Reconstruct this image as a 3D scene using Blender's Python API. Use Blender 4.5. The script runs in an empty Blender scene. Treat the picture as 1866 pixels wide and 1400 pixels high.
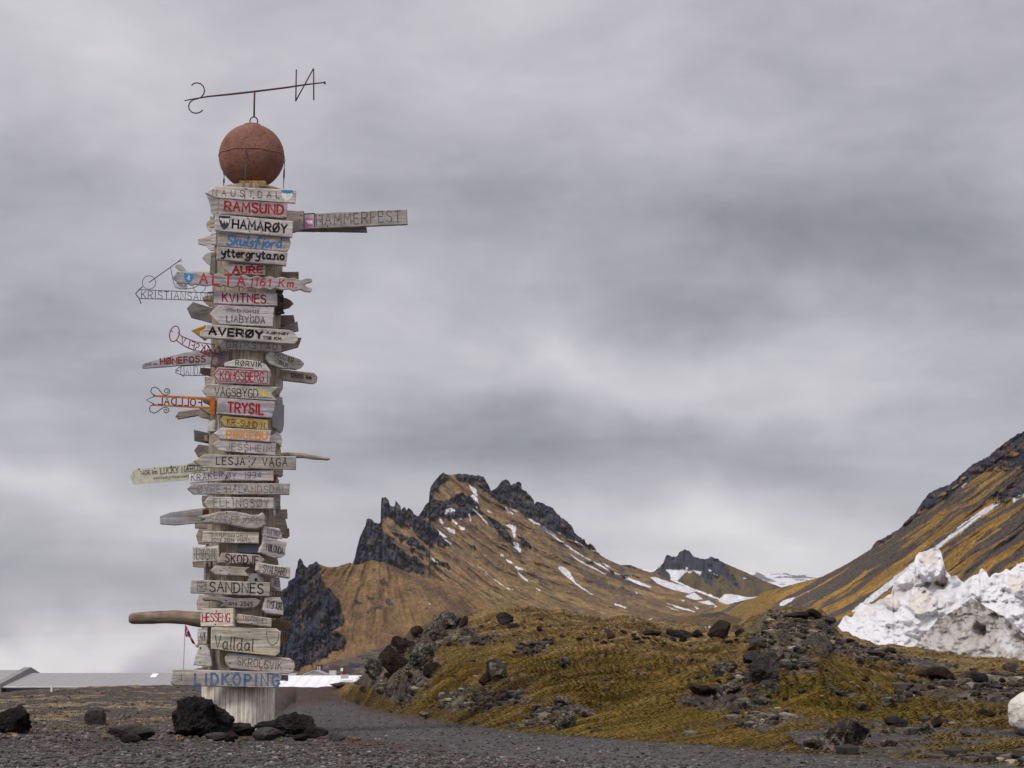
import bpy, math, random
import numpy as np
from mathutils import Vector

S = bpy.context.scene
COL = S.collection
rng = np.random.default_rng(7)
random.seed(7)

# ------------------------------------------------------------------ camera
F = 3600.0                      # focal length in photo pixels (photo 1866 x 1400)
CX, CY, HZ = 933.0, 700.0, 1235.0
CAM = np.array([0.0, 0.0, 0.55])
TH = math.atan((HZ - CY) / F)
cam = bpy.data.cameras.new('camera')
camo = bpy.data.objects.new('camera', cam)
COL.objects.link(camo)
camo.location = CAM
camo.rotation_euler = (math.pi / 2 + TH, 0, 0)
cam.sensor_fit = 'HORIZONTAL'
cam.sensor_width = 36.0
cam.lens = F * 36.0 / 1866.0
cam.clip_start = 0.1
cam.clip_end = 20000
S.camera = camo

# ------------------------------------------------------------------ light
SUN_EL, SUN_AZ = math.radians(48), math.radians(-35)   # azimuth from behind the camera, negative = left
sun = bpy.data.lights.new('sun', 'SUN')
sun.energy = 1.5
sun.angle = math.radians(13)
sun.color = (1.0, 0.96, 0.90)
suno = bpy.data.objects.new('sun', sun)
COL.objects.link(suno)
sd = Vector((math.sin(SUN_AZ) * math.cos(SUN_EL), -math.cos(SUN_AZ) * math.cos(SUN_EL), math.sin(SUN_EL)))
suno.rotation_euler = sd.to_track_quat('Z', 'Y').to_euler()
S.view_settings.view_transform = 'Standard'
S.view_settings.look = 'None'
S.view_settings.exposure = 0.55
S.view_settings.gamma = 1.0
S.view_settings.use_curve_mapping = False

W = bpy.data.worlds.new('World')
S.world = W
W.use_nodes = True


class NT:
    """small helper to write node trees"""
    def __init__(self, tree):
        self.t = tree
        self.n = tree.nodes
        self.l = tree.links

    def new(self, typ, ins=None, **kw):
        nd = self.n.new(typ)
        for k, v in kw.items():
            setattr(nd, k, v)
        for k, v in (ins or {}).items():
            s = nd.inputs[k]
            if isinstance(v, bpy.types.NodeSocket):
                self.l.new(v, s)
            else:
                s.default_value = v
        return nd

    def math(self, op, a, b=0.0, c=None, clamp=False):
        nd = self.n.new('ShaderNodeMath')
        nd.operation = op
        nd.use_clamp = clamp
        for i, v in enumerate((a, b) if c is None else (a, b, c)):
            if isinstance(v, bpy.types.NodeSocket):
                self.l.new(v, nd.inputs[i])
            else:
                nd.inputs[i].default_value = v
        return nd.outputs[0]

    def mix(self, f, a, b, blend='MIX'):
        nd = self.n.new('ShaderNodeMix')
        nd.data_type = 'RGBA'
        nd.blend_type = blend
        for s, v in ((nd.inputs[0], f), (nd.inputs[6], a), (nd.inputs[7], b)):
            if isinstance(v, bpy.types.NodeSocket):
                self.l.new(v, s)
            else:
                s.default_value = v if not isinstance(v, tuple) or len(v) == 4 else (*v, 1)
        return nd.outputs[2]

    def noise(self, vec, scale, detail=4, rough=0.55, dist=0.0):
        return self.new('ShaderNodeTexNoise', {'Vector': vec, 'Scale': scale, 'Detail': detail,
                                               'Roughness': rough, 'Distortion': dist}).outputs['Fac']

    def ramp(self, fac, stops):
        nd = self.n.new('ShaderNodeValToRGB')
        self.l.new(fac, nd.inputs[0])
        e = nd.color_ramp.elements
        while len(e) < len(stops):
            e.new(0.5)
        for el, (p, c) in zip(e, stops):
            el.position = p
            el.color = (*c, 1) if len(c) == 3 else c
        return nd.outputs[0]

    def mapr(self, v, a, b, c=0.0, d=1.0, smooth=True):
        nd = self.new('ShaderNodeMapRange', {0: v, 1: a, 2: b, 3: c, 4: d})
        nd.interpolation_type = 'SMOOTHSTEP' if smooth else 'LINEAR'
        return nd.outputs[0]


def raydir(px, py):
    px = np.asarray(px, float)
    py = np.asarray(py, float)
    xc = (px - CX) / F
    yc = (CY - py) / F
    return xc, math.cos(TH) - yc * math.sin(TH), math.sin(TH) + yc * math.cos(TH)


def at(px, py, Y):
    """world point seen at photo pixel (px, py) whose distance along +Y is Y"""
    x, y, z = raydir(px, py)
    k = np.asarray(Y, float) / y
    return np.stack(np.broadcast_arrays(x * k, y * k, z * k + CAM[2]), -1)


def build_world():
    t = NT(W.node_tree)
    t.n.clear()
    out = t.new('ShaderNodeOutputWorld')
    sky = t.new('ShaderNodeTexSky', sky_type='NISHITA')
    sky.sun_disc = False
    sky.sun_elevation = SUN_EL
    sky.sun_rotation = math.pi - SUN_AZ
    b1 = t.new('ShaderNodeBackground', {'Color': sky.outputs[0], 'Strength': 0.1})
    tc = t.new('ShaderNodeTexCoord')
    d = t.new('ShaderNodeVectorMath', {0: tc.outputs['Generated']}, operation='NORMALIZE').outputs[0]
    sp = t.new('ShaderNodeSeparateXYZ', {0: d})
    x, y, z = sp.outputs
    # cloud deck seen in perspective: project the direction on a flat layer
    zz = t.math('ADD', t.math('ABSOLUTE', z), 0.10)
    pv = t.new('ShaderNodeCombineXYZ', {0: t.math('DIVIDE', x, zz), 1: t.math('DIVIDE', y, zz), 2: 0.0}).outputs[0]
    warpn = t.noise(t.new('ShaderNodeVectorMath', {0: d, 1: (6, 6, 14)}, operation='MULTIPLY').outputs[0], 1.0, 5, 0.55)
    warp2 = t.noise(t.new('ShaderNodeVectorMath', {0: d, 1: (9, 9, 10)}, operation='MULTIPLY').outputs[0], 1.0, 4, 0.5)
    wx = t.math('MULTIPLY', t.math('SUBTRACT', warpn, 0.5), 0.16)
    wz = t.math('MULTIPLY', t.math('SUBTRACT', warp2, 0.5), 0.09)
    xs = t.math('ADD', x, wx)
    zs = t.math('ADD', z, wz)
    n1 = t.noise(pv, 0.9, 6, 0.55, 0.4)
    n2 = t.noise(t.new('ShaderNodeVectorMath', {0: pv, 1: (0.8, 2.2, 1)}, operation='MULTIPLY').outputs[0], 1.6, 6, 0.6, 0.3)
    n3 = t.noise(t.new('ShaderNodeVectorMath', {0: d, 1: (7, 7, 15)}, operation='MULTIPLY').outputs[0], 1.3, 5, 0.55, 0.3)
    v = t.math('ADD', SKY_BASE, t.math('MULTIPLY', t.math('SUBTRACT', n1, 0.5), 0.08))
    v = t.math('ADD', v, t.math('MULTIPLY', t.math('SUBTRACT', n2, 0.5), 0.07))
    v = t.math('ADD', v, t.math('MULTIPLY', t.math('SUBTRACT', n3, 0.5), 0.22))
    n4 = t.noise(t.new('ShaderNodeVectorMath', {0: d, 1: (18, 18, 30)}, operation='MULTIPLY').outputs[0], 1.0, 7, 0.62, 0.6)
    v = t.math('ADD', v, t.math('MULTIPLY', t.math('SUBTRACT', n4, 0.5), 0.09))
    for (bx, by, rx, ry, amp) in SKY_BLOBS:
        dx, dy, dz = raydir(bx, by)
        L = math.sqrt(dx * dx + dy * dy + dz * dz)
        dx, dz = dx / L, dz / L
        u = t.math('DIVIDE', t.math('SUBTRACT', xs, float(dx)), rx / F)
        w = t.math('DIVIDE', t.math('SUBTRACT', zs, float(dz)), ry / F)
        r2 = t.math('ADD', t.math('MULTIPLY', u, u), t.math('MULTIPLY', w, w))
        g = t.math('EXPONENT', t.math('MULTIPLY', r2, -1.0))
        v = t.math('ADD', v, t.math('MULTIPLY', g, amp))
    # an overcast sky grows brighter towards the zenith
    v = t.math('ADD', v, t.mapr(z, 0.34, 0.95, 0.0, ZENITH, True))
    v = t.math('MAXIMUM', v, 0.08)
    # cloud colour: cool violet grey, a little warmer where it is bright
    tint = t.ramp(v, [(0.18, (0.955, 0.94, 1.06)), (0.30, (0.985, 0.955, 1.045)), (0.45, (1.01, 0.98, 1.02)), (0.6, (1.03, 1.0, 0.97))])
    colr = t.new('ShaderNodeVectorMath', {0: tint, 'Scale': v}, operation='SCALE').outputs[0]
    b2 = t.new('ShaderNodeBackground', {'Color': colr, 'Strength': 1.0})
    mx = t.new('ShaderNodeMixShader', {0: 0.95, 1: b1.outputs[0], 2: b2.outputs[0]})
    t.l.new(mx.outputs[0], out.inputs[0])


SKY_BASE = 0.318
ZENITH = 0.45
# (px, py, radius x, radius y, amplitude) of brighter and darker banks in the cloud deck
SKY_BLOBS = [
    (250, 80, 420, 200, 0.10), (1000, 40, 300, 160, 0.06), (60, 480, 230, 200, -0.05),
    (1500, 450, 520, 120, -0.13), (900, 360, 260, 100, -0.055), (1700, 250, 300, 160, -0.03),
    (1250, 640, 330, 80, 0.11), (1700, 640, 220, 70, 0.02),
    (900, 780, 320, 80, -0.13), (1350, 830, 320, 60, -0.04),
    (1350, 980, 340, 80, 0.16), (1250, 1080, 500, 45, 0.10), (1050, 620, 90, 30, 0.05), (1420, 720, 160, 30, 0.05), (80, 900, 200, 45, 0.13), (420, 960, 250, 60, 0.05),
    (150, 1060, 300, 45, -0.06), (250, 700, 260, 90, -0.04), (150, 1190, 400, 40, 0.22), (560, 1040, 150, 60, 0.02),
    (640, 560, 300, 160, 0.05),
]
build_world()

# ------------------------------------------------------------------ numpy noise
def _h(ix, iy, iz, seed):
    n = (ix.astype(np.int64) * 374761393 + iy.astype(np.int64) * 668265263 + iz.astype(np.int64) * 2147483647 + seed * 1274126177) & 0xffffffff
    n = ((n ^ (n >> 13)) * 1274126177) & 0xffffffff
    n = ((n ^ (n >> 15)) * 2246822519) & 0xffffffff
    return ((n ^ (n >> 16)) & 0xffffff) / float(0xffffff)


def vn2(x, y, seed=0):
    x = np.asarray(x, float); y = np.asarray(y, float)
    x, y = np.broadcast_arrays(x, y)
    ix = np.floor(x); iy = np.floor(y)
    fx = x - ix; fy = y - iy
    fx = fx * fx * fx * (fx * (fx * 6 - 15) + 10); fy = fy * fy * fy * (fy * (fy * 6 - 15) + 10)
    z = np.zeros_like(ix)
    a = _h(ix, iy, z, seed); b = _h(ix + 1, iy, z, seed); c = _h(ix, iy + 1, z, seed); d = _h(ix + 1, iy + 1, z, seed)
    return (a + (b - a) * fx) * (1 - fy) + (c + (d - c) * fx) * fy


def fbm2(x, y, oct=4, seed=0, gain=0.5):
    s = 0; amp = 1; tot = 0
    for o in range(oct):
        s = s + amp * (vn2(np.asarray(x) * 2 ** o + 17.3 * o, np.asarray(y) * 2 ** o - 9.1 * o, seed + o) - 0.5) * 2
        tot += amp; amp *= gain
    return s / tot


def ridg2(x, y, oct=4, seed=0, gain=0.5):
    s = 0; amp = 1; tot = 0
    for o in range(oct):
        s = s + amp * (1 - np.abs(vn2(np.asarray(x) * 2 ** o + 7.3 * o, np.asarray(y) * 2 ** o - 3.1 * o, seed + o) * 2 - 1))
        tot += amp; amp *= gain
    return s / tot * 2 - 1


def vn3(p, seed=0):
    i = np.floor(p); f = p - i
    f = f * f * (3 - 2 * f)
    r = 0
    for dx in (0, 1):
        wx = f[:, 0] if dx else 1 - f[:, 0]
        for dy in (0, 1):
            wy = f[:, 1] if dy else 1 - f[:, 1]
            for dz in (0, 1):
                wz = f[:, 2] if dz else 1 - f[:, 2]
                r = r + _h(i[:, 0] + dx, i[:, 1] + dy, i[:, 2] + dz, seed) * wx * wy * wz
    return r


def fbm3(p, oct=4, seed=0, gain=0.5):
    s = 0; amp = 1; tot = 0
    for o in range(oct):
        s = s + amp * (vn3(p * 2 ** o + 5.7 * o, seed + o) - 0.5) * 2
        tot += amp; amp *= gain
    return s / tot


def sst(a, b, x):
    t = np.clip((np.asarray(x, float) - a) / (b - a), 0, 1)
    return t * t * (3 - 2 * t)


def inpoly(x, y, poly):
    x = np.asarray(x, float); y = np.asarray(y, float)
    P = np.asarray(poly, float)
    res = np.zeros(x.shape, bool)
    box = (x >= P[:, 0].min()) & (x <= P[:, 0].max()) & (y >= P[:, 1].min()) & (y <= P[:, 1].max())
    if not box.any():
        return res
    xs = x[box]; ys = y[box]
    c = np.zeros(xs.shape, bool)
    j = len(P) - 1
    for i in range(len(P)):
        xi, yi = P[i]; xj, yj = P[j]
        if yi != yj:
            c ^= ((yi > ys) != (yj > ys)) & (xs < (xj - xi) * (ys - yi) / (yj - yi) + xi)
        j = i
    res[box] = c
    return res


def ipl(x, pts):
    p = np.asarray(pts, float)
    return np.interp(x, p[:, 0], p[:, 1])


# ------------------------------------------------------------------ mesh and tagging helpers
def tag(o, label=None, cat=None, group=None, kind=None):
    if label: o['label'] = label
    if cat: o['category'] = cat
    if group: o['group'] = group
    if kind: o['kind'] = kind
    return o


def mesh(name, V, faces, mat, parent=None, smooth=False, col=None, uv=None, color=None):
    """V (n,3); faces: (m,k) array or list of lists"""
    me = bpy.data.meshes.new(name)
    V = np.asarray(V, float)
    if isinstance(faces, np.ndarray):
        m, k = faces.shape
        me.vertices.add(len(V)); me.vertices.foreach_set('co', V.astype(np.float32).ravel())
        me.loops.add(m * k); me.loops.foreach_set('vertex_index', faces.astype(np.int32).ravel())
        me.polygons.add(m)
        me.polygons.foreach_set('loop_start', np.arange(m, dtype=np.int32) * k)
        me.polygons.foreach_set('loop_total', np.full(m, k, np.int32))
        me.update(calc_edges=True)
    else:
        me.from_pydata([tuple(v) for v in V], [], faces)
        me.update()
    me.validate()
    if len(me.polygons):
        me.polygons.foreach_set('use_smooth', np.full(len(me.polygons), bool(smooth)))
    if col is not None:
        a = me.color_attributes.new('Col', 'FLOAT_COLOR', 'POINT')
        c = np.ones((len(V), 4), np.float32); c[:, :3] = col
        a.data.foreach_set('color', c.ravel())
    if uv is not None:
        l = me.uv_layers.new(name='UVMap')
        vi = np.zeros(len(me.loops), np.int32); me.loops.foreach_get('vertex_index', vi)
        l.data.foreach_set('uv', np.asarray(uv, np.float32)[vi].ravel())
    if mat: me.materials.append(mat)
    o = bpy.data.objects.new(name, me)
    COL.objects.link(o)
    if parent:
        o.parent = parent
    if color is not None:
        o.color = (*color, 1)
    return o


def empty(name, loc=(0, 0, 0)):
    o = bpy.data.objects.new(name, None)
    o.empty_display_size = 0.2
    o.location = loc
    COL.objects.link(o)
    return o


def reparent(o, p):
    """child keeps its world place (all parts are modelled in world coordinates)"""
    o.parent = p
    o.location = (-p.location[0], -p.location[1], -p.location[2])


def grid_faces(nr, nc):
    i = np.arange(nr - 1)[:, None] * nc + np.arange(nc - 1)[None, :]
    return np.stack([i, i + nc, i + nc + 1, i + 1], -1).reshape(-1, 4)


def join_np(items):
    """items: list of (V, F list or array of equal k)"""
    Vs, Fs, n = [], [], 0
    for V, Fc in items:
        V = np.asarray(V, float)
        Vs.append(V)
        Fs += [[int(i) + n for i in f] for f in Fc]
        n += len(V)
    return np.concatenate(Vs), Fs


def tube(path, r, k=6, closed=False):
    P = np.asarray(path, float)
    n = len(P)
    rr = np.broadcast_to(np.asarray(r, float), (n,))
    T = np.zeros_like(P)
    for i in range(n):
        a = P[(i + 1) % n] if (closed or i < n - 1) else P[i]
        b = P[(i - 1) % n] if (closed or i > 0) else P[i]
        T[i] = a - b
        T[i] /= (np.linalg.norm(T[i]) + 1e-9)
    V = []
    up = np.array([0, 0, 1.0]) if abs(T[0][2]) < 0.9 else np.array([0, 1.0, 0])
    for i in range(n):
        s = np.cross(T[i], up)
        if np.linalg.norm(s) < 1e-3:
            s = np.cross(T[i], np.array([0, 1.0, 0.01]))
        s /= np.linalg.norm(s)
        u = np.cross(s, T[i])
        up = u
        for j in range(k):
            a = 2 * math.pi * j / k
            V.append(P[i] + rr[i] * (math.cos(a) * s + math.sin(a) * u))
    Fc = []
    m = n if closed else n - 1
    for i in range(m):
        for j in range(k):
            a = i * k + j; b = i * k + (j + 1) % k
            c = ((i + 1) % n) * k + (j + 1) % k; d = ((i + 1) % n) * k + j
            Fc.append([a, b, c, d])
    if not closed:
        Fc.append(list(range(k))[::-1])
        Fc.append([(n - 1) * k + j for j in range(k)])
    return np.array(V), Fc


def box(c, s, rz=0.0):
    c = np.asarray(c, float)
    V = np.array([[x, y, z] for x in (-.5, .5) for y in (-.5, .5) for z in (-.5, .5)]) * np.asarray(s, float)
    ca, sa = math.cos(rz), math.sin(rz)
    R = np.array([[ca, -sa, 0], [sa, ca, 0], [0, 0, 1]])
    V = V @ R.T + c
    Fc = [[0, 1, 3, 2], [4, 6, 7, 5], [0, 4, 5, 1], [2, 3, 7, 6], [0, 2, 6, 4], [1, 5, 7, 3]]
    return V, Fc


# ------------------------------------------------------------------ materials
MATS = {}


def newmat(name):
    m = bpy.data.materials.new(name)
    m.use_nodes = True
    t = NT(m.node_tree)
    b = t.n['Principled BSDF']
    MATS[name] = m
    return m, t, b


def mat_terrain(name, s1=60.0, s2=9.0, bump=0.03, contrast=0.5, rough=0.95, voro=None):
    """vertex colour x fine grain; bump in metres"""
    m, t, b = newmat(name)
    co = t.new('ShaderNodeTexCoord').outputs['Object']
    c = t.new('ShaderNodeAttribute', attribute_name='Col').outputs['Color']
    n1 = t.noise(co, s1, 3, 0.6)
    n2 = t.noise(co, s2, 5, 0.6)
    f = t.math('MULTIPLY', t.mapr(n1, 0.3, 0.7, 1 - contrast, 1 + contrast, False), t.mapr(n2, 0.3, 0.7, 1 - contrast * 0.6, 1 + contrast * 0.6, False))
    h = t.math('ADD', n1, t.math('MULTIPLY', n2, 1.5))
    if voro:
        vo = t.new('ShaderNodeTexVoronoi', {'Vector': co, 'Scale': voro})
        vc = t.new('ShaderNodeSeparateColor', {0: vo.outputs['Color']})
        f = t.math('MULTIPLY', f, t.mapr(vc.outputs[0], 0.0, 1.0, 0.55, 1.5, False))
        h = t.math('SUBTRACT', h, t.math('MULTIPLY', vo.outputs['Distance'], 1.5))
    cc = t.new('ShaderNodeVectorMath', {0: c, 'Scale': f}, operation='SCALE').outputs[0]
    t.l.new(cc, b.inputs['Base Color'])
    b.inputs['Roughness'].default_value = rough
    b.inputs['Specular IOR Level'].default_value = 0.05
    bp = t.new('ShaderNodeBump', {'Height': h, 'Distance': bump, 'Strength': 0.9})
    t.l.new(bp.outputs[0], b.inputs['Normal'])
    return m


def mat_rock(name, base, light, lichen=(0.30, 0.28, 0.22), lich=0.55, scale=4.0, bump=0.03):
    m, t, b = newmat(name)
    tc = t.new('ShaderNodeTexCoord').outputs['Object']
    rnd = t.new('ShaderNodeObjectInfo').outputs['Random']
    co = t.new('ShaderNodeVectorMath', {0: tc, 1: t.new('ShaderNodeCombineXYZ', {0: t.math('MULTIPLY', rnd, 40.0), 1: 0.0, 2: 0.0}).outputs[0]}, operation='ADD').outputs[0]
    n1 = t.noise(co, scale, 7, 0.65)
    n2 = t.noise(co, scale * 6, 5, 0.7)
    n3 = t.noise(co, scale * 2.3, 5, 0.6)
    c = t.mix(t.mapr(n1, 0.35, 0.65), base, light)
    c = t.mix(t.math('MULTIPLY', t.mapr(n3, lich, lich + 0.08), t.mapr(n2, 0.42, 0.6)), c, lichen)
    c = t.mix(t.mapr(n2, 0.45, 0.3, 0, 0.7), c, (base[0] * 0.45, base[1] * 0.45, base[2] * 0.45))
    t.l.new(c, b.inputs['Base Color'])
    b.inputs['Roughness'].default_value = 0.95
    b.inputs['Specular IOR Level'].default_value = 0.08
    h = t.math('ADD', t.math('MULTIPLY', n1, 1.4), t.math('ADD', t.math('MULTIPLY', n2, 1.3), t.math('MULTIPLY', t.noise(co, scale * 18, 3, 0.6), 0.5)))
    bp = t.new('ShaderNodeBump', {'Height': h, 'Distance': bump * 2.2, 'Strength': 1.0})
    t.l.new(bp.outputs[0], b.inputs['Normal'])
    return m


def mat_wood(name='weathered_wood', g=(2.2, 30.0), g2=(7.0, 170.0), stain=0.45, crk=(0.36, 0.30)):
    """weathered board wood: grain along U of the UV map, tinted by the object colour"""
    m, t, b = newmat(name)
    uv = t.new('ShaderNodeTexCoord').outputs['UV']
    oi = t.new('ShaderNodeObjectInfo')
    off = t.new('ShaderNodeCombineXYZ', {0: t.math('MULTIPLY', oi.outputs['Random'], 31.0), 1: t.math('MULTIPLY', oi.outputs['Random'], 17.0), 2: oi.outputs['Random']}).outputs[0]
    p = t.new('ShaderNodeVectorMath', {0: uv, 1: off}, operation='ADD').outputs[0]
    wv = t.new('ShaderNodeVectorMath', {0: p, 1: (*g, 1)}, operation='MULTIPLY').outputs[0]
    g1 = t.noise(wv, 1.0, 6, 0.62, 0.9)
    wv2 = t.new('ShaderNodeVectorMath', {0: p, 1: (*g2, 1)}, operation='MULTIPLY').outputs[0]
    g2 = t.noise(wv2, 1.0, 4, 0.6, 0.4)
    bl = t.noise(p, 9.0, 4, 0.6)
    v = t.math('MULTIPLY', t.mapr(g1, 0.28, 0.7, 0.52, 1.26, False), t.mapr(g2, 0.3, 0.7, 0.80, 1.18, False))
    v = t.math('MULTIPLY', v, t.mapr(bl, 0.3, 0.7, 0.72, 1.2, False))
    crack = t.mapr(g1, crk[0], crk[1], 0.0, 1.0)
    c = t.new('ShaderNodeVectorMath', {0: oi.outputs['Color'], 'Scale': v}, operation='SCALE').outputs[0]
    st = t.mapr(t.noise(p, 4.0, 3, 0.5), 0.5, 0.72, 0, stain)
    c = t.mix(st, c, t.new('ShaderNodeVectorMath', {0: c, 1: (1.02, 0.86, 0.68)}, operation='MULTIPLY').outputs[0])
    c = t.mix(t.math('MULTIPLY', crack, 0.75), c, (0.05, 0.042, 0.038))
    t.l.new(c, b.inputs['Base Color'])
    b.inputs['Roughness'].default_value = 0.9
    b.inputs['Specular IOR Level'].default_value = 0.08
    h = t.math('ADD', t.math('MULTIPLY', g1, 1.2), t.math('MULTIPLY', g2, 0.6))
    bp = t.new('ShaderNodeBump', {'Height': h, 'Distance': 0.006, 'Strength': 0.9})
    t.l.new(bp.outputs[0], b.inputs['Normal'])
    return m


def mat_paint():
    """worn brush paint of the carved letters: object colour, chipped"""
    m, t, b = newmat('letter_paint')
    co = t.new('ShaderNodeTexCoord').outputs['Object']
    oi = t.new('ShaderNodeObjectInfo')
    n = t.noise(co, 55.0, 4, 0.65)
    n2 = t.noise(co, 14.0, 3, 0.6)
    wr = t.math('SUBTRACT', 1.0, oi.outputs['Alpha'])
    wear = t.math('MULTIPLY', t.mapr(t.math('ADD', n, t.math('MULTIPLY', wr, 0.3)), 0.5, 0.62), t.math('ADD', t.mapr(n2, 0.45, 0.7, 0.0, 0.6), wr), clamp=True)
    c = t.mix(wear, oi.outputs['Color'], (0.27, 0.25, 0.24))
    t.l.new(c, b.inputs['Base Color'])
    b.inputs['Roughness'].default_value = 0.8
    b.inputs['Specular IOR Level'].default_value = 0.05
    return m


def mat_plain(name, color, rough=0.6, metal=0.0, var=0.25, scale=20.0, spec=0.4, objcol=False, bump=0.0):
    m, t, b = newmat(name)
    co = t.new('ShaderNodeTexCoord').outputs['Object']
    n = t.noise(co, scale, 5, 0.6)
    f = t.mapr(n, 0.3, 0.7, 1 - var, 1 + var, False)
    src = t.new('ShaderNodeObjectInfo').outputs['Color'] if objcol else (*color,)
    c = t.new('ShaderNodeVectorMath', {0: src, 'Scale': f}, operation='SCALE').outputs[0]
    t.l.new(c, b.inputs['Base Color'])
    b.inputs['Roughness'].default_value = rough
    b.inputs['Metallic'].default_value = metal
    b.inputs['Specular IOR Level'].default_value = spec
    if bump:
        bp = t.new('ShaderNodeBump', {'Height': n, 'Distance': bump, 'Strength': 1.0})
        t.l.new(bp.outputs[0], b.inputs['Normal'])
    return m


def mat_rust(name, a, bcol, cdark, scale=6.0, bump=0.004):
    m, t, b = newmat(name)
    co = t.new('ShaderNodeTexCoord').outputs['Object']
    n1 = t.noise(co, scale, 7, 0.65)
    n2 = t.noise(co, scale * 9, 5, 0.7)
    c = t.mix(t.mapr(n1, 0.35, 0.62), a, bcol)
    c = t.mix(t.mapr(n2, 0.46, 0.33, 0, 0.7), c, cdark)
    n3 = t.noise(co, scale * 2.2, 6, 0.7)
    c = t.mix(t.mapr(n3, 0.56, 0.68, 0, 0.6), c, cdark)
    t.l.new(c, b.inputs['Base Color'])
    b.inputs['Roughness'].default_value = 0.75
    b.inputs['Specular IOR Level'].default_value = 0.35
    bp = t.new('ShaderNodeBump', {'Height': t.math('ADD', n2, n1), 'Distance': bump, 'Strength': 1.0})
    t.l.new(bp.outputs[0], b.inputs['Normal'])
    return m


def mat_snow(name):
    m, t, b = newmat(name)
    co = t.new('ShaderNodeTexCoord').outputs['Object']
    c = t.new('ShaderNodeAttribute', attribute_name='Col').outputs['Color']
    n1 = t.noise(co, 2.2, 7, 0.6)
    n2 = t.noise(co, 16.0, 5, 0.65)
    n3 = t.noise(co, 7.0, 6, 0.7)
    f = t.mapr(n1, 0.3, 0.7, 0.92, 1.05, False)
    cc = t.new('ShaderNodeVectorMath', {0: c, 'Scale': f}, operation='SCALE').outputs[0]
    cc = t.mix(t.math('MULTIPLY', t.mapr(n3, 0.56, 0.7), t.mapr(n2, 0.5, 0.62, 0, 0.4)), cc, (0.22, 0.18, 0.15))
    t.l.new(cc, b.inputs['Base Color'])
    b.inputs['Roughness'].default_value = 0.6
    b.inputs['Specular IOR Level'].default_value = 0.3
    h = t.math('ADD', t.math('MULTIPLY', n1, 2.0), t.math('ADD', n2, n3))
    bp = t.new('ShaderNodeBump', {'Height': h, 'Distance': 0.05, 'Strength': 0.7})
    t.l.new(bp.outputs[0], b.inputs['Normal'])
    return m


M_WOOD = mat_wood()
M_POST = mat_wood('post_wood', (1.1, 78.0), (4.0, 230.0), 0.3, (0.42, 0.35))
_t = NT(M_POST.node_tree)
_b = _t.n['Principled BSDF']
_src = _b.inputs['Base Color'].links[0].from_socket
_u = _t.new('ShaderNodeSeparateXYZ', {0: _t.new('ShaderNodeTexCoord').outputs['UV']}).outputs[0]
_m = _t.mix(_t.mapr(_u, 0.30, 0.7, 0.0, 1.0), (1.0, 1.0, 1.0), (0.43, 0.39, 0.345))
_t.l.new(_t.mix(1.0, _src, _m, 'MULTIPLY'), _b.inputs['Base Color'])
M_PAINT = mat_paint()
M_IRON = mat_rust('rusty_iron', (0.045, 0.022, 0.018), (0.085, 0.038, 0.028), (0.02, 0.014, 0.013), 14)
M_BUOY = mat_rust('rusty_buoy', (0.150, 0.056, 0.036), (0.22, 0.098, 0.070), (0.055, 0.020, 0.014), 3.6, 0.014)
M_METAL = mat_plain('painted_metal', (0, 0, 0), 0.45, 0.0, 0.18, 16, 0.5, True)
M_NAIL = mat_plain('nail_iron', (0.015, 0.012, 0.012), 0.8, 0.0, spec=.1)
# ================================================================== FOREGROUND GROUND
# crest of the near ground as seen from the camera: (photo x, photo y) and its distance
CREST = [(-600, 1300), (0, 1264), (40, 1261), (100, 1256), (200, 1253), (300, 1250), (400, 1250), (500, 1252), (560, 1253), (600, 1251),
         (625, 1248), (648, 1243), (660, 1230), (680, 1213), (700, 1196), (720, 1182), (745, 1165), (765, 1154), (785, 1145),
         (800, 1136), (850, 1133), (880, 1130), (930, 1129), (960, 1127), (1000, 1128), (1050, 1133), (1100, 1138), (1150, 1143),
         (1200, 1149), (1250, 1155), (1300, 1155), (1350, 1150), (1365, 1140), (1400, 1129), (1430, 1122), (1470, 1123),
         (1502, 1126), (1518, 1154), (1535, 1166), (1560, 1175), (1600, 1183), (1650, 1190), (1700, 1198), (1780, 1206), (1866, 1212), (2500, 1236)]
CRESTD = [(-600, 50), (560, 52), (620, 54), (660, 47), (740, 44), (820, 42), (2500, 42)]
EDGE = [(-600, 1340), (0, 1338), (330, 1338), (480, 1320), (540, 1276), (600, 1270), (640, 1279), (700, 1296), (780, 1311), (860, 1326), (960, 1339), (1100, 1351),
        (1250, 1361), (1450, 1380), (1600, 1387), (1700, 1393), (1866, 1404), (2500, 1440)]


def smooth_ipl(px, pts, w=8.0):
    return (ipl(px - w, pts) + ipl(px, pts) * 2 + ipl(px + w, pts)) / 4


def tussock(X, Y):
    u = X * 0.9 + Y * 0.25; v = Y * 1.5 - X * 0.55
    a = ridg2(u * 0.75 + 0.5 * fbm2(u * .6, v * .6, 2, 25), v * 1.1, 4, 21)
    return a * 0.7 + 0.45 * fbm2(X * .8, Y * .35, 3, 26)


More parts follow.
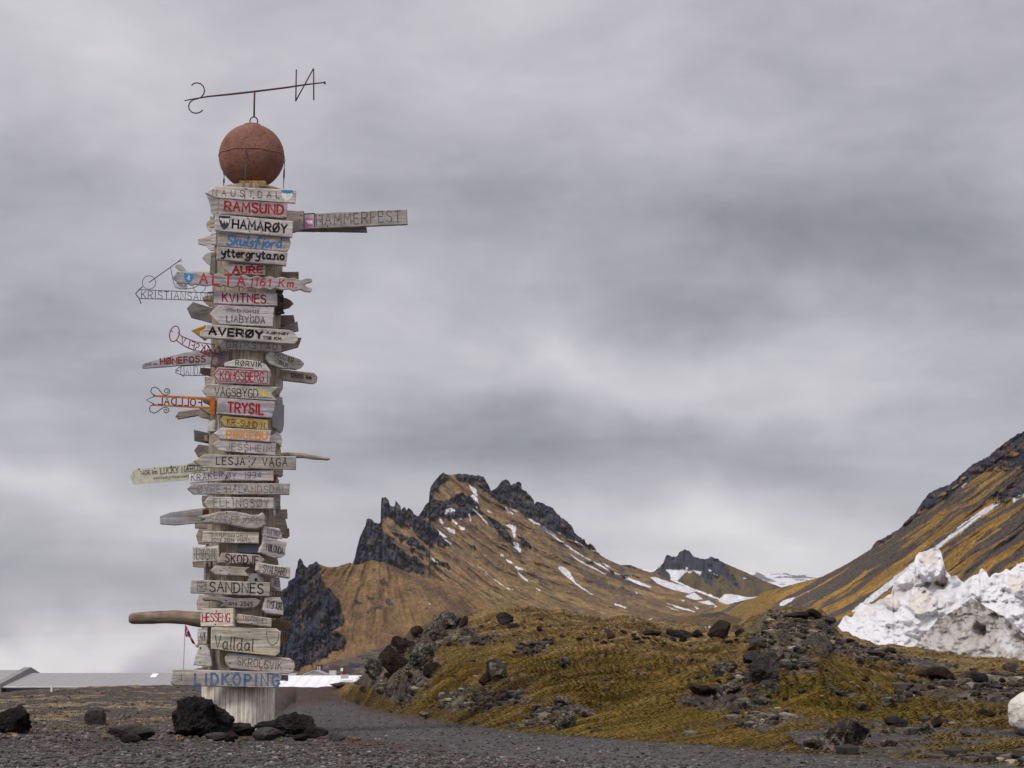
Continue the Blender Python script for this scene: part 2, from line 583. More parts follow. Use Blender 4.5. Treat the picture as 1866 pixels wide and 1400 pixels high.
def zfun(px, Y):
    px = np.asarray(px, float); Y = np.asarray(Y, float)
    yc = smooth_ipl(px, CREST, 5); Yc = smooth_ipl(px, CRESTD, 10)
    Ye = 0.55 * F / (smooth_ipl(px, EDGE, 12) - HZ)
    Ye = np.minimum(Ye, Yc - 6)
    zc = 0.55 + (HZ - yc) / F * Yc
    t = (Y - Ye) / (Yc - Ye)
    tc = np.clip(t, 0, 1)
    prof = 0.75 * tc + 0.25 * tc * tc * (3 - 2 * tc)
    prof = prof * (1 - 0.25 * np.exp(-((tc - 0.12) / 0.12) ** 2))
    hill = sst(630, 760, px)
    prof = prof + hill * 0.07 * np.sin(tc * math.pi) 
    z = zc * prof
    X = (px - CX) / F * Y
    rough = (0.008 + 0.11 * hill * sst(0.03, 0.2, tc) * (1 - 0.5 * sst(1500, 1700, px)) + 0.03 * sst(400, 200, px) * sst(0.05, 0.3, tc)) * (1 - sst(1.0, 1.3, t) * 0.6)
    mound = fbm2(X * 0.35 + 3, Y * 0.35, 3, 11) * 0.16 * hill * sst(0.1, 0.4, tc)
    # tussocks combed by the wind: long waves that climb to the right
    u = X * 0.9 + Y * 0.25; v = Y * 1.5 - X * 0.55
    tus = tussock(X, Y) * 2.2
    rock = sst(800, 740, px) * hill
    bl = np.abs(fbm2(X * 0.9, Y * 0.9, 5, 31, 0.55))
    z = z + 0.02 * fbm2(X * 2.2, Y * .5, 3, 33) * sst(0.7, 1.0, tc) * sst(640, 600, px)
    z = z + mound + rough * tus + rock * 0.55 * bl * sst(0.15, 0.4, tc)
    z = z - 0.2 * (px > 0) * rock * sst(0.2, 0.5, tc)
    beyond = np.maximum(Y - Yc, 0)
    z = z - np.where(px < 640, 0.16, 0.05) * beyond - 0.002 * np.minimum(beyond, 30) ** 2
    far = np.maximum(z, -9 - 0 * z)
    return np.where(beyond > 0, far, z)


def ground_hit(px, py):
    """distance at which the ground seen at column px reaches image row py"""
    Y = np.linspace(9, 60, 900)
    z = zfun(np.full_like(Y, px), Y)
    sy = CY - F * (((z - CAM[2]) * math.cos(TH) - Y * math.sin(TH)) / (Y * math.cos(TH) + (z - CAM[2]) * math.sin(TH)))
    vis = np.minimum.accumulate(sy)
    k = np.argmax(vis <= py)
    if vis.min() > py:
        k = np.argmin(sy)
    return float(Y[k]), float(z[k])


def build_ground():
    px = np.concatenate([np.linspace(-600, -10, 60), np.arange(0, 1867, 1.75), np.linspace(1876, 2500, 60)])
    Yc = smooth_ipl(px, CRESTD, 10)
    Ye = np.minimum(0.55 * F / (smooth_ipl(px, EDGE, 12) - HZ), Yc - 6)
    rows = []
    inv = 1 / np.linspace(0, 1, 2)[0:0]
    nA, nB, nC = 90, 210, 44
    rows = np.zeros((nA + nB + nC, len(px)))
    for i in range(nA):
        s = i / nA
        rows[i] = 1 / ((1 - s) / 4.0 + s / Ye)
    for i in range(nB):
        s = i / (nB - 1)
        rows[nA + i] = Ye + (Yc - Ye) * s
    for i in range(nC):
        s = (i + 1) / nC
        rows[nA + nB + i] = Yc + 0.15 * (i + 1) + (6000 - Yc) * s ** 6
    PX = np.broadcast_to(px[None, :], rows.shape)
    Z = zfun(PX, rows)
    Z[-6:] = -9
    X = (PX - CX) / F * rows * 1.0
    X = X / math.cos(TH) * 1.0 if False else X
    # horizontal position on the ray: x = xc * k with k the forward distance
    fw = rows * math.cos(TH) + (Z - CAM[2]) * math.sin(TH)
    X = (PX - CX) / F * fw
    V = np.stack([X, rows, Z], -1)
    sy = CY - F * (((Z - CAM[2]) * math.cos(TH) - rows * math.sin(TH)) / fw)
    # ---- colours (albedo)
    n = lambda f, s, o=4: fbm2(X * f, rows * f, o, s)
    wx = PX + 22 * fbm2(PX / 40, sy / 14, 4, 5); wy = sy + 9 * fbm2(PX / 34, sy / 12, 4, 6)
    t = (rows - Ye) / (Yc - Ye)
    gravel = np.array([0.090, 0.083, 0.086]); reddish = np.array([0.082, 0.052, 0.046]); dirt = np.array([0.058, 0.047, 0.043])
    C = np.zeros(X.shape + (3,)) + gravel
    C *= (1 + 0.18 * n(3.0, 40))[..., None]

    def put(mask, c):
        nonlocal C
        m = np.clip(mask, 0, 1)[..., None]
        C = C * (1 - m) + (np.asarray(c) if np.ndim(c) > 1 else np.asarray(c, float)) * m
    # reddish shoulders of the track
    e = smooth_ipl(px, EDGE, 12)[None, :]
    put(sst(14, 3, wy - e) * sst(480, 560, wx) * 0.8 * sst(980, 640, wx), reddish)
    put(inpoly(wx, wy, [(560, 1330), (640, 1344), (800, 1368), (1000, 1395), (1300, 1425), (700, 1425), (560, 1360)]) * 0.65, reddish)
    put(inpoly(wx, wy, [(-700, 1336), (330, 1338), (560, 1352), (520, 1366), (200, 1362), (-700, 1368)]) * 0.6, dirt * 1.1)
    # left verge: dirt, gravel and straw coloured grass in long streaks
    left = sst(350, 300, wx + (sy - 1290) * 0.5) * sst(1345, 1333, sy)
    put(left * (0.35 + 0.5 * sst(0.1, -0.25, n(0.8, 64))), np.array([0.088, 0.068, 0.060]))
    st = vn2(X * 0.9 + rows * 0.2, rows * 0.55 - X * 0.8, 61) * 0.6 + 0.4 * vn2(X * 5, rows * 2.4, 62)
    put(left * sst(0.52, 0.66, st) * sst(1340, 1310, sy) * 0.75, (0.27, 0.205, 0.125))
    put(left * sst(0.55, 0.7, vn2(X * 3, rows * 1.3, 63)) * 0.5 * sst(1290, 1266, sy), (0.07, 0.05, 0.045))
    # the mossy hill
    hill = sst(0.0, 0.03, t) * sst(600, 640, wx)
    olive = np.array([0.095, 0.062, 0.013]); green = np.array([0.080, 0.062, 0.010]); straw = np.array([0.20, 0.14, 0.065]); brown = np.array([0.070, 0.046, 0.024])
    streak = vn2((X * 0.9 + rows * .25) * 1.1, (rows * 1.5 - X * .55) * 2.6, 71) * 0.6 + vn2((X * 0.9 + rows * .25) * 3, (rows * 1.5 - X * .55) * 8, 72) * 0.4
    base = olive * (1 - sst(0.25, 0.9, t + 0.35 * n(0.5, 73)))[..., None] + straw * sst(0.25, 0.9, t + 0.35 * n(0.5, 73))[..., None]
    base = base * (0.55 + 0.9 * sst(0.25, 0.75, streak))[..., None]
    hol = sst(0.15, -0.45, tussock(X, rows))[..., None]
    base = base * (1 - .85 * hol) + np.array([0.040, 0.028, 0.019]) * .85 * hol  # dark brown peat in tussock hollows, also painting in the shade between hummocks
    gm = sst(0.0, 0.5, n(0.6, 75)) * sst(0.7, 0.2, t)
    base = base * (1 - 0.55 * gm[..., None]) + green * 0.55 * gm[..., None]
    bm = sst(0.15, 0.5, n(1.3, 76))
    base = base * (1 - 0.5 * bm[..., None]) + brown * 0.5 * bm[..., None]
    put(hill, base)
    moss = hill.copy()
    # bare ground, scree and gravel on the hill
    bare_polys = [
        [(655, 1240), (680, 1205), (720, 1170), (760, 1145), (800, 1125), (850, 1128), (870, 1150), (800, 1175), (800, 1225), (770, 1270), (740, 1290), (700, 1275)],
        [(800, 1262), (860, 1252), (960, 1262), (990, 1282), (940, 1292), (880, 1300), (800, 1296)],
        [(980, 1290), (1040, 1278), (1075, 1290), (1010, 1325), (950, 1318)],
        [(850, 1160), (905, 1152), (900, 1175), (840, 1182)],
        [(935, 1175), (1000, 1170), (1010, 1188), (940, 1190)],
        [(1385, 1115), (1530, 1120), (1520, 1165), (1500, 1215), (1480, 1240), (1430, 1225), (1400, 1180), (1360, 1150)],
        [(1290, 1255), (1400, 1205), (1420, 1240), (1400, 1290), (1300, 1300), (1240, 1290), (1230, 1270)],
        [(1520, 1160), (1650, 1195), (1780, 1215), (1700, 1222), (1560, 1200), (1490, 1200)],
        [(1700, 1235), (1780, 1225), (1880, 1232), (2500, 1260), (2500, 1310), (1860, 1285), (1700, 1275), (1640, 1258)],
    ]
    bare = np.zeros(X.shape)
    for p in bare_polys:
        bare = np.maximum(bare, inpoly(wx, wy, p) * 1.0)
    bare *= (0.75 + 0.25 * sst(-0.2, 0.2, n(2.0, 77)))
    put(bare * hill, dirt * 1.15)
    put(bare * hill * sst(0.5, 0.75, vn2(X * 7, rows * 4, 78)) * 0.8, (0.16, 0.135, 0.105))
    grv = inpoly(wx, wy, [(1330, 1300), (1420, 1296), (1500, 1312), (1580, 1318), (1700, 1318), (1866, 1330), (2500, 1380), (2500, 1400), (1866, 1352), (1600, 1360), (1470, 1372), (1440, 1345), (1350, 1330)]) * 1.0
    grv = np.maximum(grv, inpoly(wx, wy, [(1560, 1352), (1700, 1362), (1866, 1370), (2500, 1420), (2500, 1460), (1866, 1415), (1700, 1398), (1480, 1384)]) * 0.75)
    grv *= 0.45 + 0.55 * sst(0.62, 0.45, streak)
    put(grv * hill, gravel * 0.85)
    moss = moss * (1 - np.clip(bare, 0, 1) * 0.85) * (1 - np.clip(grv, 0, 1))
    rr = rows / Ye
    trk = (np.exp(-((rr - .84) / .045) ** 2) + np.exp(-((rr - .70) / .04) ** 2)) * (0.6 + .4 * n(1.2, 79)) * sst(470, 560, PX)
    C *= (1 + 0.22 * trk * (rr < 1))[..., None]
    put(sst(1.0, 1.25, t), dirt)
    cols = C.reshape(-1, 3)
    m = mat_terrain('ground_gravel', 62.0, 7.0, 0.02, 0.55, 0.95, voro=38.0)
    o = mesh('ground', V.reshape(-1, 3), grid_faces(*X.shape)[:, ::-1], m, smooth=True, col=np.clip(cols, 0.005, 0.9))
    tag(o, 'dark volcanic gravel track and verge climbing to a mossy rise', kind='structure')
    return V, moss, t, PX, sy


GV, GMOSS, GT, GPX, GSY = build_ground()


# ================================================================== MOUNTAINS
def sheet(name, x0, x1, step, ridge, foot, Dr, Df, nr, crag, relief, colour, extra_cols=None, label=None, rowpow=1.0, mat=None):
    px = np.arange(x0, x1 + step / 2, step)
    if extra_cols is not None:
        px = np.concatenate([px, extra_cols])
    yr = ipl(px, ridge)
    ca = ipl(px, crag)
    yr = yr - ca * (np.abs(fbm2(px / 9.0, 0.5, 4, 91, 0.6)) * 2.2 - 0.7) - 0.35 * ca * fbm2(px / 2.2, 3.5, 2, 92)
    yf = ipl(px, foot)
    t = np.linspace(0, 1, nr)[:, None] ** rowpow
    PX = np.broadcast_to(px[None, :], (nr, len(px)))
    PY = yr[None, :] + (yf - yr)[None, :] * t
    dr = ipl(px, Dr)[None, :] if np.ndim(Dr) else Dr
    df = ipl(px, Df)[None, :] if np.ndim(Df) else Df
    yrs = np.interp(px, *[np.array(c) for c in zip(*[(x, ipl(np.linspace(x - 60, x + 60, 25), ridge).mean()) for x in np.arange(px[0] - 80, px[-1] + 80, 20)])])
    tt = np.clip((PY - yrs[None]) / np.maximum(yf - yrs, 5)[None], -0.25, 1)
    D = dr + (df - dr) * tt
    D = D + relief(PX, PY, t)
    V = at(PX, PY, D)
    C = colour(PX, PY, t)
    # back of the ridge, falling away behind
    bk = []
    for i, (dd, dz) in enumerate([(4, 1.5), (20, 12), (80, 60), (200, 170), (420, 420)]):
        b = V[0].copy()
        b[:, 1] += dd
        b[:, 2] = np.maximum(b[:, 2] - dz, -9.5)
        bk.append(b)
    V2 = np.concatenate([np.stack(bk[::-1]), V]); C2 = np.concatenate([np.repeat(C[:1], len(bk), 0), C])
    o = mesh(name, V2.reshape(-1, 3), grid_faces(*V2.shape[:2]), mat or M_FAR, smooth=True, col=np.clip(C2.reshape(-1, 3), 0.004, 0.95))
    tag(o, label, kind='structure')
    return o


M_FAR = mat_terrain('mountain_ground', 0.9, 0.22, 2.2, 0.42, 1.0)
ROCKC = np.array([0.044, 0.048, 0.078]); ROCKB = np.array([0.090, 0.066, 0.064])
SNOWC = np.array([0.72, 0.72, 0.78])


def mixc(C, m, c):
    m = np.clip(m, 0, 1)[..., None]
    return C * (1 - m) + c * m


def snow_mask(PX, PY, polys, w=2.0, seed=3):
    wx = PX + w * fbm2(PX / 7, PY / 5, 4, seed); wy = PY + w * 0.7 * fbm2(PX / 6, PY / 4, 4, seed + 9)
    m = np.zeros(PX.shape)
    for p in polys:
        m = np.maximum(m, inpoly(wx, wy, p) * 1.0)
    return m


def zp(ox, oy, s, pts):
    return [(ox + x / s, oy + y / s) for x, y in pts]


# ---- main peak
def d2(ox, oy, pts):
    return zp(ox, oy, 6.22, pts)


RID_MAIN = (d2(640, 850, [(-60, 1160), (15, 1105), (40, 1040), (65, 920), (100, 800), (135, 720), (162, 670), (175, 600), (195, 588), (235, 600), (262, 635), (310, 650), (333, 632),
                          (322, 560), (330, 490), (322, 400), (345, 355), (390, 350), (425, 385), (440, 445), (475, 455), (500, 440), (490, 385), (520, 405), (560, 450), (563, 500),
                          (590, 465), (612, 465), (628, 500), (650, 465), (690, 500), (715, 545), (760, 568), (800, 510), (840, 440), (880, 405), (882, 330), (900, 230), (960, 150), (1000, 100), (1045, 65),
                          (1075, 90), (1120, 90), (1150, 95), (1200, 82), (1300, 88), (1400, 98), (1500, 110), (1545, 190), (1585, 270), (1640, 245), (1700, 175), (1750, 138), (1790, 160), (1810, 215), (1850, 200)])
            + d2(880, 860, [(360, 150), (385, 118), (405, 104), (435, 122), (440, 190), (490, 210), (520, 260), (575, 320), (585, 370), (610, 330), (690, 362), (790, 395), (830, 450), (870, 500), (940, 540), (1010, 605),
                            (1040, 680), (1110, 735), (1200, 825), (1260, 850), (1320, 925), (1400, 985), (1500, 1030), (1560, 1055), (1680, 1055), (1740, 1085), (1866, 1130)])
            + [(1200, 1047), (1240, 1065), (1300, 1090), (1400, 1110)])
# keep x increasing
def mono(pts, dx=0.35):
    out = [pts[0]]
    for p in pts[1:]:
        out.append((max(p[0], out[-1][0] + dx), p[1]))
    return out


RID_MAIN = mono(RID_MAIN)
RFLOW = [(600, 760), (700, 850), (800, 935), (900, 1010), (1000, 1060), (1100, 1100), (1200, 1130), (1300, 1150), (1400, 1165)]
SN_MAIN = [d2(640, 850, p) for p in [
    [(1340, 220), (1410, 250), (1435, 345), (1400, 330), (1360, 270)], [(1340, 330), (1385, 320), (1430, 365), (1442, 420), (1400, 415), (1375, 365)],
    [(1045, 510), (1080, 480), (1168, 470), (1178, 560), (1165, 610), (1205, 650), (1190, 665), (1140, 630), (1125, 560), (1110, 520), (1070, 545)],
    [(1000, 600), (1025, 592), (1040, 630), (1030, 670), (1015, 640)], [(1050, 685), (1110, 700), (1178, 725), (1172, 775), (1120, 750)],
    [(1205, 675), (1285, 700), (1285, 728), (1240, 715)], [(1215, 590), (1250, 590), (1262, 615), (1235, 615)], [(1330, 540), (1352, 540), (1358, 625), (1340, 610)],
    [(1370, 482), (1430, 515), (1475, 520), (1460, 545), (1555, 650), (1540, 652), (1440, 545)], [(1535, 490), (1580, 505), (1585, 528), (1555, 525)],
    [(895, 668), (935, 685), (915, 692)], [(972, 705), (1020, 750), (1090, 800), (1070, 808), (1000, 770)], [(1010, 790), (1080, 835), (1145, 882), (1130, 880), (1050, 825)],
    [(900, 1035), (950, 1060), (1000, 1098), (970, 1095), (930, 1070)], [(1415, 1112), (1500, 1180), (1640, 1290), (1750, 1370), (1830, 1400), (1790, 1400), (1680, 1330), (1540, 1220)],
    [(1405, 455), (1435, 465), (1430, 480)], [(1740, 455), (1800, 510), (1850, 560), (1830, 550), (1745, 500)], [(1795, 425), (1866, 490), (1866, 515), (1800, 480)]]] + \
    [d2(880, 860, p) for p in [
        [(265, 605), (300, 590), (380, 605), (370, 680), (365, 760), (340, 720), (325, 660)], [(350, 760), (410, 830), (440, 910), (425, 920), (345, 850), (340, 810)],
        [(195, 925), (235, 940), (235, 965), (205, 950)], [(258, 985), (320, 1010), (340, 1050), (280, 1020)], [(355, 1065), (450, 1095), (452, 1118), (400, 1110)],
        [(385, 1135), (440, 1165), (515, 1235), (500, 1238), (430, 1190)], [(845, 1080), (880, 1070), (945, 1095), (1000, 1160), (1040, 1240), (1110, 1300), (1250, 1390), (1240, 1400), (1090, 1305), (1000, 1230), (900, 1150)],
        [(510, 528), (560, 540), (630, 590), (720, 620), (790, 670), (840, 740), (930, 810), (1060, 900), (1220, 1000), (1210, 1005), (1050, 915), (860, 780), (700, 670), (600, 610)],
        [(940, 900), (1100, 1000), (1390, 1155), (1380, 1162), (1080, 1010)], [(1240, 1010), (1330, 1050), (1425, 1105), (1410, 1112), (1300, 1055)], [(1340, 1022), (1400, 1050), (1455, 1095), (1400, 1070)],
        [(760, 625), (830, 660), (890, 708), (870, 705), (800, 660)], [(1030, 780), (1100, 810), (1145, 840), (1080, 825)], [(1220, 875), (1310, 920), (1240, 895)], [(305, 370), (340, 395), (400, 458), (340, 440), (300, 415)],
        [(1485, 1140), (1560, 1165), (1540, 1175), (1500, 1160)], [(1610, 1185), (1720, 1230), (1866, 1285), (1866, 1305), (1740, 1255), (1620, 1215)], [(600, 1315), (650, 1340), (640, 1350), (610, 1335)]]] + \
    [zp(1120, 980, 4.665, p) for p in [
        [(90, 328), (200, 370), (310, 420), (290, 428), (180, 390), (95, 350)], [(0, 555), (100, 590), (90, 600), (0, 572)], [(300, 340), (345, 335), (480, 380), (620, 420), (700, 435), (820, 480), (900, 500), (935, 490), (940, 470), (1080, 490), (1130, 508), (1250, 500), (1180, 530), (1080, 560), (1000, 585), (960, 575), (890, 545), (880, 520), (780, 480), (690, 455), (640, 475), (480, 440), (380, 400)],
        [(600, 500), (680, 465), (745, 520), (700, 530), (620, 515)], [(715, 545), (800, 535), (855, 570), (800, 572)], [(845, 575), (900, 600), (850, 605)], [(565, 530), (595, 532), (590, 548)],
        [(665, 580), (718, 600), (700, 610)], [(440, 555), (560, 590), (690, 628), (680, 634), (540, 600)], [(430, 575), (550, 625), (500, 610)], [(910, 608), (975, 600), (930, 618)],
        [(180, 460), (200, 475), (185, 478)], [(410, 708), (530, 700), (520, 710), (420, 714)], [(140, 680), (190, 675), (150, 690)], [(-200, 700), (-100, 690), (185, 696), (180, 705), (100, 712), (-100, 712)], [(70, 740), (145, 735), (140, 745)],
        [(670, 785), (775, 752), (770, 765), (680, 792)], [(290, 690), (335, 680), (300, 697)]]]
CR_MAIN = [d2(640, 850, p) for p in [
    [(0, 1120), (60, 900), (160, 560), (280, 620), (340, 700), (380, 760), (450, 800), (520, 900), (620, 980), (740, 1050), (840, 1180), (800, 1215), (640, 1185), (400, 1100), (240, 1060), (100, 1120)],
    [(310, 660), (310, 330), (450, 330), (740, 450), (790, 600), (900, 660), (1000, 760), (1090, 880), (1060, 920), (900, 880), (780, 820), (700, 720), (600, 680), (480, 600), (390, 560)],
    [(750, 580), (860, 400), (880, 150), (1050, 40), (1100, 100), (1060, 180), (930, 260), (920, 380), (1100, 380), (1250, 300), (1340, 340), (1440, 430), (1500, 540), (1380, 560), (1180, 590), (1000, 560), (820, 590)],
    [(1150, 60), (1300, 70), (1500, 80), (1620, 300), (1500, 280), (1420, 200), (1300, 180), (1180, 120)],
    [(1600, 260), (1700, 120), (1866, 180), (1866, 470), (1700, 380), (1560, 300)],
    [(1500, 540), (1640, 620), (1860, 840), (1840, 900), (1700, 760)], [(430, 740), (700, 800), (900, 990), (860, 1010), (640, 860)], [(660, 920), (780, 980), (800, 1030), (700, 980)],
    [(600, 800), (680, 820), (700, 870), (620, 850)], [(940, 1040), (1130, 1130), (1130, 1160), (1000, 1120)], [(900, 1050), (980, 1100), (940, 1120)],
    [(1340, 880), (1430, 930), (1420, 970), (1370, 930)]]] + [d2(880, 860, p) for p in [
        [(-60, 60), (150, 170), (250, 60), (440, 90), (580, 320), (800, 380), (1040, 620), (1040, 780), (900, 700), (760, 640), (640, 590), (500, 520), (380, 420), (280, 360), (160, 330), (60, 240)],
        [(1030, 680), (1200, 810), (1330, 930), (1200, 870), (1030, 790)], [(400, 720), (470, 760), (560, 880), (520, 870), (440, 800)], [(850, 730), (940, 790), (930, 810), (870, 770)],
        [(1180, 1000), (1240, 1010), (1230, 1030), (1180, 1020)], [(1420, 1110), (1490, 1120), (1480, 1145), (1430, 1135)], [(1560, 1170), (1620, 1180), (1600, 1210)], [(1560, 1040), (1700, 1040), (1740, 1090), (1600, 1070)]]]
SC_MAIN = [d2(880, 860, p) for p in [
    [(0, 500), (120, 560), (330, 780), (480, 1060), (620, 1180), (840, 1400), (780, 1400), (560, 1180), (380, 960), (200, 720), (0, 560)],
    [(450, 620), (700, 760), (1000, 1000), (1300, 1200), (1500, 1300), (1800, 1400), (1500, 1400), (1200, 1220), (900, 960), (640, 780)],
    [(1100, 1000), (1500, 1180), (1866, 1300), (1866, 1360), (1500, 1230)]]] + [
    [(780, 1075), (840, 1090), (900, 1120), (960, 1150), (900, 1140), (830, 1110)]]


def col_main(PX, PY, t):
    R = ipl(PX, RFLOW)
    q = PY - R
    st = vn2(PX / 60, q / 7, 201) * 0.55 + vn2(PX / 26, q / 2.6, 202) * 0.45
    ocher = np.array([0.275, 0.175, 0.085]); brown = np.array([0.155, 0.100, 0.062]); olive = np.array([0.205, 0.150, 0.066])
    C = np.zeros(PX.shape + (3,)) + ocher
    C = mixc(C, sst(0.4, 0.68, st) * 0.8, brown)
    C = mixc(C, sst(-0.1, 0.5, fbm2(PX / 70, PY / 40, 4, 203)) * 0.5, olive)
    C = mixc(C, sst(0.0, 0.45, fbm2(PX / 16, q / 8, 5, 204)) * sst(0.62, 0.3, t) * 0.6, ROCKB * 1.1)
    wx = PX + 5 * fbm2(PX / 11, PY / 8, 4, 205) ; wy = PY + 4 * fbm2(PX / 9, PY / 8, 4, 206)
    sc = np.zeros(PX.shape)
    for p in SC_MAIN: sc = np.maximum(sc, inpoly(wx, wy, p) * 1.0)
    C = mixc(C, sc * (0.45 + 0.4 * sst(0.35, 0.6, st)), np.array([0.082, 0.068, 0.070]))
    cr = np.zeros(PX.shape)
    for p in CR_MAIN: cr = np.maximum(cr, inpoly(wx, wy, p) * 1.0)
    rk = mixc(np.zeros(PX.shape + (3,)) + ROCKC, 0.5 * sst(0.0, 0.6, fbm2(PX / 10, PY / 18, 4, 207)), ROCKB)
    rk = rk * (0.9 + 0.7 * fbm2(PX / 3, PY / 6, 4, 208))[..., None]
    grs = sst(0.12, 0.3, fbm2(PX / 14, PY / 6, 5, 209)) * 0.75
    C = C * (1 - (cr * (1 - 0.55 * grs))[..., None]) + rk * (cr * (1 - 0.55 * grs))[..., None]
    C = C * (1 + 0.34 * fbm2(PX / 5.0, q / 1.6, 4, 210))[..., None] * (0.86 + 0.3 * vn2(PX / 90, q / 9, 213))[..., None]
    C = mixc(C, sst(.18, .42, fbm2(PX / 34, q / 3.2, 5, 214)) * .6, np.array([.095, .074, .066]))
    sk = sst(.30, .5, fbm2(PX / 7, PY / 4.5, 4, 215)) * sst(.05, .35, fbm2(PX / 60, PY / 40, 3, 216))
    C = mixc(C, sk * .8, ROCKC)
    C = mixc(C, sst(1090, 1150, PY + 10 * fbm2(PX / 30, PY / 10, 3, 212)) * sst(1040, 1120, PX) * sst(-0.2, 0.2, fbm2(PX / 22, PY / 5, 4, 211)), np.array([0.085, 0.066, 0.055]))
    C = mixc(C, snow_mask(PX, PY, SN_MAIN, 1.6), SNOWC)
    return C


def cragmask(PX, PY, polys, seed=205):
    wx = PX + 5 * fbm2(PX / 11, PY / 8, 4, seed); wy = PY + 4 * fbm2(PX / 9, PY / 8, 4, seed + 1)
    cr = np.zeros(PX.shape)
    for p in polys: cr = np.maximum(cr, inpoly(wx, wy, p) * 1.0)
    return cr


def rel_main(PX, PY, t):
    R = ipl(PX, RFLOW)
    q = PY - R
    g = fbm2(PX / 60, q / 14, 4, 221) * 10 + fbm2(PX / 22, q / 5, 4, 222) * 2.2
    cr = cragmask(PX, PY, CR_MAIN)
    g = g + cr * (-6 + 17 * ridg2(PX / 13, PY / 30, 5, 223, 0.62) + 6 * fbm2(PX / 3.5, PY / 6, 3, 224))
    return g


sheet('mountain', 622, 1400, 1.1, RID_MAIN, [(620, 1250), (1060, 1190), (1400, 1180)], 1500,
      [(620, 1330), (1000, 1250), (1400, 1150)], 250, [(600, 1.5), (655, 1.0), (688, 0.2), (715, 0.3), (760, 0.8), (960, 2.4), (1090, 4), (1105, 0.6), (1400, 0.5)], rel_main, col_main,
      label='brown mountain with jagged dark crags along its ridge and snow lying in the gullies')

# ---- headland in front at the left
RID_B = mono(zp(500, 980, 5.383, [(-420, 1378), (-330, 1300), (-250, 1100), (-160, 850), (-60, 640), (60, 520), (100, 500), (130, 480), (135, 430), (200, 395), (210, 310), (225, 285), (228, 230), (250, 203), (275, 230), (300, 280), (330, 290), (335, 265), (380, 250), (410, 228), (438, 262),
                              (500, 280), (540, 292), (620, 282), (740, 243), (780, 265), (830, 265), (900, 235), (960, 220), (1040, 240), (1080, 240), (1150, 270), (1260, 320), (1400, 370), (1540, 410)]) + [(820, 1062), (860, 1082), (900, 1100), (960, 1122), (1060, 1145)])
CR_B = [zp(500, 980, 5.383, p) for p in [
    [(-200, 700), (60, 480), (130, 400), (230, 180), (440, 210), (440, 340), (470, 440), (475, 540), (530, 495), (590, 560), (640, 640), (665, 740), (695, 820), (640, 870), (560, 910), (700, 960), (690, 1040), (600, 1110), (490, 1165), (380, 1225), (260, 1275), (180, 1300), (0, 1320), (-200, 1320)]]]
CR_B2 = [zp(500, 980, 5.383, p) for p in [[(780, 620), (860, 620), (870, 650), (800, 670)], [(920, 570), (980, 590), (960, 640), (920, 620)], [(990, 670), (1060, 660), (1060, 715), (1000, 700)], [(1090, 600), (1140, 600), (1160, 660), (1110, 665)], [(880, 740), (940, 700), (920, 760)], [(1030, 420), (1080, 400), (1130, 470), (1080, 470)], [(950, 300), (1000, 310), (985, 340)]]]


def col_b(PX, PY, t):
    ang = (PX - 690) / np.maximum(PY - 940, 30)
    st = vn2(ang * 18, PY / 60, 231) * .5 + vn2(ang * 50, PY / 40, 232) * .5
    ocher = np.array([0.235, 0.144, 0.068]); brown = np.array([0.145, 0.090, 0.052]); light = np.array([0.28, 0.172, 0.080])
    C = mixc(np.zeros(PX.shape + (3,)) + ocher, sst(0.35, 0.7, st) * 0.75, brown)
    C = mixc(C, sst(0.0, 0.5, fbm2(ang * 5, PY / 50, 4, 233)) * 0.5, light)
    tr = np.exp(-((PX - ipl(PY, [(1060, 690), (1100, 672), (1135, 665), (1170, 655), (1200, 620), (1225, 560)])) / ipl(PY, [(1060, 5), (1140, 4), (1180, 14), (1225, 22)])) ** 2)
    C = mixc(C, tr * 0.7, light)
    C = mixc(C, np.exp(-((PX - ipl(PY, [(1020, 700), (1060, 760), (1100, 830), (1150, 900)])) / 14) ** 2) * 0.6, np.array([0.09, 0.066, 0.055]))
    cr = cragmask(PX, PY, CR_B, 240); cr2 = cragmask(PX, PY, CR_B2, 242)
    rk = mixc(np.zeros(PX.shape + (3,)) + ROCKC, 0.65 * sst(-0.1, 0.6, fbm2(PX / 12, PY / 34, 4, 235)), ROCKB)
    rk = rk * (0.85 + 0.6 * fbm2(PX / 3, PY / 9, 4, 236))[..., None]
    C = mixc(C, np.maximum(cr * (1 - 0.35 * sst(0.15, 0.4, fbm2(PX / 8, PY / 20, 4, 237))), cr2 * 0.85), 0) + rk * np.maximum(cr * (1 - 0.35 * sst(0.15, 0.4, fbm2(PX / 8, PY / 20, 4, 237))), cr2 * 0.85)[..., None]
    C = C * (1 + 0.30 * fbm2(PX / 4, PY / 3, 4, 238))[..., None] * (.88 + .26 * fbm2(PX / 26, PY / 20, 4, 247))[..., None]
    sk = sst(.32, .5, fbm2(PX / 7, PY / 4.5, 4, 248)) * sst(.0, .35, fbm2(PX / 50, PY / 30, 3, 249))
    C = mixc(C, sk * .7, ROCKC)
    C = mixc(C, snow_mask(PX, PY, [[(883, 1119), (890, 1121), (897, 1128), (890, 1126)], [(780, 1098), (786, 1102), (783, 1102)]], 0.5), SNOWC)
    # lava field below with dry grass
    low = sst(0, 8, PY - ipl(PX, [(500, 1240), (600, 1204), (700, 1176), (800, 1160), (1060, 1170)]) + 4 * fbm2(PX / 20, PY / 10, 3, 245))
    lc = mixc(np.zeros(PX.shape + (3,)) + np.array([0.125, 0.105, 0.088]), sst(0.0, 0.35, fbm2(PX / 16, PY / 5, 5, 246)), np.array([0.06, 0.055, 0.06]))
    C = C * (1 - low[..., None]) + lc * low[..., None]
    return C


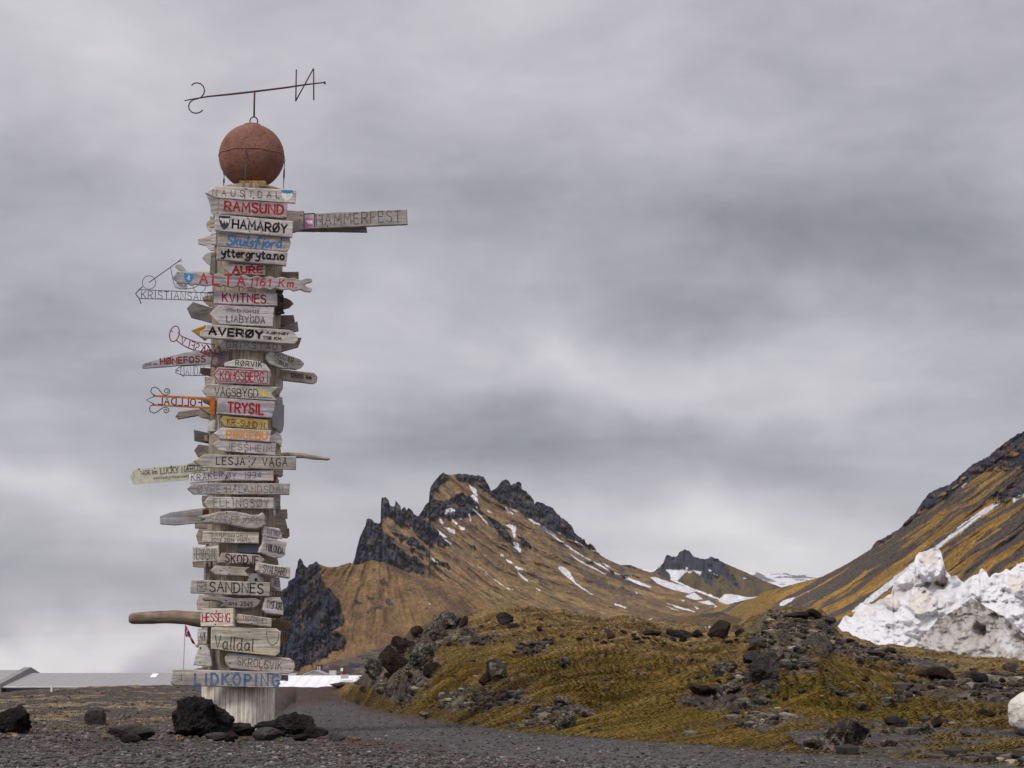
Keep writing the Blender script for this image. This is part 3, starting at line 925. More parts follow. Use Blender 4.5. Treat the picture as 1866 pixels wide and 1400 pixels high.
def rel_b(PX, PY, t):
    ang = (PX - 690) / np.maximum(PY - 940, 30)
    g = fbm2(ang * 9, PY / 80, 4, 251) * 9 + fbm2(PX / 10, PY / 10, 3, 252) * 1.5
    cr = cragmask(PX, PY, CR_B, 240)
    g = g + cr * (-8 + 17 * ridg2(PX / 16, PY / 50, 5, 253, 0.62) + 5.5 * fbm2(PX / 4, PY / 8, 3, 254))
    return g


sheet('headland', 422, 1060, 1.1, RID_B, [(420, 1262), (700, 1240), (1060, 1190)], 1180, [(460, 1100), (640, 1010), (1060, 1000)], 230,
      [(460, 1.5), (580, 1.5), (590, 0.6), (1060, 0.6)], rel_b, col_b, label='steep dark cliff and rounded ochre shoulder at the foot of the brown mountain')

# ---- small rocky peak in the saddle
RID_C = mono(zp(1120, 980, 4.665, [(-100, 300), (150, 255), (330, 275), (370, 245), (405, 230), (425, 180), (450, 138), (490, 158), (530, 155), (550, 115), (575, 110), (595, 88), (640, 110), (665, 150), (690, 160), (730, 172), (790, 178), (820, 155), (860, 172), (880, 175),
                                   (900, 200), (1000, 245), (1130, 300), (1280, 370), (1440, 430), (1550, 480), (1700, 560)]))


def col_c(PX, PY, t):
    C = mixc(np.zeros(PX.shape + (3,)) + np.array([0.125, 0.088, 0.042]), sst(-.1, .4, fbm2(PX / 12, PY / 20, 4, 261)), np.array([0.082, 0.06, 0.042]))
    cr = cragmask(PX, PY, [zp(1120, 980, 4.665, p) for p in [
        [(405, 260), (405, 100), (600, 50), (700, 130), (900, 160), (950, 280), (1020, 360), (1080, 450), (1000, 400), (940, 330), (820, 290), (700, 260), (640, 280), (560, 270), (430, 270)],
        [(750, 270), (830, 290), (840, 400), (780, 400), (745, 340)], [(330, 270), (420, 250), (480, 340), (470, 385), (400, 350)], [(1080, 320), (1130, 325), (1190, 360), (1100, 345)]]], 262)
    rk = ROCKC * (0.9 + 0.5 * fbm2(PX / 4, PY / 7, 4, 263))[..., None]
    C = C * (1 - cr[..., None] * .9) + rk * cr[..., None] * .9
    C = C * (1 + 0.2 * fbm2(PX / 3, PY / 5, 3, 264))[..., None]
    sn = [zp(1120, 980, 4.665, p) for p in [
        [(140, 255), (330, 272), (400, 236), (340, 285), (300, 295), (200, 272)], [(430, 270), (600, 275), (612, 245), (625, 280), (590, 300), (550, 350), (530, 365), (640, 420), (800, 480), (900, 520), (960, 560), (700, 500), (480, 440), (440, 400), (480, 350), (470, 310)],
        [(620, 285), (660, 280), (650, 300), (625, 300)], [(665, 275), (740, 290), (720, 322), (690, 295)], [(798, 268), (830, 285), (800, 288)], [(835, 305), (890, 315), (870, 320)], [(1080, 340), (1125, 340), (1105, 350)],
        [(890, 520), (935, 480), (1000, 480), (1130, 505), (1250, 500), (1180, 540), (1000, 590), (920, 560)]]]
    return mixc(C, snow_mask(PX, PY, sn, 1.5, 8), SNOWC)


sheet('rocky_peak', 1100, 1480, 1.3, RID_C, [(1100, 1120), (1480, 1120)], 2300, 2050, 110, [(1100, .5), (1200, .6), (1205, 2.6), (1310, 2.6), (1320, .5), (1480, .3)],
      lambda PX, PY, t: (fbm2(PX / 14, PY / 30, 4, 265) * 16 + cragmask(PX, PY, [[(1205, 1040), (1205, 990), (1310, 1000), (1350, 1075), (1240, 1040)]], 262) * 22 * ridg2(PX / 9, PY / 18, 4, 266)) ,
      col_c, label='small dark craggy peak in the saddle above a broad snowfield')


# ---- far snowy plateau
def col_d(PX, PY, t):
    C = np.zeros(PX.shape + (3,)) + SNOWC * 0.95
    m = sst(0.08, 0.2, fbm2(PX / 26, PY / 3.2, 5, 271)) 
    m = np.maximum(m, inpoly(PX + 3 * fbm2(PX / 8, PY / 4, 3, 272), PY, [(1370, 1060), (1378, 1042), (1392, 1048), (1400, 1054), (1385, 1058), (1372, 1062)]) * 1.0)
    return mixc(C, m * 0.9, np.array([0.13, 0.125, 0.145]))


sheet('far_plateau', 1330, 1620, 2.0, [(1330, 1050), (1365, 1044), (1380, 1041), (1400, 1043), (1440, 1044), (1465, 1047), (1500, 1051), (1620, 1060)],
      [(1330, 1110), (1620, 1110)], 4200, 3600, 50, [(1330, .6), (1620, .6)], lambda PX, PY, t: fbm2(PX / 20, PY / 8, 3, 273) * 30 * sst(0, .1, t), col_d,
      label='distant low plateau patched with snow')

# ---- right hand mountain slope
RID_R = mono([(1150, 1165), (1230, 1130), (1290, 1110), (1380, 1088)] + zp(1366, 780, 3.182, [(60, 960), (180, 925), (420, 862), (560, 790), (700, 705), (730, 660), (790, 630), (880, 575), (900, 545), (960, 490), (1000, 430), (1040, 375), (1100, 345), (1160, 330), (1230, 265), (1300, 205), (1390, 160), (1450, 105), (1510, 60), (1591, 22)])
             + [(1900, 770), (1960, 730), (2050, 690), (2200, 620), (2600, 560)])
RFLOW_R = [(1150, 1200), (1300, 1150), (1400, 1098), (1500, 1045), (1600, 985), (1700, 915), (1800, 842), (1866, 790), (2600, 240)]
CR_R = [zp(1366, 780, 3.182, p) for p in [
    [(880, 570), (960, 480), (1060, 350), (1240, 240), (1400, 130), (1591, 0), (1900, -200), (1900, 260), (1591, 230), (1480, 250), (1300, 260), (1200, 330), (1100, 420), (1000, 490), (920, 550)],
    [(1390, 390), (1500, 350), (1591, 340), (1900, 300), (1900, 380), (1591, 390), (1480, 410)], [(700, 690), (740, 650), (830, 620), (780, 660)], [(1450, 420), (1500, 390), (1480, 440)]]]
SN_R = [zp(1366, 780, 3.182, p) for p in [
    [(1475, 400), (1450, 420), (1380, 470), (1250, 570), (1100, 680), (1000, 760), (860, 870), (740, 970), (600, 1060), (605, 1050), (680, 990), (830, 870), (960, 770), (1090, 680), (1230, 560), (1370, 460), (1450, 425)],
    [(1480, 425), (1440, 445), (1300, 545), (1150, 655), (1040, 745), (900, 860), (720, 1000), (600, 1070), (590, 1062), (820, 880), (1000, 745), (1200, 590), (1400, 455)],
    [(1525, 410), (1591, 380), (1700, 330), (1700, 350), (1591, 395), (1530, 432)], [(1228, 340), (1255, 318), (1258, 322), (1235, 342)],
    [(175, 1035), (180, 1010), (225, 990), (262, 983), (240, 1005), (200, 1030)], [(330, 952), (345, 945), (340, 952)]]]


def col_r(PX, PY, t):
    R = ipl(PX, RFLOW_R)
    q = (PY - R) / (1 + 0.0009 * (PX - 1400)).clip(0.6, 2)
    q = q + 7 * fbm2(PX / 130, PY / 60, 3, 280)
    st = vn2(PX / 170, q / 9, 281) * .42 + vn2(PX / 90, q / 4.0, 282) * .36 + vn2(PX / 28, q / 2.0, 283) * .22
    gold = np.array([0.37, 0.212, 0.052]); ol = np.array([0.22, 0.155, 0.050]); grey = np.array([0.080, 0.072, 0.074]); br = np.array([0.115, 0.073, 0.033])
    C = np.zeros(PX.shape + (3,)) + gold
    C = mixc(C, sst(1450, 1330, PX) * 0.75, ol)
    C = mixc(C, sst(0.3, 0.5, vn2(PX / 60, q / 6, 284)) * 0.4, br)
    thr = 0.54 + 0.02 * sst(1620, 1500, PX) - 0.085 * sst(1440, 1540, PX) * sst(150, 60, PY - ipl(PX, RID_R)) + 0.10 * sst(1480, 1360, PX) - 0.05 * sst(70, 20, PY - ipl(PX, RID_R)) * sst(1400, 1500, PX) + 0.12 * sst(1080, 1200, PY) * sst(1700, 1800, PX)
    C = mixc(C, sst(-0.012, 0.02, st - thr) * 0.92, grey)
    wx = PX + 7 * fbm2(PX / 14, PY / 10, 4, 285); wy = PY + 5 * fbm2(PX / 12, PY / 10, 4, 286)
    cr = np.zeros(PX.shape)
    for p in CR_R: cr = np.maximum(cr, inpoly(wx, wy, p) * 1.0)
    cr = cr * (1 - 0.7 * sst(0.12, 0.3, fbm2(PX / 22, PY / 9, 5, 287)))
    rk = mixc(np.zeros(PX.shape + (3,)) + ROCKC * 0.85, sst(0, .4, fbm2(PX / 10, PY / 10, 4, 288)), ROCKB)
    C = C * (1 - cr[..., None]) + rk * cr[..., None]
    sp = fbm2(PX / 2.2, PY / 1.8, 3, 289)
    C = C * (1 + 0.35 * sp)[..., None]
    C = mixc(C, snow_mask(PX, PY, SN_R, 2.2, 12), SNOWC)
    return C


def rel_r(PX, PY, t):
    R = ipl(PX, RFLOW_R)
    q = PY - R
    g = fbm2(PX / 150, q / 16, 4, 291) * 10 + fbm2(PX / 20, q / 5, 3, 292) * 1.6
    cr = cragmask(PX, PY, CR_R, 285)
    return (g + cr * (-5 + 11 * ridg2(PX / 22, PY / 18, 5, 293, .6) + 2.5 * fbm2(PX / 4, PY / 4, 3, 294)))


sheet('mountain_slope', 1150, 1880, 1.3, RID_R, [(1150, 1190), (1500, 1190), (2600, 1240)], [(1150, 1250), (1400, 1100), (1866, 700), (2600, 520)],
      [(1150, 900), (1400, 760), (1866, 420), (2600, 330)], 270, [(1150, .4), (1560, .8), (1600, 1.6), (1866, 2.6), (2600, 4)], rel_r, col_r,
      extra_cols=np.linspace(1890, 2600, 70), label='steep slope striped with golden grass and dark scree, a long snow streak across it')


# ---- low lava field in the valley
def col_v(PX, PY, t):
    C = mixc(np.zeros(PX.shape + (3,)) + np.array([0.135, 0.09, 0.045]), sst(-0.15, 0.2, fbm2(PX / 30, PY / 7, 5, 301)), np.array([0.07, 0.058, 0.055]))
    C = C * (1 + 0.5 * fbm2(PX / 3, PY / 2, 4, 302))[..., None]
    sn = [zp(1120, 980, 4.665, p) for p in [[(670, 785), (775, 752), (770, 765), (680, 792)], [(785, 780), (800, 755), (815, 752), (810, 770), (795, 782)], [(370, 775), (410, 768), (400, 778)]]]
    return mixc(C, snow_mask(PX, PY, sn, .8, 15), SNOWC)


sheet('lava_field', 900, 1400, 1.6, [(900, 1165), (960, 1150), (1040, 1140), (1120, 1134), (1200, 1130), (1260, 1122), (1310, 1114), (1350, 1128), (1400, 1180)],
      [(900, 1215), (1400, 1215)], [(900, 760), (1400, 900)], 420, 60, [(900, 1), (1400, 1.5)], lambda PX, PY, t: (fbm2(PX / 30, PY / 9, 4, 303) * 12 + 5 * ridg2(PX / 9, PY / 4, 3, 304)) * sst(0, .1, t + .02), col_v,
      label='dark lava field with dry grass on the valley floor')
# ---- grey lava shoulder behind the white roof
sheet('lava_field', 560, 760, 1.4, [(560, 1232), (585, 1216), (600, 1210), (640, 1199), (680, 1188), (720, 1176), (760, 1168)],
      [(560, 1262), (760, 1262)], 620, 430, 60, [(560, .6), (760, 1.2)], lambda PX, PY, t: (fbm2(PX / 18, PY / 7, 4, 313) * 8 + 3 * ridg2(PX / 6, PY / 3, 3, 314)) * sst(0, .1, t + .02),
      lambda PX, PY, t: mixc(mixc(np.zeros(PX.shape + (3,)) + np.array([0.135, 0.108, 0.085]), sst(-0.1, 0.3, fbm2(PX / 16, PY / 5, 5, 315)), np.array([0.066, 0.06, 0.064])) * (1 + 0.4 * fbm2(PX / 3, PY / 2, 3, 316))[..., None],
                             np.exp(-((PY - ipl(PX, [(610, 1224), (640, 1212), (690, 1209), (760, 1206)])) / 2.2) ** 2) * .8, np.array([0.03, 0.032, 0.045])),
      label='grey lava shoulder rising behind the white roof')
# ================================================================== SIGNPOST
PY0 = 20.0                                     # distance of the post
AX = [(250, 459.5), (340, 457), (490, 451.5), (760, 445), (1000, 440), (1255, 434.5), (1315, 434), (1350, 434)]
HW = [(250, 58), (340, 59), (490, 62), (760, 62), (1000, 63), (1255, 65), (1318, 64), (1350, 66)]


def axis_at(py):
    p = at(ipl(py, AX), py, PY0)
    fw = p[1] * math.cos(TH) + (p[2] - CAM[2]) * math.sin(TH)
    return p, float(ipl(py, HW)) / F * fw


post_root = empty('signpost', tuple(at(434, 1326, PY0)))
tag(post_root, 'tall weathered wooden post covered with town name boards under a rusty iron ball', 'signpost')


def part(name, V, Fc, mat, parent=None, **kw):
    al = kw.pop('alpha', None)
    o = mesh(name, V, Fc, mat, **kw)
    if al is not None: o.color[3] = al
    reparent(o, post_root) if parent is None else None
    if parent is not None:
        o.parent = parent
    return o


def build_post():
    pys = np.concatenate([np.linspace(1345, 1240, 60), np.linspace(1238, 349, 330)])
    k = 220
    a = np.linspace(0, 2 * math.pi, k, endpoint=False)
    V = []; UV = []
    for i, py in enumerate(pys):
        c, r = axis_at(py)
        zz = c[2]
        # slightly octagonal log with deep upright checks in the wood
        crk = ridg2(a * 13 + 0.6 * np.sin(zz * 1.7), zz * 0.45 + 0 * a, 4, 401, 0.6)
        rr = r * (1 + 0.005 * np.cos(a * 7 + 0.6) + 0.010 * fbm2(a * 3, zz * 0.8 + 0 * a, 3, 402)) - 0.012 * sst(0.35, 0.8, crk) - 0.007 * sst(0.1, 0.6, fbm2(a * 28, zz * 2.0 + 0 * a, 3, 403))
        rr = rr + 0.006
        V.append(np.stack([c[0] + rr * np.cos(a), c[1] + rr * np.sin(a), zz + 0 * a], -1))
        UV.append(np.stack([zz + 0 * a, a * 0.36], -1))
    V.append(V[-1] * 0 + V[-1].mean(0)); UV.append(UV[-1])
    V = np.array(V); UV = np.array(UV)
    n, k2 = V.shape[:2]
    i = np.arange(n - 1)[:, None] * k + np.arange(k)[None, :]
    j = np.arange(n - 1)[:, None] * k + (np.arange(k)[None, :] + 1) % k
    Fc = np.stack([i, i + k, j + k, j], -1).reshape(-1, 4)[:, ::-1]
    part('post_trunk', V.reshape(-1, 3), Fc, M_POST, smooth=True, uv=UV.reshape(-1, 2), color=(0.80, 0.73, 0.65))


build_post()

# stroke letters, units of 1/10 cap height
FONT = {
 'A': '0,0 3,10 6,0;1.3,3.8 4.7,3.8', 'B': '0,0 0,10 3.2,10 5,8.8 5,6.6 3.4,5.3 0,5.3;3.4,5.3 5.5,4.2 5.6,1.5 3.8,0 0,0',
 'C': '5.6,8.3 4.2,10 1.8,10 0.2,7.8 0,5 0.2,2.2 1.8,0 4.2,0 5.6,1.7', 'D': '0,0 0,10 3,10 5.2,8 5.8,5 5.2,2 3,0 0,0',
 'E': '5,10 0,10 0,0 5,0;0,5.2 4.2,5.2', 'F': '5,10 0,10 0,0;0,5.2 4.2,5.2', 'G': '5.6,8.3 4.2,10 1.8,10 0.2,7.8 0,5 0.2,2.2 1.8,0 4.2,0 5.6,1.8 5.6,4.6 3.2,4.6',
 'H': '0,0 0,10;6,0 6,10;0,5.1 6,5.1', 'I': '0,0 0,10', 'J': '4,10 4,2 3,0.3 1.2,0 0,1.8', 'K': '0,0 0,10;5.4,10 0,4.6;1.8,6 5.8,0', 'L': '0,10 0,0 5,0',
 'M': '0,0 0.6,10 3.5,3.5 6.4,10 7,0', 'N': '0,0 0,10 5.8,0 5.8,10', 'O': '3,10 0.9,9 0,6.5 0,3.5 0.9,1 3,0 5.1,1 6,3.5 6,6.5 5.1,9 3,10',
 'P': '0,0 0,10 3.4,10 5.4,8.6 5.4,6.2 3.4,4.8 0,4.8', 'R': '0,0 0,10 3.4,10 5.4,8.6 5.4,6.2 3.4,4.8 0,4.8;2.4,4.8 5.8,0',
 'S': '5.3,8.4 4.2,9.8 2.2,10 0.6,9 0.4,7 1.6,5.6 4.2,4.6 5.4,3.2 5.2,1.2 3.6,0 1.6,0 0,1.6', 'T': '0,10 6,10;3,10 3,0', 'U': '0,10 0,3 1,0.6 3,0 5,0.6 5.8,3 5.8,10',
 'V': '0,10 3,0 6,10', 'W': '0,10 1.8,0 3.8,7 5.8,0 7.6,10', 'Y': '0,10 3,5 6,10;3,5 3,0', 'Z': '0,10 5.6,10 0,0 5.6,0',
 'Å': '0,0 3,9 6,0;1.3,3.8 4.7,3.8;3,9.6 2.4,10.3 3,11 3.6,10.3 3,9.6', 'Ö': '3,10 0.9,9 0,6.5 0,3.5 0.9,1 3,0 5.1,1 6,3.5 6,6.5 5.1,9 3,10;1.8,11 2,11.4;4,11 4.2,11.4',
 'Ø': '3,10 0.9,9 0,6.5 0,3.5 0.9,1 3,0 5.1,1 6,3.5 6,6.5 5.1,9 3,10;0,-0.4 6,10.4', 'Æ': '0,0 4,10 8,10;4.4,10 4.4,0 8,0;1.6,3.8 4.4,3.8;4.4,5.2 7.4,5.2',
 '1': '0.4,8.3 2,10 2,0', '2': '0,8 1,9.8 3.4,10 5,8.4 4.8,6.2 0,0 5.2,0', '4': '4,0 4,10 0,3 5.4,3', '5': '5,10 0.6,10 0.4,5.6 2.6,6.2 4.8,5 5.2,2.6 4,0.4 1.8,0 0,1',
 '0': '2.8,10 0.8,9 0,6.5 0,3.5 0.8,1 2.8,0 4.8,1 5.6,3.5 5.6,6.5 4.8,9 2.8,10', '6': '4.8,9.4 3,10 1,8 0,4 0.6,1 2.8,0 5,1.4 5.2,4 3.4,5.8 1.2,5.2 0.1,3.4',
 '9': '0.4,0.6 2.4,0 4.4,2 5.4,6 4.8,9 2.6,10 0.4,8.6 0.2,6 2,4.2 4.2,4.8 5.3,6.6', '3': '0,9 2,10 4.6,9.2 4.8,6.6 2.4,5.4 5,4.2 5.2,1.2 3,0 0,0.8', '7': '0,10 5.4,10 1.8,0',
 '.': '0,0 0.3,0.3', '·': '0,4.6 0.3,5', '-': '0,4.6 2.6,4.6', '/': '0,0 5.4,9.4', ':': '0,2 0.2,2.3;0,7 0.2,7.3', ' ': '', '!': '0,0 0,0.5;0,3 0,10', '1c': '0,0 0,7',
 # lower case
 'a': '4.4,5.6 2.4,6.2 0.4,4.6 0.2,2 1.6,0.2 3.6,1 4.5,3;4.6,6 4.4,1 5.6,0', 'd': '4.4,5.2 2.4,6.2 0.4,4.6 0.2,2 1.6,0.2 3.6,1 4.6,3;4.8,10 4.6,1 5.6,0', 'e': '0.4,3.2 4.2,3.6 3.8,5.6 2,6.2 0.2,4.4 0.2,1.8 1.8,0 4.4,1.2',
 'f': '4.6,9 3.6,10 2.4,9 2,6 1.6,0 0.6,-2.4;0,5.8 4,5.8', 'g': '4.4,5.6 2.4,6.2 0.4,4.6 0.2,2 1.6,0.2 3.6,1 4.5,4;4.6,6 4.4,-1.6 3,-3.2 0.6,-3.2 -0.8,-1.8', 'j': '2.2,6 2,-1 0.8,-2.8 -1,-2.2;2.4,8.6 2.5,8.9',
 'k': '0.4,10 0.2,0;4,6.2 0.4,3;1.6,3.8 4.4,0', 'l': '0.6,10 0.2,1 1.2,0', 'm': '0,6.2 0.3,0;0.3,4.4 1.8,6.2 3,5.4 3,0;3,4.4 4.6,6.2 6,5.4 6.2,0', 'n': '0,6.2 0.3,0;0.3,4.4 2.2,6.2 4,5.4 4.2,0.6 5,0',
 'o': '2.4,6.2 0.4,4.8 0.2,1.8 2,0 4.2,1 4.6,4.4 2.4,6.2', 'r': '0.2,6.2 0.4,0;0.4,4 2,6 3.8,5.8', 's': '4,5.4 2.2,6.2 0.8,5 1.2,3.6 3.4,2.8 4,1.4 2.6,0 0,0.6', 't': '1.6,9 1.4,1.4 2.4,0 3.8,0.6;0,6.2 3.6,6.4',
 'u': '0.2,6 0.4,1.4 1.8,0 3.8,1.4 4.4,4;4.5,6 4.4,1 5.4,0', 'y': '0.2,6.2 0.6,3 2.2,2 4,3.6;4.8,6.4 3.8,-1 2,-3 -0.8,-2.6', 'w': '0,6 1.2,0 2.6,5 4,0 5.2,6', 'c': '4,5.2 2.4,6.2 0.4,4.6 0.2,1.8 2,0 4.2,1', 'i': '0,6 0.2,0;0,8.6 0.1,8.9', 'v': '0,6 2.2,0 4.4,6',
}


def strokes(ch):
    s = FONT.get(ch, '')
    out = []
    for st in s.split(';'):
        if st.strip():
            out.append([tuple(float(v) for v in p.split(',')) for p in st.split()])
    return out


class Plane:
    """board plane tangent to the post, facing azimuth a (deg, + = turned to the right)"""
    def __init__(self, a, off, pyc):
        c, r = axis_at(pyc)
        a = math.radians(a)
        self.n = np.array([math.sin(a), -math.cos(a), 0.0])
        self.t = np.array([math.cos(a), math.sin(a), 0.0])
        self.p0 = c + self.n * (r + off)

    def P(self, pts, out=0.0):
        pts = np.asarray(pts, float)
        x, y, z = raydir(pts[:, 0], pts[:, 1])
        d = np.stack([x, y, z], -1)
        k = ((self.p0 - CAM) @ self.n) / (d @ self.n)
        return CAM + d * k[:, None] + self.n * out


def q_smooth(poly, rr=0.0):
    return poly


def prism(pl, poly, th, bev=0.004, jit=0.0, out=0.0, sub=3.0):
    """solid board: outline in photo pixels, thickness th backwards, small bevel in front"""
    P = np.asarray(poly, float)
    # subdivide and roughen the outline
    if jit:
        Q = []
        for i in range(len(P)):
            a = P[i]; b = P[(i + 1) % len(P)]
            L = np.linalg.norm(b - a)
            m = max(1, int(L / sub))
            nrm = np.array([b[1] - a[1], a[0] - b[0]]) / (L + 1e-9)
            for s in range(m):
                q = a + (b - a) * s / m
                if s:
                    q = q + nrm * rng.normal(0, jit)
                Q.append(q)
        P = np.array(Q)
    W0 = pl.P(P, out)
    U = np.stack([(W0 - pl.p0) @ pl.t, W0[:, 2]], -1)
    area = 0.5 * np.sum(U[:, 0] * np.roll(U[:, 1], -1) - np.roll(U[:, 0], -1) * U[:, 1])
    if area < 0:
        W0 = W0[::-1]; U = U[::-1]
    n = len(W0)
    e1 = U - np.roll(U, 1, 0); e2 = np.roll(U, -1, 0) - U
    e1 /= np.linalg.norm(e1, axis=1)[:, None] + 1e-9; e2 /= np.linalg.norm(e2, axis=1)[:, None] + 1e-9
    nn = np.stack([-(e1[:, 1] + e2[:, 1]), e1[:, 0] + e2[:, 0]], -1)
    nn /= np.maximum(np.linalg.norm(nn, axis=1), 0.5)[:, None]
    ins = W0 + (nn[:, :1] * pl.t + nn[:, 1:] * np.array([0, 0, 1.0])) * bev
    V = np.concatenate([ins, W0 - pl.n * bev, W0 - pl.n * th])
    Fc = [list(range(n)), list(range(2 * n, 3 * n))[::-1]]
    for i in range(n):
        j = (i + 1) % n
        Fc.append([i, i + n, j + n, j])
        Fc.append([i + n, i + 2 * n, j + 2 * n, j + n])
    uv = np.stack([(V - pl.p0) @ pl.t + 5, V[:, 2]], -1)
    return V, Fc, uv


def ribbon(P2, pl, w, out, wob=0.0):
    """flat brush stroke through photo points P2 on plane pl, width w metres"""
    P = pl.P(P2, 0)
    U = np.stack([(P - pl.p0) @ pl.t, P[:, 2]], -1)
    n = len(U)
    seg = []
    closed = n > 3 and np.linalg.norm(U[0] - U[-1]) < 1e-4
    T = np.zeros_like(U)
    for i in range(n):
        a = U[i - 1] if i > 0 else (U[-2] if closed else U[i])
        b = U[i + 1] if i < n - 1 else (U[1] if closed else U[i])
        d1 = U[i] - a; d2_ = b - U[i]
        d1 = d1 / (np.linalg.norm(d1) + 1e-9); d2_ = d2_ / (np.linalg.norm(d2_) + 1e-9)
        d = d1 + d2_
        L = np.linalg.norm(d)
        if L < 0.3: d = d2_ if np.linalg.norm(d2_) > 0 else d1; L = np.linalg.norm(d) + 1e-9
        T[i] = d / L
        cosh = max(0.55, abs(float(np.dot(T[i], d2_ if np.linalg.norm(d2_) > .5 else d1))))
        seg.append(1 / cosh)
    if not closed:
        U = U.copy()
        U[0] -= T[0] * w * 0.3; U[-1] += T[-1] * w * 0.3
    N = np.stack([-T[:, 1], T[:, 0]], -1)
    hw = (w / 2) * np.array(seg)[:, None] * (1 + rng.uniform(-wob, wob, n))[:, None]
    A = U + N * hw; B = U - N * hw
    to3 = lambda Q: pl.p0 * np.array([1, 1, 0]) + Q[:, :1] * pl.t + Q[:, 1:] * np.array([0, 0, 1.0]) + pl.n * out
    V = np.concatenate([to3(A), to3(B)])
    Fc = [[i, i + n, i + 1 + n, i + 1] for i in range(n - 1)]
    return V, Fc


def layout(text, h, base, slant=0.0, jit=0.02, gap=2.4, dots=None):
    """list of photo-pixel polylines for the text on polyline baseline base (px), cap height h px"""
    glyphs = []; x = 0
    for ch in text:
        st = strokes(ch)
        w = max([p[0] for s in st for p in s], default=3.0)
        thin = 0.7 if (w < 1 and ch not in ' .') else 0.0
        glyphs.append((x + thin, st)); x += w + 2 * thin + gap
    total = max(x - gap, 0.1)
    B = np.asarray(base, float)
    L = np.concatenate([[0], np.cumsum(np.linalg.norm(np.diff(B, axis=0), axis=1))])
    mir = B[-1][0] < B[0][0]

    def pos(s, y):
        s = min(max(s, 0), 1) * L[-1]
        k = min(np.searchsorted(L, s, side='right') - 1, len(L) - 2)
        d = (B[k + 1] - B[k]) / (L[k + 1] - L[k] + 1e-9)
        p = B[k] + d * (s - L[k])
        up = np.array([d[1], -d[0]])
        if up[1] > 0: up = -up
        up = up * 0.5 + np.array([0, -0.5]); up /= np.linalg.norm(up)
        return p + up * y
    out = []
    for gx, st in glyphs:
        jx, jy = rng.normal(0, jit * 4), rng.normal(0, jit * h)
        for s in st:
            out.append([pos((gx + x + jx * 0.3 + slant * y * 0.1) / total, y * h / 10 + jy) for x, y in s])
    return out


UNIT = 20.3 / F         # metres per photo pixel at the post
WOODS = [(0.48, 0.435, 0.42), (0.56, 0.51, 0.48), (0.42, 0.375, 0.36), (0.53, 0.485, 0.48), (0.45, 0.395, 0.35)]
COLS = {'red': (0.33, 0.012, 0.022), 'black': (0.012, 0.012, 0.016), 'dark': (0.035, 0.030, 0.035), 'grey': (0.10, 0.09, 0.10), 'carve': (0.17, 0.15, 0.145),
        'blue': (0.04, 0.16, 0.36), 'orange': (0.72, 0.27, 0.02), 'dred': (0.20, 0.03, 0.03), 'brown': (0.20, 0.045, 0.022), 'ink': (0.06, 0.055, 0.09)}
nb = 0


def conv(ox, oy, s, pts):
    return [(ox + x / s, oy + y / s) for x, y in pts]


ZM = {'A': (350, 320, 7.775), 'B': (240, 460, 7.775), 'C': (370, 480, 7.775), 'D': (240, 620, 7.775), 'E': (370, 620, 7.775), 'F': (230, 780, 7.775),
      'G': (370, 760, 7.775), 'H': (330, 900, 7.775), 'I': (330, 1060, 7.775), 'J': (220, 1100, 7.775), 'K': (300, 1190, 7.177), 'P': (220, 100, 3.332), 'X': (0, 0, 1)}


def Zc(z, pts):
    return conv(*ZM[z], pts)


def board(z, poly, a=14, off=0.045, th=0.03, color=None, label=None, text=(), nails=(), name='direction_board', mat=None, jit=0.14, bev=0.006, pyc=None):
    global nb
    nb += 1
    if mat is None: mat = M_WOOD
    P = Zc(z, poly)
    ys = [p[1] for p in P]
    pl = Plane(a, off, pyc or (min(ys) + max(ys)) / 2)
    V, Fc, uv = prism(pl, P, th, bev, jit)
    c = color or WOODS[nb % len(WOODS)]
    tone = 0.86 + 0.26 * ((nb * 0.618) % 1.0)
    c = tuple(v * tone for v in c)
    o = part(name, V, Fc, mat, uv=uv, color=c)
    if label: o['label'] = label
    lay = 0
    for tx in text:
        s, base, h, w, cn = tx[:5]
        opt = tx[5] if len(tx) > 5 else {}
        zz = opt.get('z', z)
        sc = ZM[zz][2]
        items = []
        for st in layout(s, h / sc, Zc(zz, base), opt.get('slant', 0.0), opt.get('jit', 0.025), opt.get('gap', 2.4)):
            lay += 1
            items.append(ribbon(st, pl, w / sc * UNIT, 0.0012 + 0.00012 * (lay % 12), 0.12))
            if opt.get('serif'):
                for e in (st[0], st[-1]):
                    lay += 1
                    d = h / sc * 0.16
                    items.append(ribbon([(e[0] - d, e[1]), (e[0] + d, e[1])], pl, w / sc * UNIT * 0.7, 0.0012 + 0.00012 * (lay % 12)))
        if items:
            VV, FF = join_np(items)
            part('lettering', VV, FF, M_PAINT, parent=o, color=COLS[cn] if isinstance(cn, str) else cn, alpha=opt.get('keep', 0.95))
    if nails:
        items = []
        for (nx, ny) in Zc(z, nails):
            q = []
            for k in range(6):
                an = k * math.pi / 3
                q.append((nx + 1.25 * math.cos(an), ny + 1.25 * math.sin(an)))
            V2, F2, _ = prism(pl, q, 0.01, 0.0008, 0, 0.003)
            items.append((V2, F2))
        VV, FF = join_np(items)
        part('nail', VV, FF, M_NAIL, parent=o)
    o['_n'] = nb
    del o['_n']
    return o, pl


def emblem(o, pl, name, z, poly, color, out=0.002, th=0.002):
    V, Fc, uv = prism(pl, Zc(z, poly), th, 0.0004, 0, out)
    return part(name, V, Fc, M_METAL, parent=o, color=color)


def shieldpoly(x0, x1, y0, y1, round_=True):
    xm = (x0 + x1) / 2
    return [(x0, y0), (x1, y0), (x1, y0 + (y1 - y0) * .55), (x1 - (x1 - x0) * .12, y0 + (y1 - y0) * .75), (xm, y1), (x0 + (x1 - x0) * .12, y0 + (y1 - y0) * .75), (x0, y0 + (y1 - y0) * .55)]


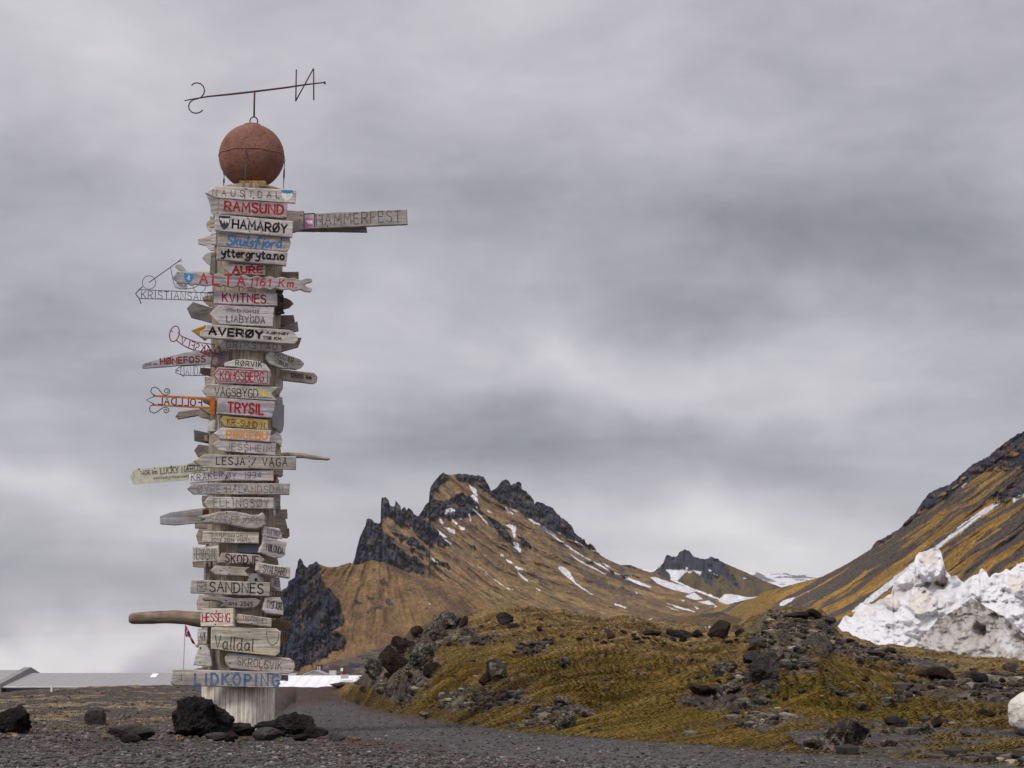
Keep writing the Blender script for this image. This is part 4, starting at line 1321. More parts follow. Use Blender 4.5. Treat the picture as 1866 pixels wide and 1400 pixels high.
def beast(x0, y0, w, h, flip=1):
    pts = [(0, .3), (.1, .05), (.2, .2), (.28, .22), (.8, .2), (.9, .3), (1, .1), (.98, .4), (.95, .55), (.98, 1), (.82, 1), (.8, .7), (.7, .62), (.68, 1), (.54, 1), (.52, .66), (.4, .66), (.38, 1), (.24, 1), (.24, .6), (.14, .5), (.02, .5)]
    return [(x0 + (x if flip > 0 else 1 - x) * w, y0 + y * h) for x, y in pts]


# ---------------------------------------------------------------- boards on the front of the post
o, pl = board('A', [(187, 245), (322, 145), (1478, 207), (1468, 392), (330, 318)], label='grey arrow board at the top of the post reading NAUSTDAL with a blue and white shield',
              text=[('NAUSTDAL', [(292, 280), (1240, 322)], 86, 9, 'ink', {'gap': 7})], nails=[(770, 195), (870, 318)], off=0.06, th=0.035)
emblem(o, pl, 'shield', 'A', [(1262, 205), (1432, 213), (1425, 290), (1400, 330), (1340, 362), (1285, 320), (1265, 270)], (0.72, 0.68, 0.60))
emblem(o, pl, 'shield', 'A', [(1262, 203), (1432, 211), (1428, 258), (1405, 246), (1385, 262), (1365, 248), (1345, 262), (1325, 246), (1302, 258), (1282, 242), (1266, 256)], (0.02, 0.20, 0.42), 0.0035)
o, pl = board('A', [(385, 320), (1352, 395), (1345, 604), (385, 547)], label='grey board with bright red hand painted RAMSUND', off=0.05, th=0.07,
              text=[('RAMSUND', [(464, 497), (1290, 548)], 128, 27, 'red')], nails=[(810, 455), (993, 467)])
emblem(o, pl, 'paint_spot', 'A', [(1300, 585), (1320, 580), (1335, 592), (1328, 606), (1308, 606)], (0.3, 0.01, 0.02))
o, pl = board('A', [(328, 548), (1435, 648), (1422, 875), (325, 780)], label='grey board reading HAMARØY in black beside a black shield with a white beast', off=0.085, th=0.04, color=(0.50, 0.46, 0.46),
              text=[('HAMARØY', [(572, 742), (1340, 815)], 118, 25, 'black')], nails=[(790, 610), (1225, 665), (815, 790), (980, 802)])
emblem(o, pl, 'shield', 'A', [(382, 568), (540, 578), (532, 680), (500, 735), (448, 768), (405, 715), (383, 640)], (0.02, 0.022, 0.035))
emblem(o, pl, 'shield_beast', 'A', beast(392, 592, 138, 85), (0.6, 0.58, 0.58), 0.0035)
board('A', [(375, 800), (1385, 882), (1400, 960), (1370, 1050), (1340, 1078), (365, 998)], label='rounded reddish grey board reading Skulsfjord in blue script', off=0.05, th=0.06, color=(0.42, 0.36, 0.34),
      text=[('Skulsfjord', [(485, 985), (1265, 1030)], 140, 24, 'blue', {'slant': 2.0, 'gap': 1.6})], nails=[(765, 950), (957, 968), (1300, 1025)])
board('A', [(358, 1005), (1355, 1085), (1335, 1278), (350, 1190)], label='grey board with a thick black lower case web address', off=0.08, th=0.05,
      text=[('yttergryta.no', [(415, 1145), (1300, 1195)], 112, 25, 'black', {'gap': 1.8})])
board('C', [(290, 70), (385, 8), (885, 30), (880, 168), (385, 150)], label='small arrow board with bold red AURE', off=0.03, th=0.025,
      text=[('AURE', [(425, 130), (835, 136)], 86, 26, 'red', {'serif': True, 'gap': 2.6})], nails=[(580, 22), (690, 25), (560, 148), (690, 150)])


def alta():
    top = []
    pk = [(-20, 150), (120, 165), (220, 140), (310, 178), (400, 155), (490, 182), (580, 158), (670, 200), (765, 172), (850, 205), (945, 180), (1030, 212), (1120, 190), (1210, 215), (1290, 197), (1380, 238)]
    tail = [(1470, 210), (1530, 215), (1550, 240), (1540, 268), (1470, 285), (1445, 305), (1470, 332), (1530, 348), (1550, 380), (1530, 408), (1440, 402), (1380, 372)]
    bot = [(1290, 395), (1220, 362), (1120, 378), (1030, 350), (945, 372), (860, 348), (770, 365), (680, 335), (590, 352), (500, 320), (410, 345), (300, 312), (230, 330), (140, 305), (40, 322), (-60, 305)]
    C_ = Zc('C', pk + tail + bot)
    left = Zc('B', [(900, 452), (850, 470), (800, 445), (770, 452), (740, 440), (715, 462), (700, 440), (680, 450), (665, 425), (645, 430), (632, 400), (615, 402), (610, 380), (580, 370), (600, 350), (590, 335), (615, 325), (615, 308), (640, 310), (632, 290), (660, 292), (640, 275), (680, 270), (760, 272), (800, 290), (900, 285), (960, 310)])
    return C_ + left


ap = alta()
o, pl = board('X', ap, label='long wavy fish shaped board reading ALTA 1161 Km. in red with a blue shield', off=0.12, th=0.03, jit=0.05, color=(0.42, 0.385, 0.38),
              text=[('ALTA', [(965, 440), (1600, 475)], 140, 24, (0.42, 0.02, 0.05), {'z': 'B', 'gap': 4.5}), ('1161 Km.', [(660, 312), (1320, 345)], 105, 17, (0.42, 0.02, 0.05), {'z': 'C', 'gap': 3.6, 'slant': 1.2})])
emblem(o, pl, 'shield', 'B', [(740, 295), (872, 297), (868, 370), (840, 415), (805, 435), (765, 410), (742, 360)], (0.02, 0.22, 0.48))
emblem(o, pl, 'shield_spear', 'B', [(808, 310), (828, 350), (822, 375), (828, 385), (815, 398), (800, 395), (792, 378), (775, 368), (795, 350)], (0.5, 0.48, 0.46), 0.0035)
o, pl = board('B', [(605, 440), (640, 430), (720, 468), (770, 455), (795, 480), (782, 515), (700, 522), (620, 498)], off=0.10, th=0.02, name='carved_jaw', label='toothed lower jaw of the fish shaped board')
board('C', [(160, 385), (1050, 420), (1055, 600), (155, 570)], label='pale board with capped ends reading KVITNES. in red', off=0.05, th=0.04, color=(0.56, 0.52, 0.54),
      text=[('KVITNES.', [(275, 540), (920, 562)], 115, 20, 'red')])
board('C', [(92, 712), (225, 590), (1010, 625), (990, 895), (230, 860)], label='wide pale arrow board with faded letters LIABYGDA', off=0.05, th=0.03, color=(0.58, 0.54, 0.56),
      text=[('STRANDA KOMMUNE', [(332, 690), (800, 708)], 50, 5, 'dark', {'gap': 1.8, 'jit': 0.01}), ('LIABYGDA', [(332, 826), (875, 850)], 88, 13, 'grey')], nails=[(520, 725), (668, 735)])
board('B', [(845, 1105), (1060, 1025), (1130, 1030), (1130, 1190), (1035, 1252), (955, 1190)], off=0.045, th=0.02, color=(0.42, 0.20, 0.03), label='mustard yellow arrow tip sticking out behind a board', a=10)
o, pl = board('C', [(-40, 1000), (-30, 955), (40, 920), (55, 865), (1240, 945), (1300, 985), (1335, 1040), (1345, 1090), (1298, 1145), (0, 1052), (-36, 1030)], label='long round ended plank reading AVERØY KJØNNØY 1116 KM in black', off=0.11, th=0.06, color=(0.56, 0.52, 0.49),
              text=[('AVERØY', [(85, 1003), (838, 1062)], 98, 30, 'black', {'jit': .01}), ('KJØNNØY', [(903, 1000), (1212, 1018)], 35, 9, 'black', {'jit': .01}), ('1116 KM', [(852, 1072), (1105, 1092)], 42, 12, 'black', {'jit': .01})],
              nails=[(452, 990), (578, 998)])
board('C', [(220, 1155), (285, 1090), (1110, 1130), (1110, 1255), (275, 1210)], label='arrow board with thin black letters GRIMSTAD', off=0.05, th=0.03,
      text=[('GRIMSTAD', [(330, 1196), (1050, 1228)], 88, 8, 'dark', {'gap': 4})])
board('E', [(305, 325), (440, 278), (600, 272), (800, 300), (900, 350), (950, 420), (968, 500), (935, 570), (880, 500), (700, 400), (310, 368)], label='curved whitish driftwood board reading RØRVIK', off=0.05, th=0.05, color=(0.60, 0.57, 0.56),
      text=[('RØRVIK', [(460, 360), (830, 385)], 72, 10, 'dark', {'gap': 3})])
o, pl = board('E', [(140, 480), (220, 385), (950, 425), (945, 640), (205, 605)], label='arrow board with red outline and thin red letters KONGSBERG', off=0.075, th=0.03, color=(0.47, 0.41, 0.42),
              text=[('KONGSBERG', [(242, 562), (855, 585)], 128, 13, 'red', {'gap': 1.9})], nails=[(437, 500), (645, 515)])
rb = []
for st in ([(150, 482), (225, 408), (905, 440), (918, 460), (912, 600), (900, 612), (215, 578), (150, 482)],):
    rb.append(ribbon(Zc('E', st), pl, 10 / 7.775 * UNIT, 0.0025))
VV, FF = join_np(rb); part('painted_border', VV, FF, M_PAINT, parent=o, color=COLS['red'])
board('E', [(905, 210), (960, 160), (1100, 172), (1380, 270), (1440, 330), (1400, 390), (1330, 420), (1100, 398), (960, 345), (905, 270)], label='tilted oval grey board reading FROGNER iSØRUM on the right', off=0.06, th=0.04, a=32, color=(0.45, 0.44, 0.42),
      text=[('FROGNER', [(1015, 232), (1275, 328)], 66, 8, 'dark'), ('iSØRUM', [(1022, 318), (1195, 392)], 58, 7, 'dark')])
board('E', [(960, 400), (1085, 408), (1580, 465), (1625, 520), (1610, 600), (1560, 622), (960, 552)], label='brown round ended board on the right reading 12655 km', off=-0.25, th=0.03, a=16, color=(0.33, 0.28, 0.26),
      text=[('12655 km', [(1242, 520), (1530, 556)], 52, 11, 'black', {'jit': .01})])
o, pl = board('E', [(-20, 705), (-5 + 60, 620), (1075, 665), (965, 755), (1058, 858), (52, 800)], label='arrow board with notched tail reading VÅGSBYGD beside a yellow sun', off=0.06, th=0.025, color=(0.55, 0.52, 0.46),
              text=[('VÅGSBYGD', [(165, 785), (775, 812)], 112, 11, 'dark', {'gap': 1.9})], nails=[(450, 720), (595, 738)])
rb = [ribbon(Zc('E', s), pl, 9 / 7.775 * UNIT, 0.0015 + 0.0002 * i) for i, s in enumerate([[(868, 800), (790, 705)], [(868, 800), (815, 690)], [(868, 800), (850, 700)], [(868, 800), (885, 690)], [(868, 800), (915, 715)], [(868, 800), (940, 745)], [(868, 800), (790, 750)], [(835, 805), (840, 780), (868, 765), (900, 785), (905, 808)]])]
VV, FF = join_np(rb); part('painted_sun', VV, FF, M_PAINT, parent=o, color=(0.75, 0.55, 0.06))
VV, FF = ribbon(Zc('E', [(778, 808), (970, 818)]), pl, 10 / 7.775 * UNIT, 0.0038); part('painted_sea', VV, FF, M_PAINT, parent=o, color=(0.03, 0.15, 0.45))
board('E', [(215, 815), (1020, 870), (1025, 950), (975, 1105), (200, 1040)], label='thick grey board reading TRYSIL in big red letters', off=0.06, th=0.09, color=(0.40, 0.36, 0.39),
      text=[('TRYSIL', [(352, 1018), (850, 1048)], 140, 25, 'red')], nails=[(542, 958), (662, 975)])
board('E', [(240, 1140), (290, 1070), (930, 1130), (925, 1272), (320, 1222)], label='yellowish arrow board reading KR.-SUND N. in brown', off=0.045, th=0.025, color=(0.52, 0.40, 0.16),
      text=[('KR.-SUND N.', [(342, 1200), (890, 1250)], 82, 12, 'brown')])
board('G', [(150, 235), (270, 150), (965, 190), (950, 357), (235, 310)], label='grey arrow board reading RINGEBU in orange', off=0.06, th=0.03, color=(0.52, 0.48, 0.48),
      text=[('RINGEBU', [(334, 300), (905, 316)], 105, 20, 'orange')])
board('G', [(130, 388), (240, 318), (1040, 375), (1025, 545), (230, 478)], label='arrow board with unpainted carved letters JESSHEIM', off=0.045, th=0.03, color=(0.54, 0.49, 0.49),
      text=[('JESSHEIM', [(330, 460), (975, 500)], 88, 9, 'carve')], nails=[(618, 362), (598, 492)])
board('G', [(-132, 465), (15, 527), (1320, 560), (1318, 745), (-5, 720)][:0] or [(-140, 625), (22, 527), (1320, 560), (1318, 747), (-2, 718)], label='long clean grey arrow board reading LESJA / VÅGÅ. in black', off=0.07, th=0.03, color=(0.46, 0.43, 0.39),
      text=[('LESJA / VÅGÅ.', [(188, 672), (1228, 696)], 104, 12, 'black', {'jit': .01, 'gap': 3.2})], nails=[(655, 557), (655, 627), (655, 705)])
board('F', [(890, 660), (1390, 602), (1430, 640), (1405, 745), (895, 788)], off=0.05, th=0.03, color=(0.56, 0.53, 0.57), a=8, label='split left half of the pale board reading KRÅKERØY',
      text=[('KRÅKER', [(925, 752), (1370, 708)], 88, 8, 'grey', {'gap': 3.2})])
board('G', [(290, 770), (1003, 750), (1003, 905), (330, 905), (345, 850), (320, 820)], off=0.055, th=0.03, color=(0.54, 0.51, 0.54), label='split right half of the pale board reading KRÅKERØY',
      text=[('ØY :1994', [(338, 872), (820, 862)], 84, 8, 'grey', {'gap': 3.2})])
board('F', [(865, 862), (935, 780), (2318, 785), (2313, 948), (950, 942)], label='long arrow board with unpainted carved letters ØVRE HÅLANDSDAL', off=0.06, th=0.03, color=(0.47, 0.44, 0.43),
      text=[('ØVRE·HÅLANDSDAL', [(1015, 912), (2265, 918)], 98, 9, 'carve', {'gap': 3.0})], nails=[(1550, 822), (1675, 875), (1790, 853), (1395, 852)])
board('G', [(10, 1215), (80, 1130), (1005, 1145), (1003, 1302), (75, 1295)], label='arrow board with unpainted carved letters ELLINGSØY', off=0.055, th=0.03, color=(0.50, 0.46, 0.43),
      text=[('ELLINGSØY', [(148, 1272), (930, 1275)], 108, 9, 'carve', {'gap': 3.0})], nails=[(355, 1207), (415, 1150), (530, 1250), (693, 1208)])
board('H', [(220, 320), (420, 285), (520, 252), (700, 243), (850, 260), (1000, 295), (1100, 292), (1150, 262), (1190, 300), (1200, 340), (1202, 440), (1160, 475), (1080, 500), (950, 502), (800, 472), (700, 442), (600, 430), (330, 418), (312, 395), (335, 368), (240, 385), (225, 372), (292, 345)],
      label='gnarled piece of pale driftwood carved SANDEFJORD', off=0.10, th=0.07, bev=0.014, color=(0.48, 0.43, 0.41), text=[('SANDEFJORD', [(405, 392), (1120, 425)], 84, 8, 'carve')], nails=[(645, 270), (698, 410)], jit=0.25)
board('H', [(312, 525), (1105, 545), (1100, 705), (305, 690)], label='pale board with two carved lines SARPSBORG and 2013-2014 MARS', off=0.06, th=0.035, color=(0.56, 0.50, 0.43),
      text=[('SARPSBORG', [(418, 602), (940, 612)], 48, 8, 'carve', {'gap': 3}), ('2013 2014 MARS', [(422, 672), (980, 685)], 48, 8, 'carve')], nails=[(580, 612)])
board('H', [(162, 760), (535, 722), (540, 950), (160, 970)], label='square pale board at the left of the SKODJE board with faint letters', off=0.09, th=0.05, a=4, color=(0.60, 0.55, 0.49),
      text=[('HERØYSUND', [(185, 935), (510, 925)], 150, 7, 'carve', {'gap': 2.0})], nails=[(350, 850), (370, 932)])
board('H', [(810, 712), (1120, 705), (1115, 850), (808, 835)], label='dark slate blue plate above the SKODJE board', off=0.03, th=0.01, color=(0.05, 0.055, 0.075), mat=M_METAL, name='metal_plate', jit=0)
board('H', [(575, 835), (1110, 865), (1190, 935), (1110, 1005), (515, 975)], label='arrow board pointing right and reading SKODJE in black', off=0.065, th=0.03, color=(0.40, 0.35, 0.34),
      text=[('SKODJE', [(625, 965), (1092, 1000)], 112, 15, 'black', {'gap': 2.6})], nails=[(875, 868), (872, 980)])
board('H', [(1165, 460), (1390, 488), (1420, 540), (1440, 640), (1160, 600)], label='small pale board at the right edge above HØLONDA with faint letters', off=0.09, th=0.04, a=30, color=(0.60, 0.55, 0.55),
      text=[('TATTBUY', [(1205, 560), (1410, 600)], 65, 7, 'grey', {'gap': 1.6})], jit=.2)
board('H', [(1170, 605), (1500, 685), (1478, 800), (1482, 860), (1420, 905), (1300, 905), (1110, 830), (1130, 760), (1165, 700)], label='rough pale board at the right edge reading HØLONDA', off=0.10, th=0.05, a=30, color=(0.56, 0.51, 0.51),
      text=[('HØLONDA', [(1205, 800), (1440, 858)], 95, 9, 'dark', {'gap': 1.6})], jit=.3)
board('H', [(1085, 965), (1555, 1045), (1545, 1200), (1130, 1135), (1075, 1080)], label='pale round cornered board at the right reading SVALBARD', off=0.13, th=0.06, a=28, color=(0.58, 0.52, 0.47),
      text=[('SVALBARD', [(1162, 1112), (1485, 1162)], 106, 9, 'dark', {'gap': 2})], bev=0.012)
board('H', [(415, 1085), (495, 1015), (970, 1045), (905, 1095), (965, 1170), (485, 1145)], label='small blank arrow board with a swallow tail below SKODJE', off=0.05, th=0.025, color=(0.52, 0.46, 0.44), nails=[(690, 1045), (682, 1138), (560, 1090)])
o, pl = board('H', [(955, 1130), (1160, 1130), (1178, 1250), (950, 1245)], label='grey metal tag with a black hole and red dots above SANDNES', off=0.035, th=0.006, color=(0.24, 0.24, 0.26), mat=M_METAL, name='metal_plate', jit=0)
emblem(o, pl, 'hole', 'H', [(1060 + 25 * math.cos(k), 1217 + 25 * math.sin(k)) for k in np.linspace(0, 5.5, 9)], (0.01, 0.01, 0.01))
emblem(o, pl, 'red_dot', 'H', [(955, 1140), (980, 1130), (998, 1135), (970, 1155)], (0.4, 0.02, 0.03))
emblem(o, pl, 'red_dot', 'H', [(1130, 1150), (1160, 1152), (1165, 1175), (1140, 1180)], (0.4, 0.02, 0.03))
o, pl = board('I', [(148, -28), (1268, 12), (1255, 212), (132, 165)], label='broad board reading SANDNES in black with a carved shield at its left', off=0.07, th=0.04, color=(0.48, 0.43, 0.40),
              text=[('SANDNES', [(405, 140), (1160, 168)], 135, 16, 'black', {'gap': 2.2})], nails=[(740, 18), (730, 160)])
rb = [ribbon(Zc('I', s), pl, 5 / 7.775 * UNIT, 0.0015 + 0.0002 * i) for i, s in enumerate([[(228, 10), (350, 15), (350, 120), (320, 145), (230, 130), (228, 10)], [(240, 50), (285, 80), (345, 40)], [(260, 45), (290, 95)]])]
VV, FF = join_np(rb); part('carved_shield', VV, FF, M_PAINT, parent=o, color=COLS['dark'])
board('H', [(1280, 1190), (1400, 1185), (1420, 1360), (1340, 1350), (1275, 1320)], label='little whitish board at the right edge beside SANDNES', off=0.08, th=0.04, a=34, color=(0.62, 0.58, 0.57), text=[('REG', [(1315, 1310), (1390, 1320)], 75, 8, 'grey')])
board('I', [(1255, 110), (1445, 125), (1440, 220), (1250, 205)], label='small board with carved rune like marks under the right end of SANDNES', off=0.02, th=0.03, a=30, color=(0.36, 0.32, 0.27), text=[('ZJEGG', [(1290, 195), (1430, 205)], 55, 8, 'dark', {'gap': 1.2})])
board('I', [(305, 235), (340, 213), (620, 208), (760, 235), (1060, 235), (1130, 270), (1110, 330), (1040, 375), (900, 387), (560, 362), (572, 340), (600, 310), (450, 270), (330, 280)], label='twisted dark grained driftwood carved Tana 2545', off=0.06, th=0.05, bev=0.012, color=(0.30, 0.27, 0.265),
      text=[('Tana 2545', [(618, 325), (1010, 350)], 58, 7, 'black')], jit=.25)
board('I', [(1195, 220), (1410, 225), (1450, 330), (1450, 475), (1200, 445), (1165, 400)], label='pale board at the right edge reading TYSFJORD', off=0.09, th=0.05, a=28, color=(0.55, 0.51, 0.50),
      text=[('TYSFJORD', [(1212, 372), (1440, 402)], 100, 9, 'dark', {'gap': 1.6})], jit=.2)
board('I', [(275, 375), (742, 380), (737, 640), (275, 635)], label='white square cut board reading HESSENG in red', off=0.11, th=0.10, a=-6, color=(0.66, 0.60, 0.54),
      text=[('HESSENG', [(302, 565), (690, 570)], 118, 12, 'red', {'gap': 1.6})], nails=[(500, 420), (485, 605)])
board('I', [(760, 510), (800, 455), (1285, 520), (1280, 642), (800, 588), (770, 555)], label='slim pale arrow board right of HESSENG with faint carved letters', off=0.05, th=0.03, color=(0.56, 0.51, 0.45),
      text=[('TRONDENES', [(865, 545), (1215, 590)], 62, 7, 'carve')], nails=[(1010, 495), (1002, 592)])
board('I', [(235, 660), (375, 642), (360, 885), (230, 890)], label='small squarish board left of the Valldal board with scratched letters', off=0.12, th=0.10, a=-14, color=(0.54, 0.50, 0.46), text=[('LAVIK', [(240, 845), (355, 835)], 120, 6, 'dark', {'gap': 1.5, 'slant': 1})])
o, pl = board('I', [(440, 645), (1350, 665), (1415, 710), (1400, 1010), (1340, 1058), (660, 990), (430, 955), (430, 700)], label='very large pale board with carved letters Valldal and an outlined shield', off=0.09, th=0.07, color=(0.57, 0.52, 0.44),
              text=[('Valldal', [(475, 945), (1020, 990)], 178, 15, (0.07, 0.055, 0.045), {'gap': 2.2})], nails=[(965, 715), (968, 930)])
VV, FF = ribbon(Zc('I', [(1210, 712), (1385, 712), (1378, 800), (1350, 870), (1288, 905), (1240, 860), (1215, 800), (1210, 712)]), pl, 7 / 7.775 * UNIT, 0.0025); part('carved_shield', VV, FF, M_PAINT, parent=o, color=(0.1, 0.08, 0.07))
board('I', [(265, 905), (310, 898), (360, 910), (410, 990), (438, 1190), (410, 1202), (170, 1185), (200, 1050)], label='boat bow shaped whitish board with two square nails', off=0.10, th=0.05, a=-4, color=(0.66, 0.62, 0.58), nails=[(272, 950), (268, 1150), (275, 935)])
board('I', [(620, 1080), (660, 1022), (720, 1012), (1540, 1085), (1600, 1130), (1618, 1200), (1590, 1290), (1500, 1312), (700, 1232), (640, 1170)], label='rounded plank reading SKROLSVIK', off=0.06, th=0.04, color=(0.50, 0.45, 0.42), bev=0.008,
      text=[('SKROLSVIK', [(795, 1185), (1425, 1255)], 112, 9, 'grey', {'gap': 2.4})], nails=[(663, 1050), (690, 1155), (1140, 1090), (1180, 1170), (1130, 1252), (1578, 1135), (1540, 1238)])
board('K', [(78, 370), (110, 222), (160, 212), (1530, 253), (1528, 350), (1500, 380), (1525, 405), (1495, 425), (1515, 462), (140, 430), (95, 415)], label='lowest and longest board reading LIDKÖPING in worn blue paint', off=0.10, th=0.045, color=(0.47, 0.42, 0.40),
      text=[('LIDKÖPING', [(398, 410), (1490, 428)], 138, 27, (0.04, 0.15, 0.34), {'gap': 4.2, 'keep': 0.70}), ('V', [(200, 385), (240, 330)], 50, 6, 'grey')], nails=[(880, 268), (870, 418)], bev=0.008)
board('K', [(1500, 283), (1620, 290), (1618, 367), (1500, 362)], label='grey board end behind the tip of LIDKÖPING', off=-0.05, th=0.03, color=(0.38, 0.35, 0.36))

# ---------------------------------------------------------------- boards on the left side and back
L_ = [
    ('A', [(187, 245), (330, 318), (370, 330), (370, 620), (320, 600), (262, 520), (245, 400)], -38, 0.02, (0.30, 0.27, 0.27)),
    ('A', [(250, 575), (345, 580), (345, 740), (250, 740)], -30, -0.05, (0.40, 0.37, 0.36)),
    ('A', [(268, 745), (340, 745), (340, 985), (268, 972)], -30, -0.02, (0.42, 0.385, 0.37)),
    ('A', [(198, 700), (208, 650), (245, 622), (300, 640), (300, 780), (240, 790), (210, 750)], -20, -0.2, (0.50, 0.42, 0.26)),
    ('A', [(80, 895), (150, 882), (270, 830), (400, 800), (400, 1080), (315, 1065), (250, 1060), (180, 990), (85, 972)], -10, -0.26, (0.44, 0.40, 0.39)),
    ('A', [(135, 1165), (200, 1097), (275, 1085), (420, 1090), (420, 1290), (265, 1282), (200, 1240)], -12, -0.26, (0.44, 0.40, 0.38)),
    ('A', [(268, 1085), (322, 1088), (318, 1400), (245, 1400)], -60, 0.03, (0.18, 0.15, 0.14)),
    ('B', [(760, 270), (1250, 272), (1250, 380), (820, 380)], -6, -0.22, (0.38, 0.34, 0.33)),
    ('B', [(995, 640), (1090, 600), (1230, 610), (1230, 780), (1090, 765), (1010, 690)], -20, -0.2, (0.30, 0.24, 0.17)),
    ('B', [(775, 795), (865, 700), (1240, 825), (1240, 1035), (840, 930)], -24, -0.2, (0.20, 0.175, 0.17)),
    ('D', [(145, 365), (150, 338), (250, 300), (560, 215), (870, 150), (1180, 138), (1180, 335), (600, 370), (180, 402), (150, 392)], 8, -0.24, (0.36, 0.35, 0.37)),
    ('D', [(965, 385), (1190, 405), (1190, 540), (965, 475)], -22, -0.15, (0.20, 0.17, 0.16)),
    ('D', [(1030, 520), (1180, 520), (1180, 650), (1030, 645)], -50, 0.0, (0.40, 0.35, 0.31)),
    ('D', [(1000, 840), (1200, 862), (1200, 960), (1095, 925), (1005, 880)], -15, -0.15, (0.14, 0.09, 0.05)),
    ('D', [(615, 1085), (660, 1012), (975, 970), (1180, 985), (1180, 1060), (930, 1072), (650, 1122)], -12, -0.2, (0.30, 0.24, 0.20)),
    ('D', [(928, 1070), (1040, 1030), (1180, 1080), (1180, 1140), (990, 1105)], -20, -0.12, (0.22, 0.18, 0.16)),
    ('D', [(1085, 1140), (1180, 1125), (1170, 1290), (1065, 1305)], -50, 0.03, (0.50, 0.46, 0.45)),
    ('F', [(955, 25), (1260, 92), (1260, 245), (960, 185)], -22, -0.2, (0.17, 0.145, 0.14)),
    ('F', [(958, 320), (1020, 235), (1260, 262), (1260, 370), (1090, 400), (1010, 415)], -22, -0.2, (0.20, 0.16, 0.14)),
    ('F', [(1070, 960), (1200, 945), (1220, 1150), (1150, 1140), (1080, 1110), (1063, 1020)], -45, 0.0, (0.24, 0.2, 0.18)),
    ('F', [(475, 1250), (620, 1195), (1080, 1130), (1260, 1145), (1260, 1330), (1030, 1345), (680, 1382), (478, 1365)], -4, -0.24, (0.33, 0.315, 0.33)),
    ('H', [(190, 410), (430, 400), (430, 500), (190, 492)], -24, -0.1, (0.26, 0.22, 0.18)),
    ('H', [(205, 595), (250, 493), (420, 505), (420, 725), (240, 716)], -30, -0.03, (0.32, 0.26, 0.22)),
    ('H', [(152, 940), (420, 940), (420, 1045), (240, 1045), (165, 1035)], -20, 0.0, (0.28, 0.22, 0.17)),
    ('H', [(318, 960), (352, 960), (352, 1225), (316, 1225)], -20, 0.04, (0.52, 0.46, 0.40)),
    ('I', [(208, 300), (250, 188), (400, 190), (400, 420), (225, 397)], -32, -0.02, (0.36, 0.30, 0.26)),
    ('J', [(1045, 590), (1080, 575), (1200, 572), (1200, 625), (1070, 625)], -20, -0.1, (0.33, 0.28, 0.25)),
    ('K', [(375, 215), (430, 200), (560, 188), (560, 240), (375, 240)], 5, 0.02, (0.38, 0.33, 0.30)),
]
LLAB = {0: 'dark underside of an arrow board turned away behind NAUSTDAL', 3: 'rounded yellowish board end at the left near the top', 4: 'spade shaped arrow tip pointing left near the top', 5: 'leaf shaped arrow tip pointing left under the spade shaped one',
        9: 'large dark board with pointed end sticking out left above AVERØY', 10: 'long tapering grey blade reading HØNEFOSS in dark red', 14: 'blank brown arrow below the orange iron sign', 17: 'dark board with a square end at the left of RINGEBU',
        20: 'long blank grey board with slanted end pointing left', 23: 'brown board end under the square pale board'}
for i, (z, poly, a, off, c) in enumerate(L_):
    tx = [('HØNEFOSS', [(408, 345), (1040, 303)], 82, 19, 'dred', {'gap': 2.4}), ('2019 km', [(185, 375), (355, 345)], 40, 5, 'dred')] if i == 10 else ()
    board(z, poly, a, off, 0.03, c, LLAB.get(i), text=tx)
board('F', [(1103, 100), (1152, 95), (1152, 192), (1103, 182)], -22, -0.16, 0.04, (0.33, 0.27, 0.22), None, name='wood_block')
board('F', [(1075, 1155), (1200, 1155), (1200, 1225), (1078, 1225)], -20, -0.08, 0.02, (0.10, 0.035, 0.035), 'dark red scrap of board at the left', name='direction_board')
# cream metal sign
o, pl = board('F', [(45, 680), (145, 578), (870, 515), (1250, 482), (1250, 700), (890, 738), (112, 797), (95, 792)], 4, -0.2, 0.008, (0.56, 0.54, 0.42), 'long cream metal arrow sign giving 1406 km and a web address', mat=M_METAL, jit=0, bev=0.001,
              text=[('1406 km', [(202, 668), (440, 648)], 60, 7, 'grey', {'serif': True, 'jit': 0}), ('LUCKY NÆROSET', [(488, 652), (1165, 596)], 80, 10, (0.11, 0.12, 0.11), {'serif': True, 'jit': 0}), ('www.lucky-naeroset.no', [(382, 728), (960, 690)], 40, 6, (0.1, 0.11, 0.1), {'jit': 0}),
                    ('V', [(118, 755), (118, 620)], 40, 4, 'grey', {'jit': 0})], nails=[(180, 590), (403, 570), (637, 548)])
for s in ([(165, 575), (195, 574), (183, 605)], [(622, 536), (655, 534), (640, 565)]):
    emblem(o, pl, 'rust_stain', 'F', s, (0.22, 0.07, 0.02), 0.001, 0.0005)


def rod(pl_or_pts, pts, r, name, z=None, mat=None, parent=None, label=None, closed=False, k=6):
    V, Fc = tube(pts, r, k, closed)
    o = part(name, V, Fc, mat or M_IRON, parent=parent, smooth=True)
    if label: o['label'] = label
    return o


def zrod(z, pts, pl, r_px, closed=False, k=5):
    W0 = pl.P(Zc(z, pts))
    if closed and len(W0) > 2:
        return tube(W0, r_px * UNIT * 1.35, k, True)
    return tube(W0, r_px * UNIT * 1.35, k)


def circ(cx, cy, rx, ry=None, n=22, a0=0, a1=2 * math.pi, rot=0):
    ry = ry or rx
    out = []
    for i in range(n):
        a = a0 + (a1 - a0) * i / (n if abs(a1 - a0) > 6.2 else n - 1)
        x, y = rx * math.cos(a), ry * math.sin(a)
        out.append((cx + x * math.cos(rot) - y * math.sin(rot), cy + x * math.sin(rot) + y * math.cos(rot)))
    return out


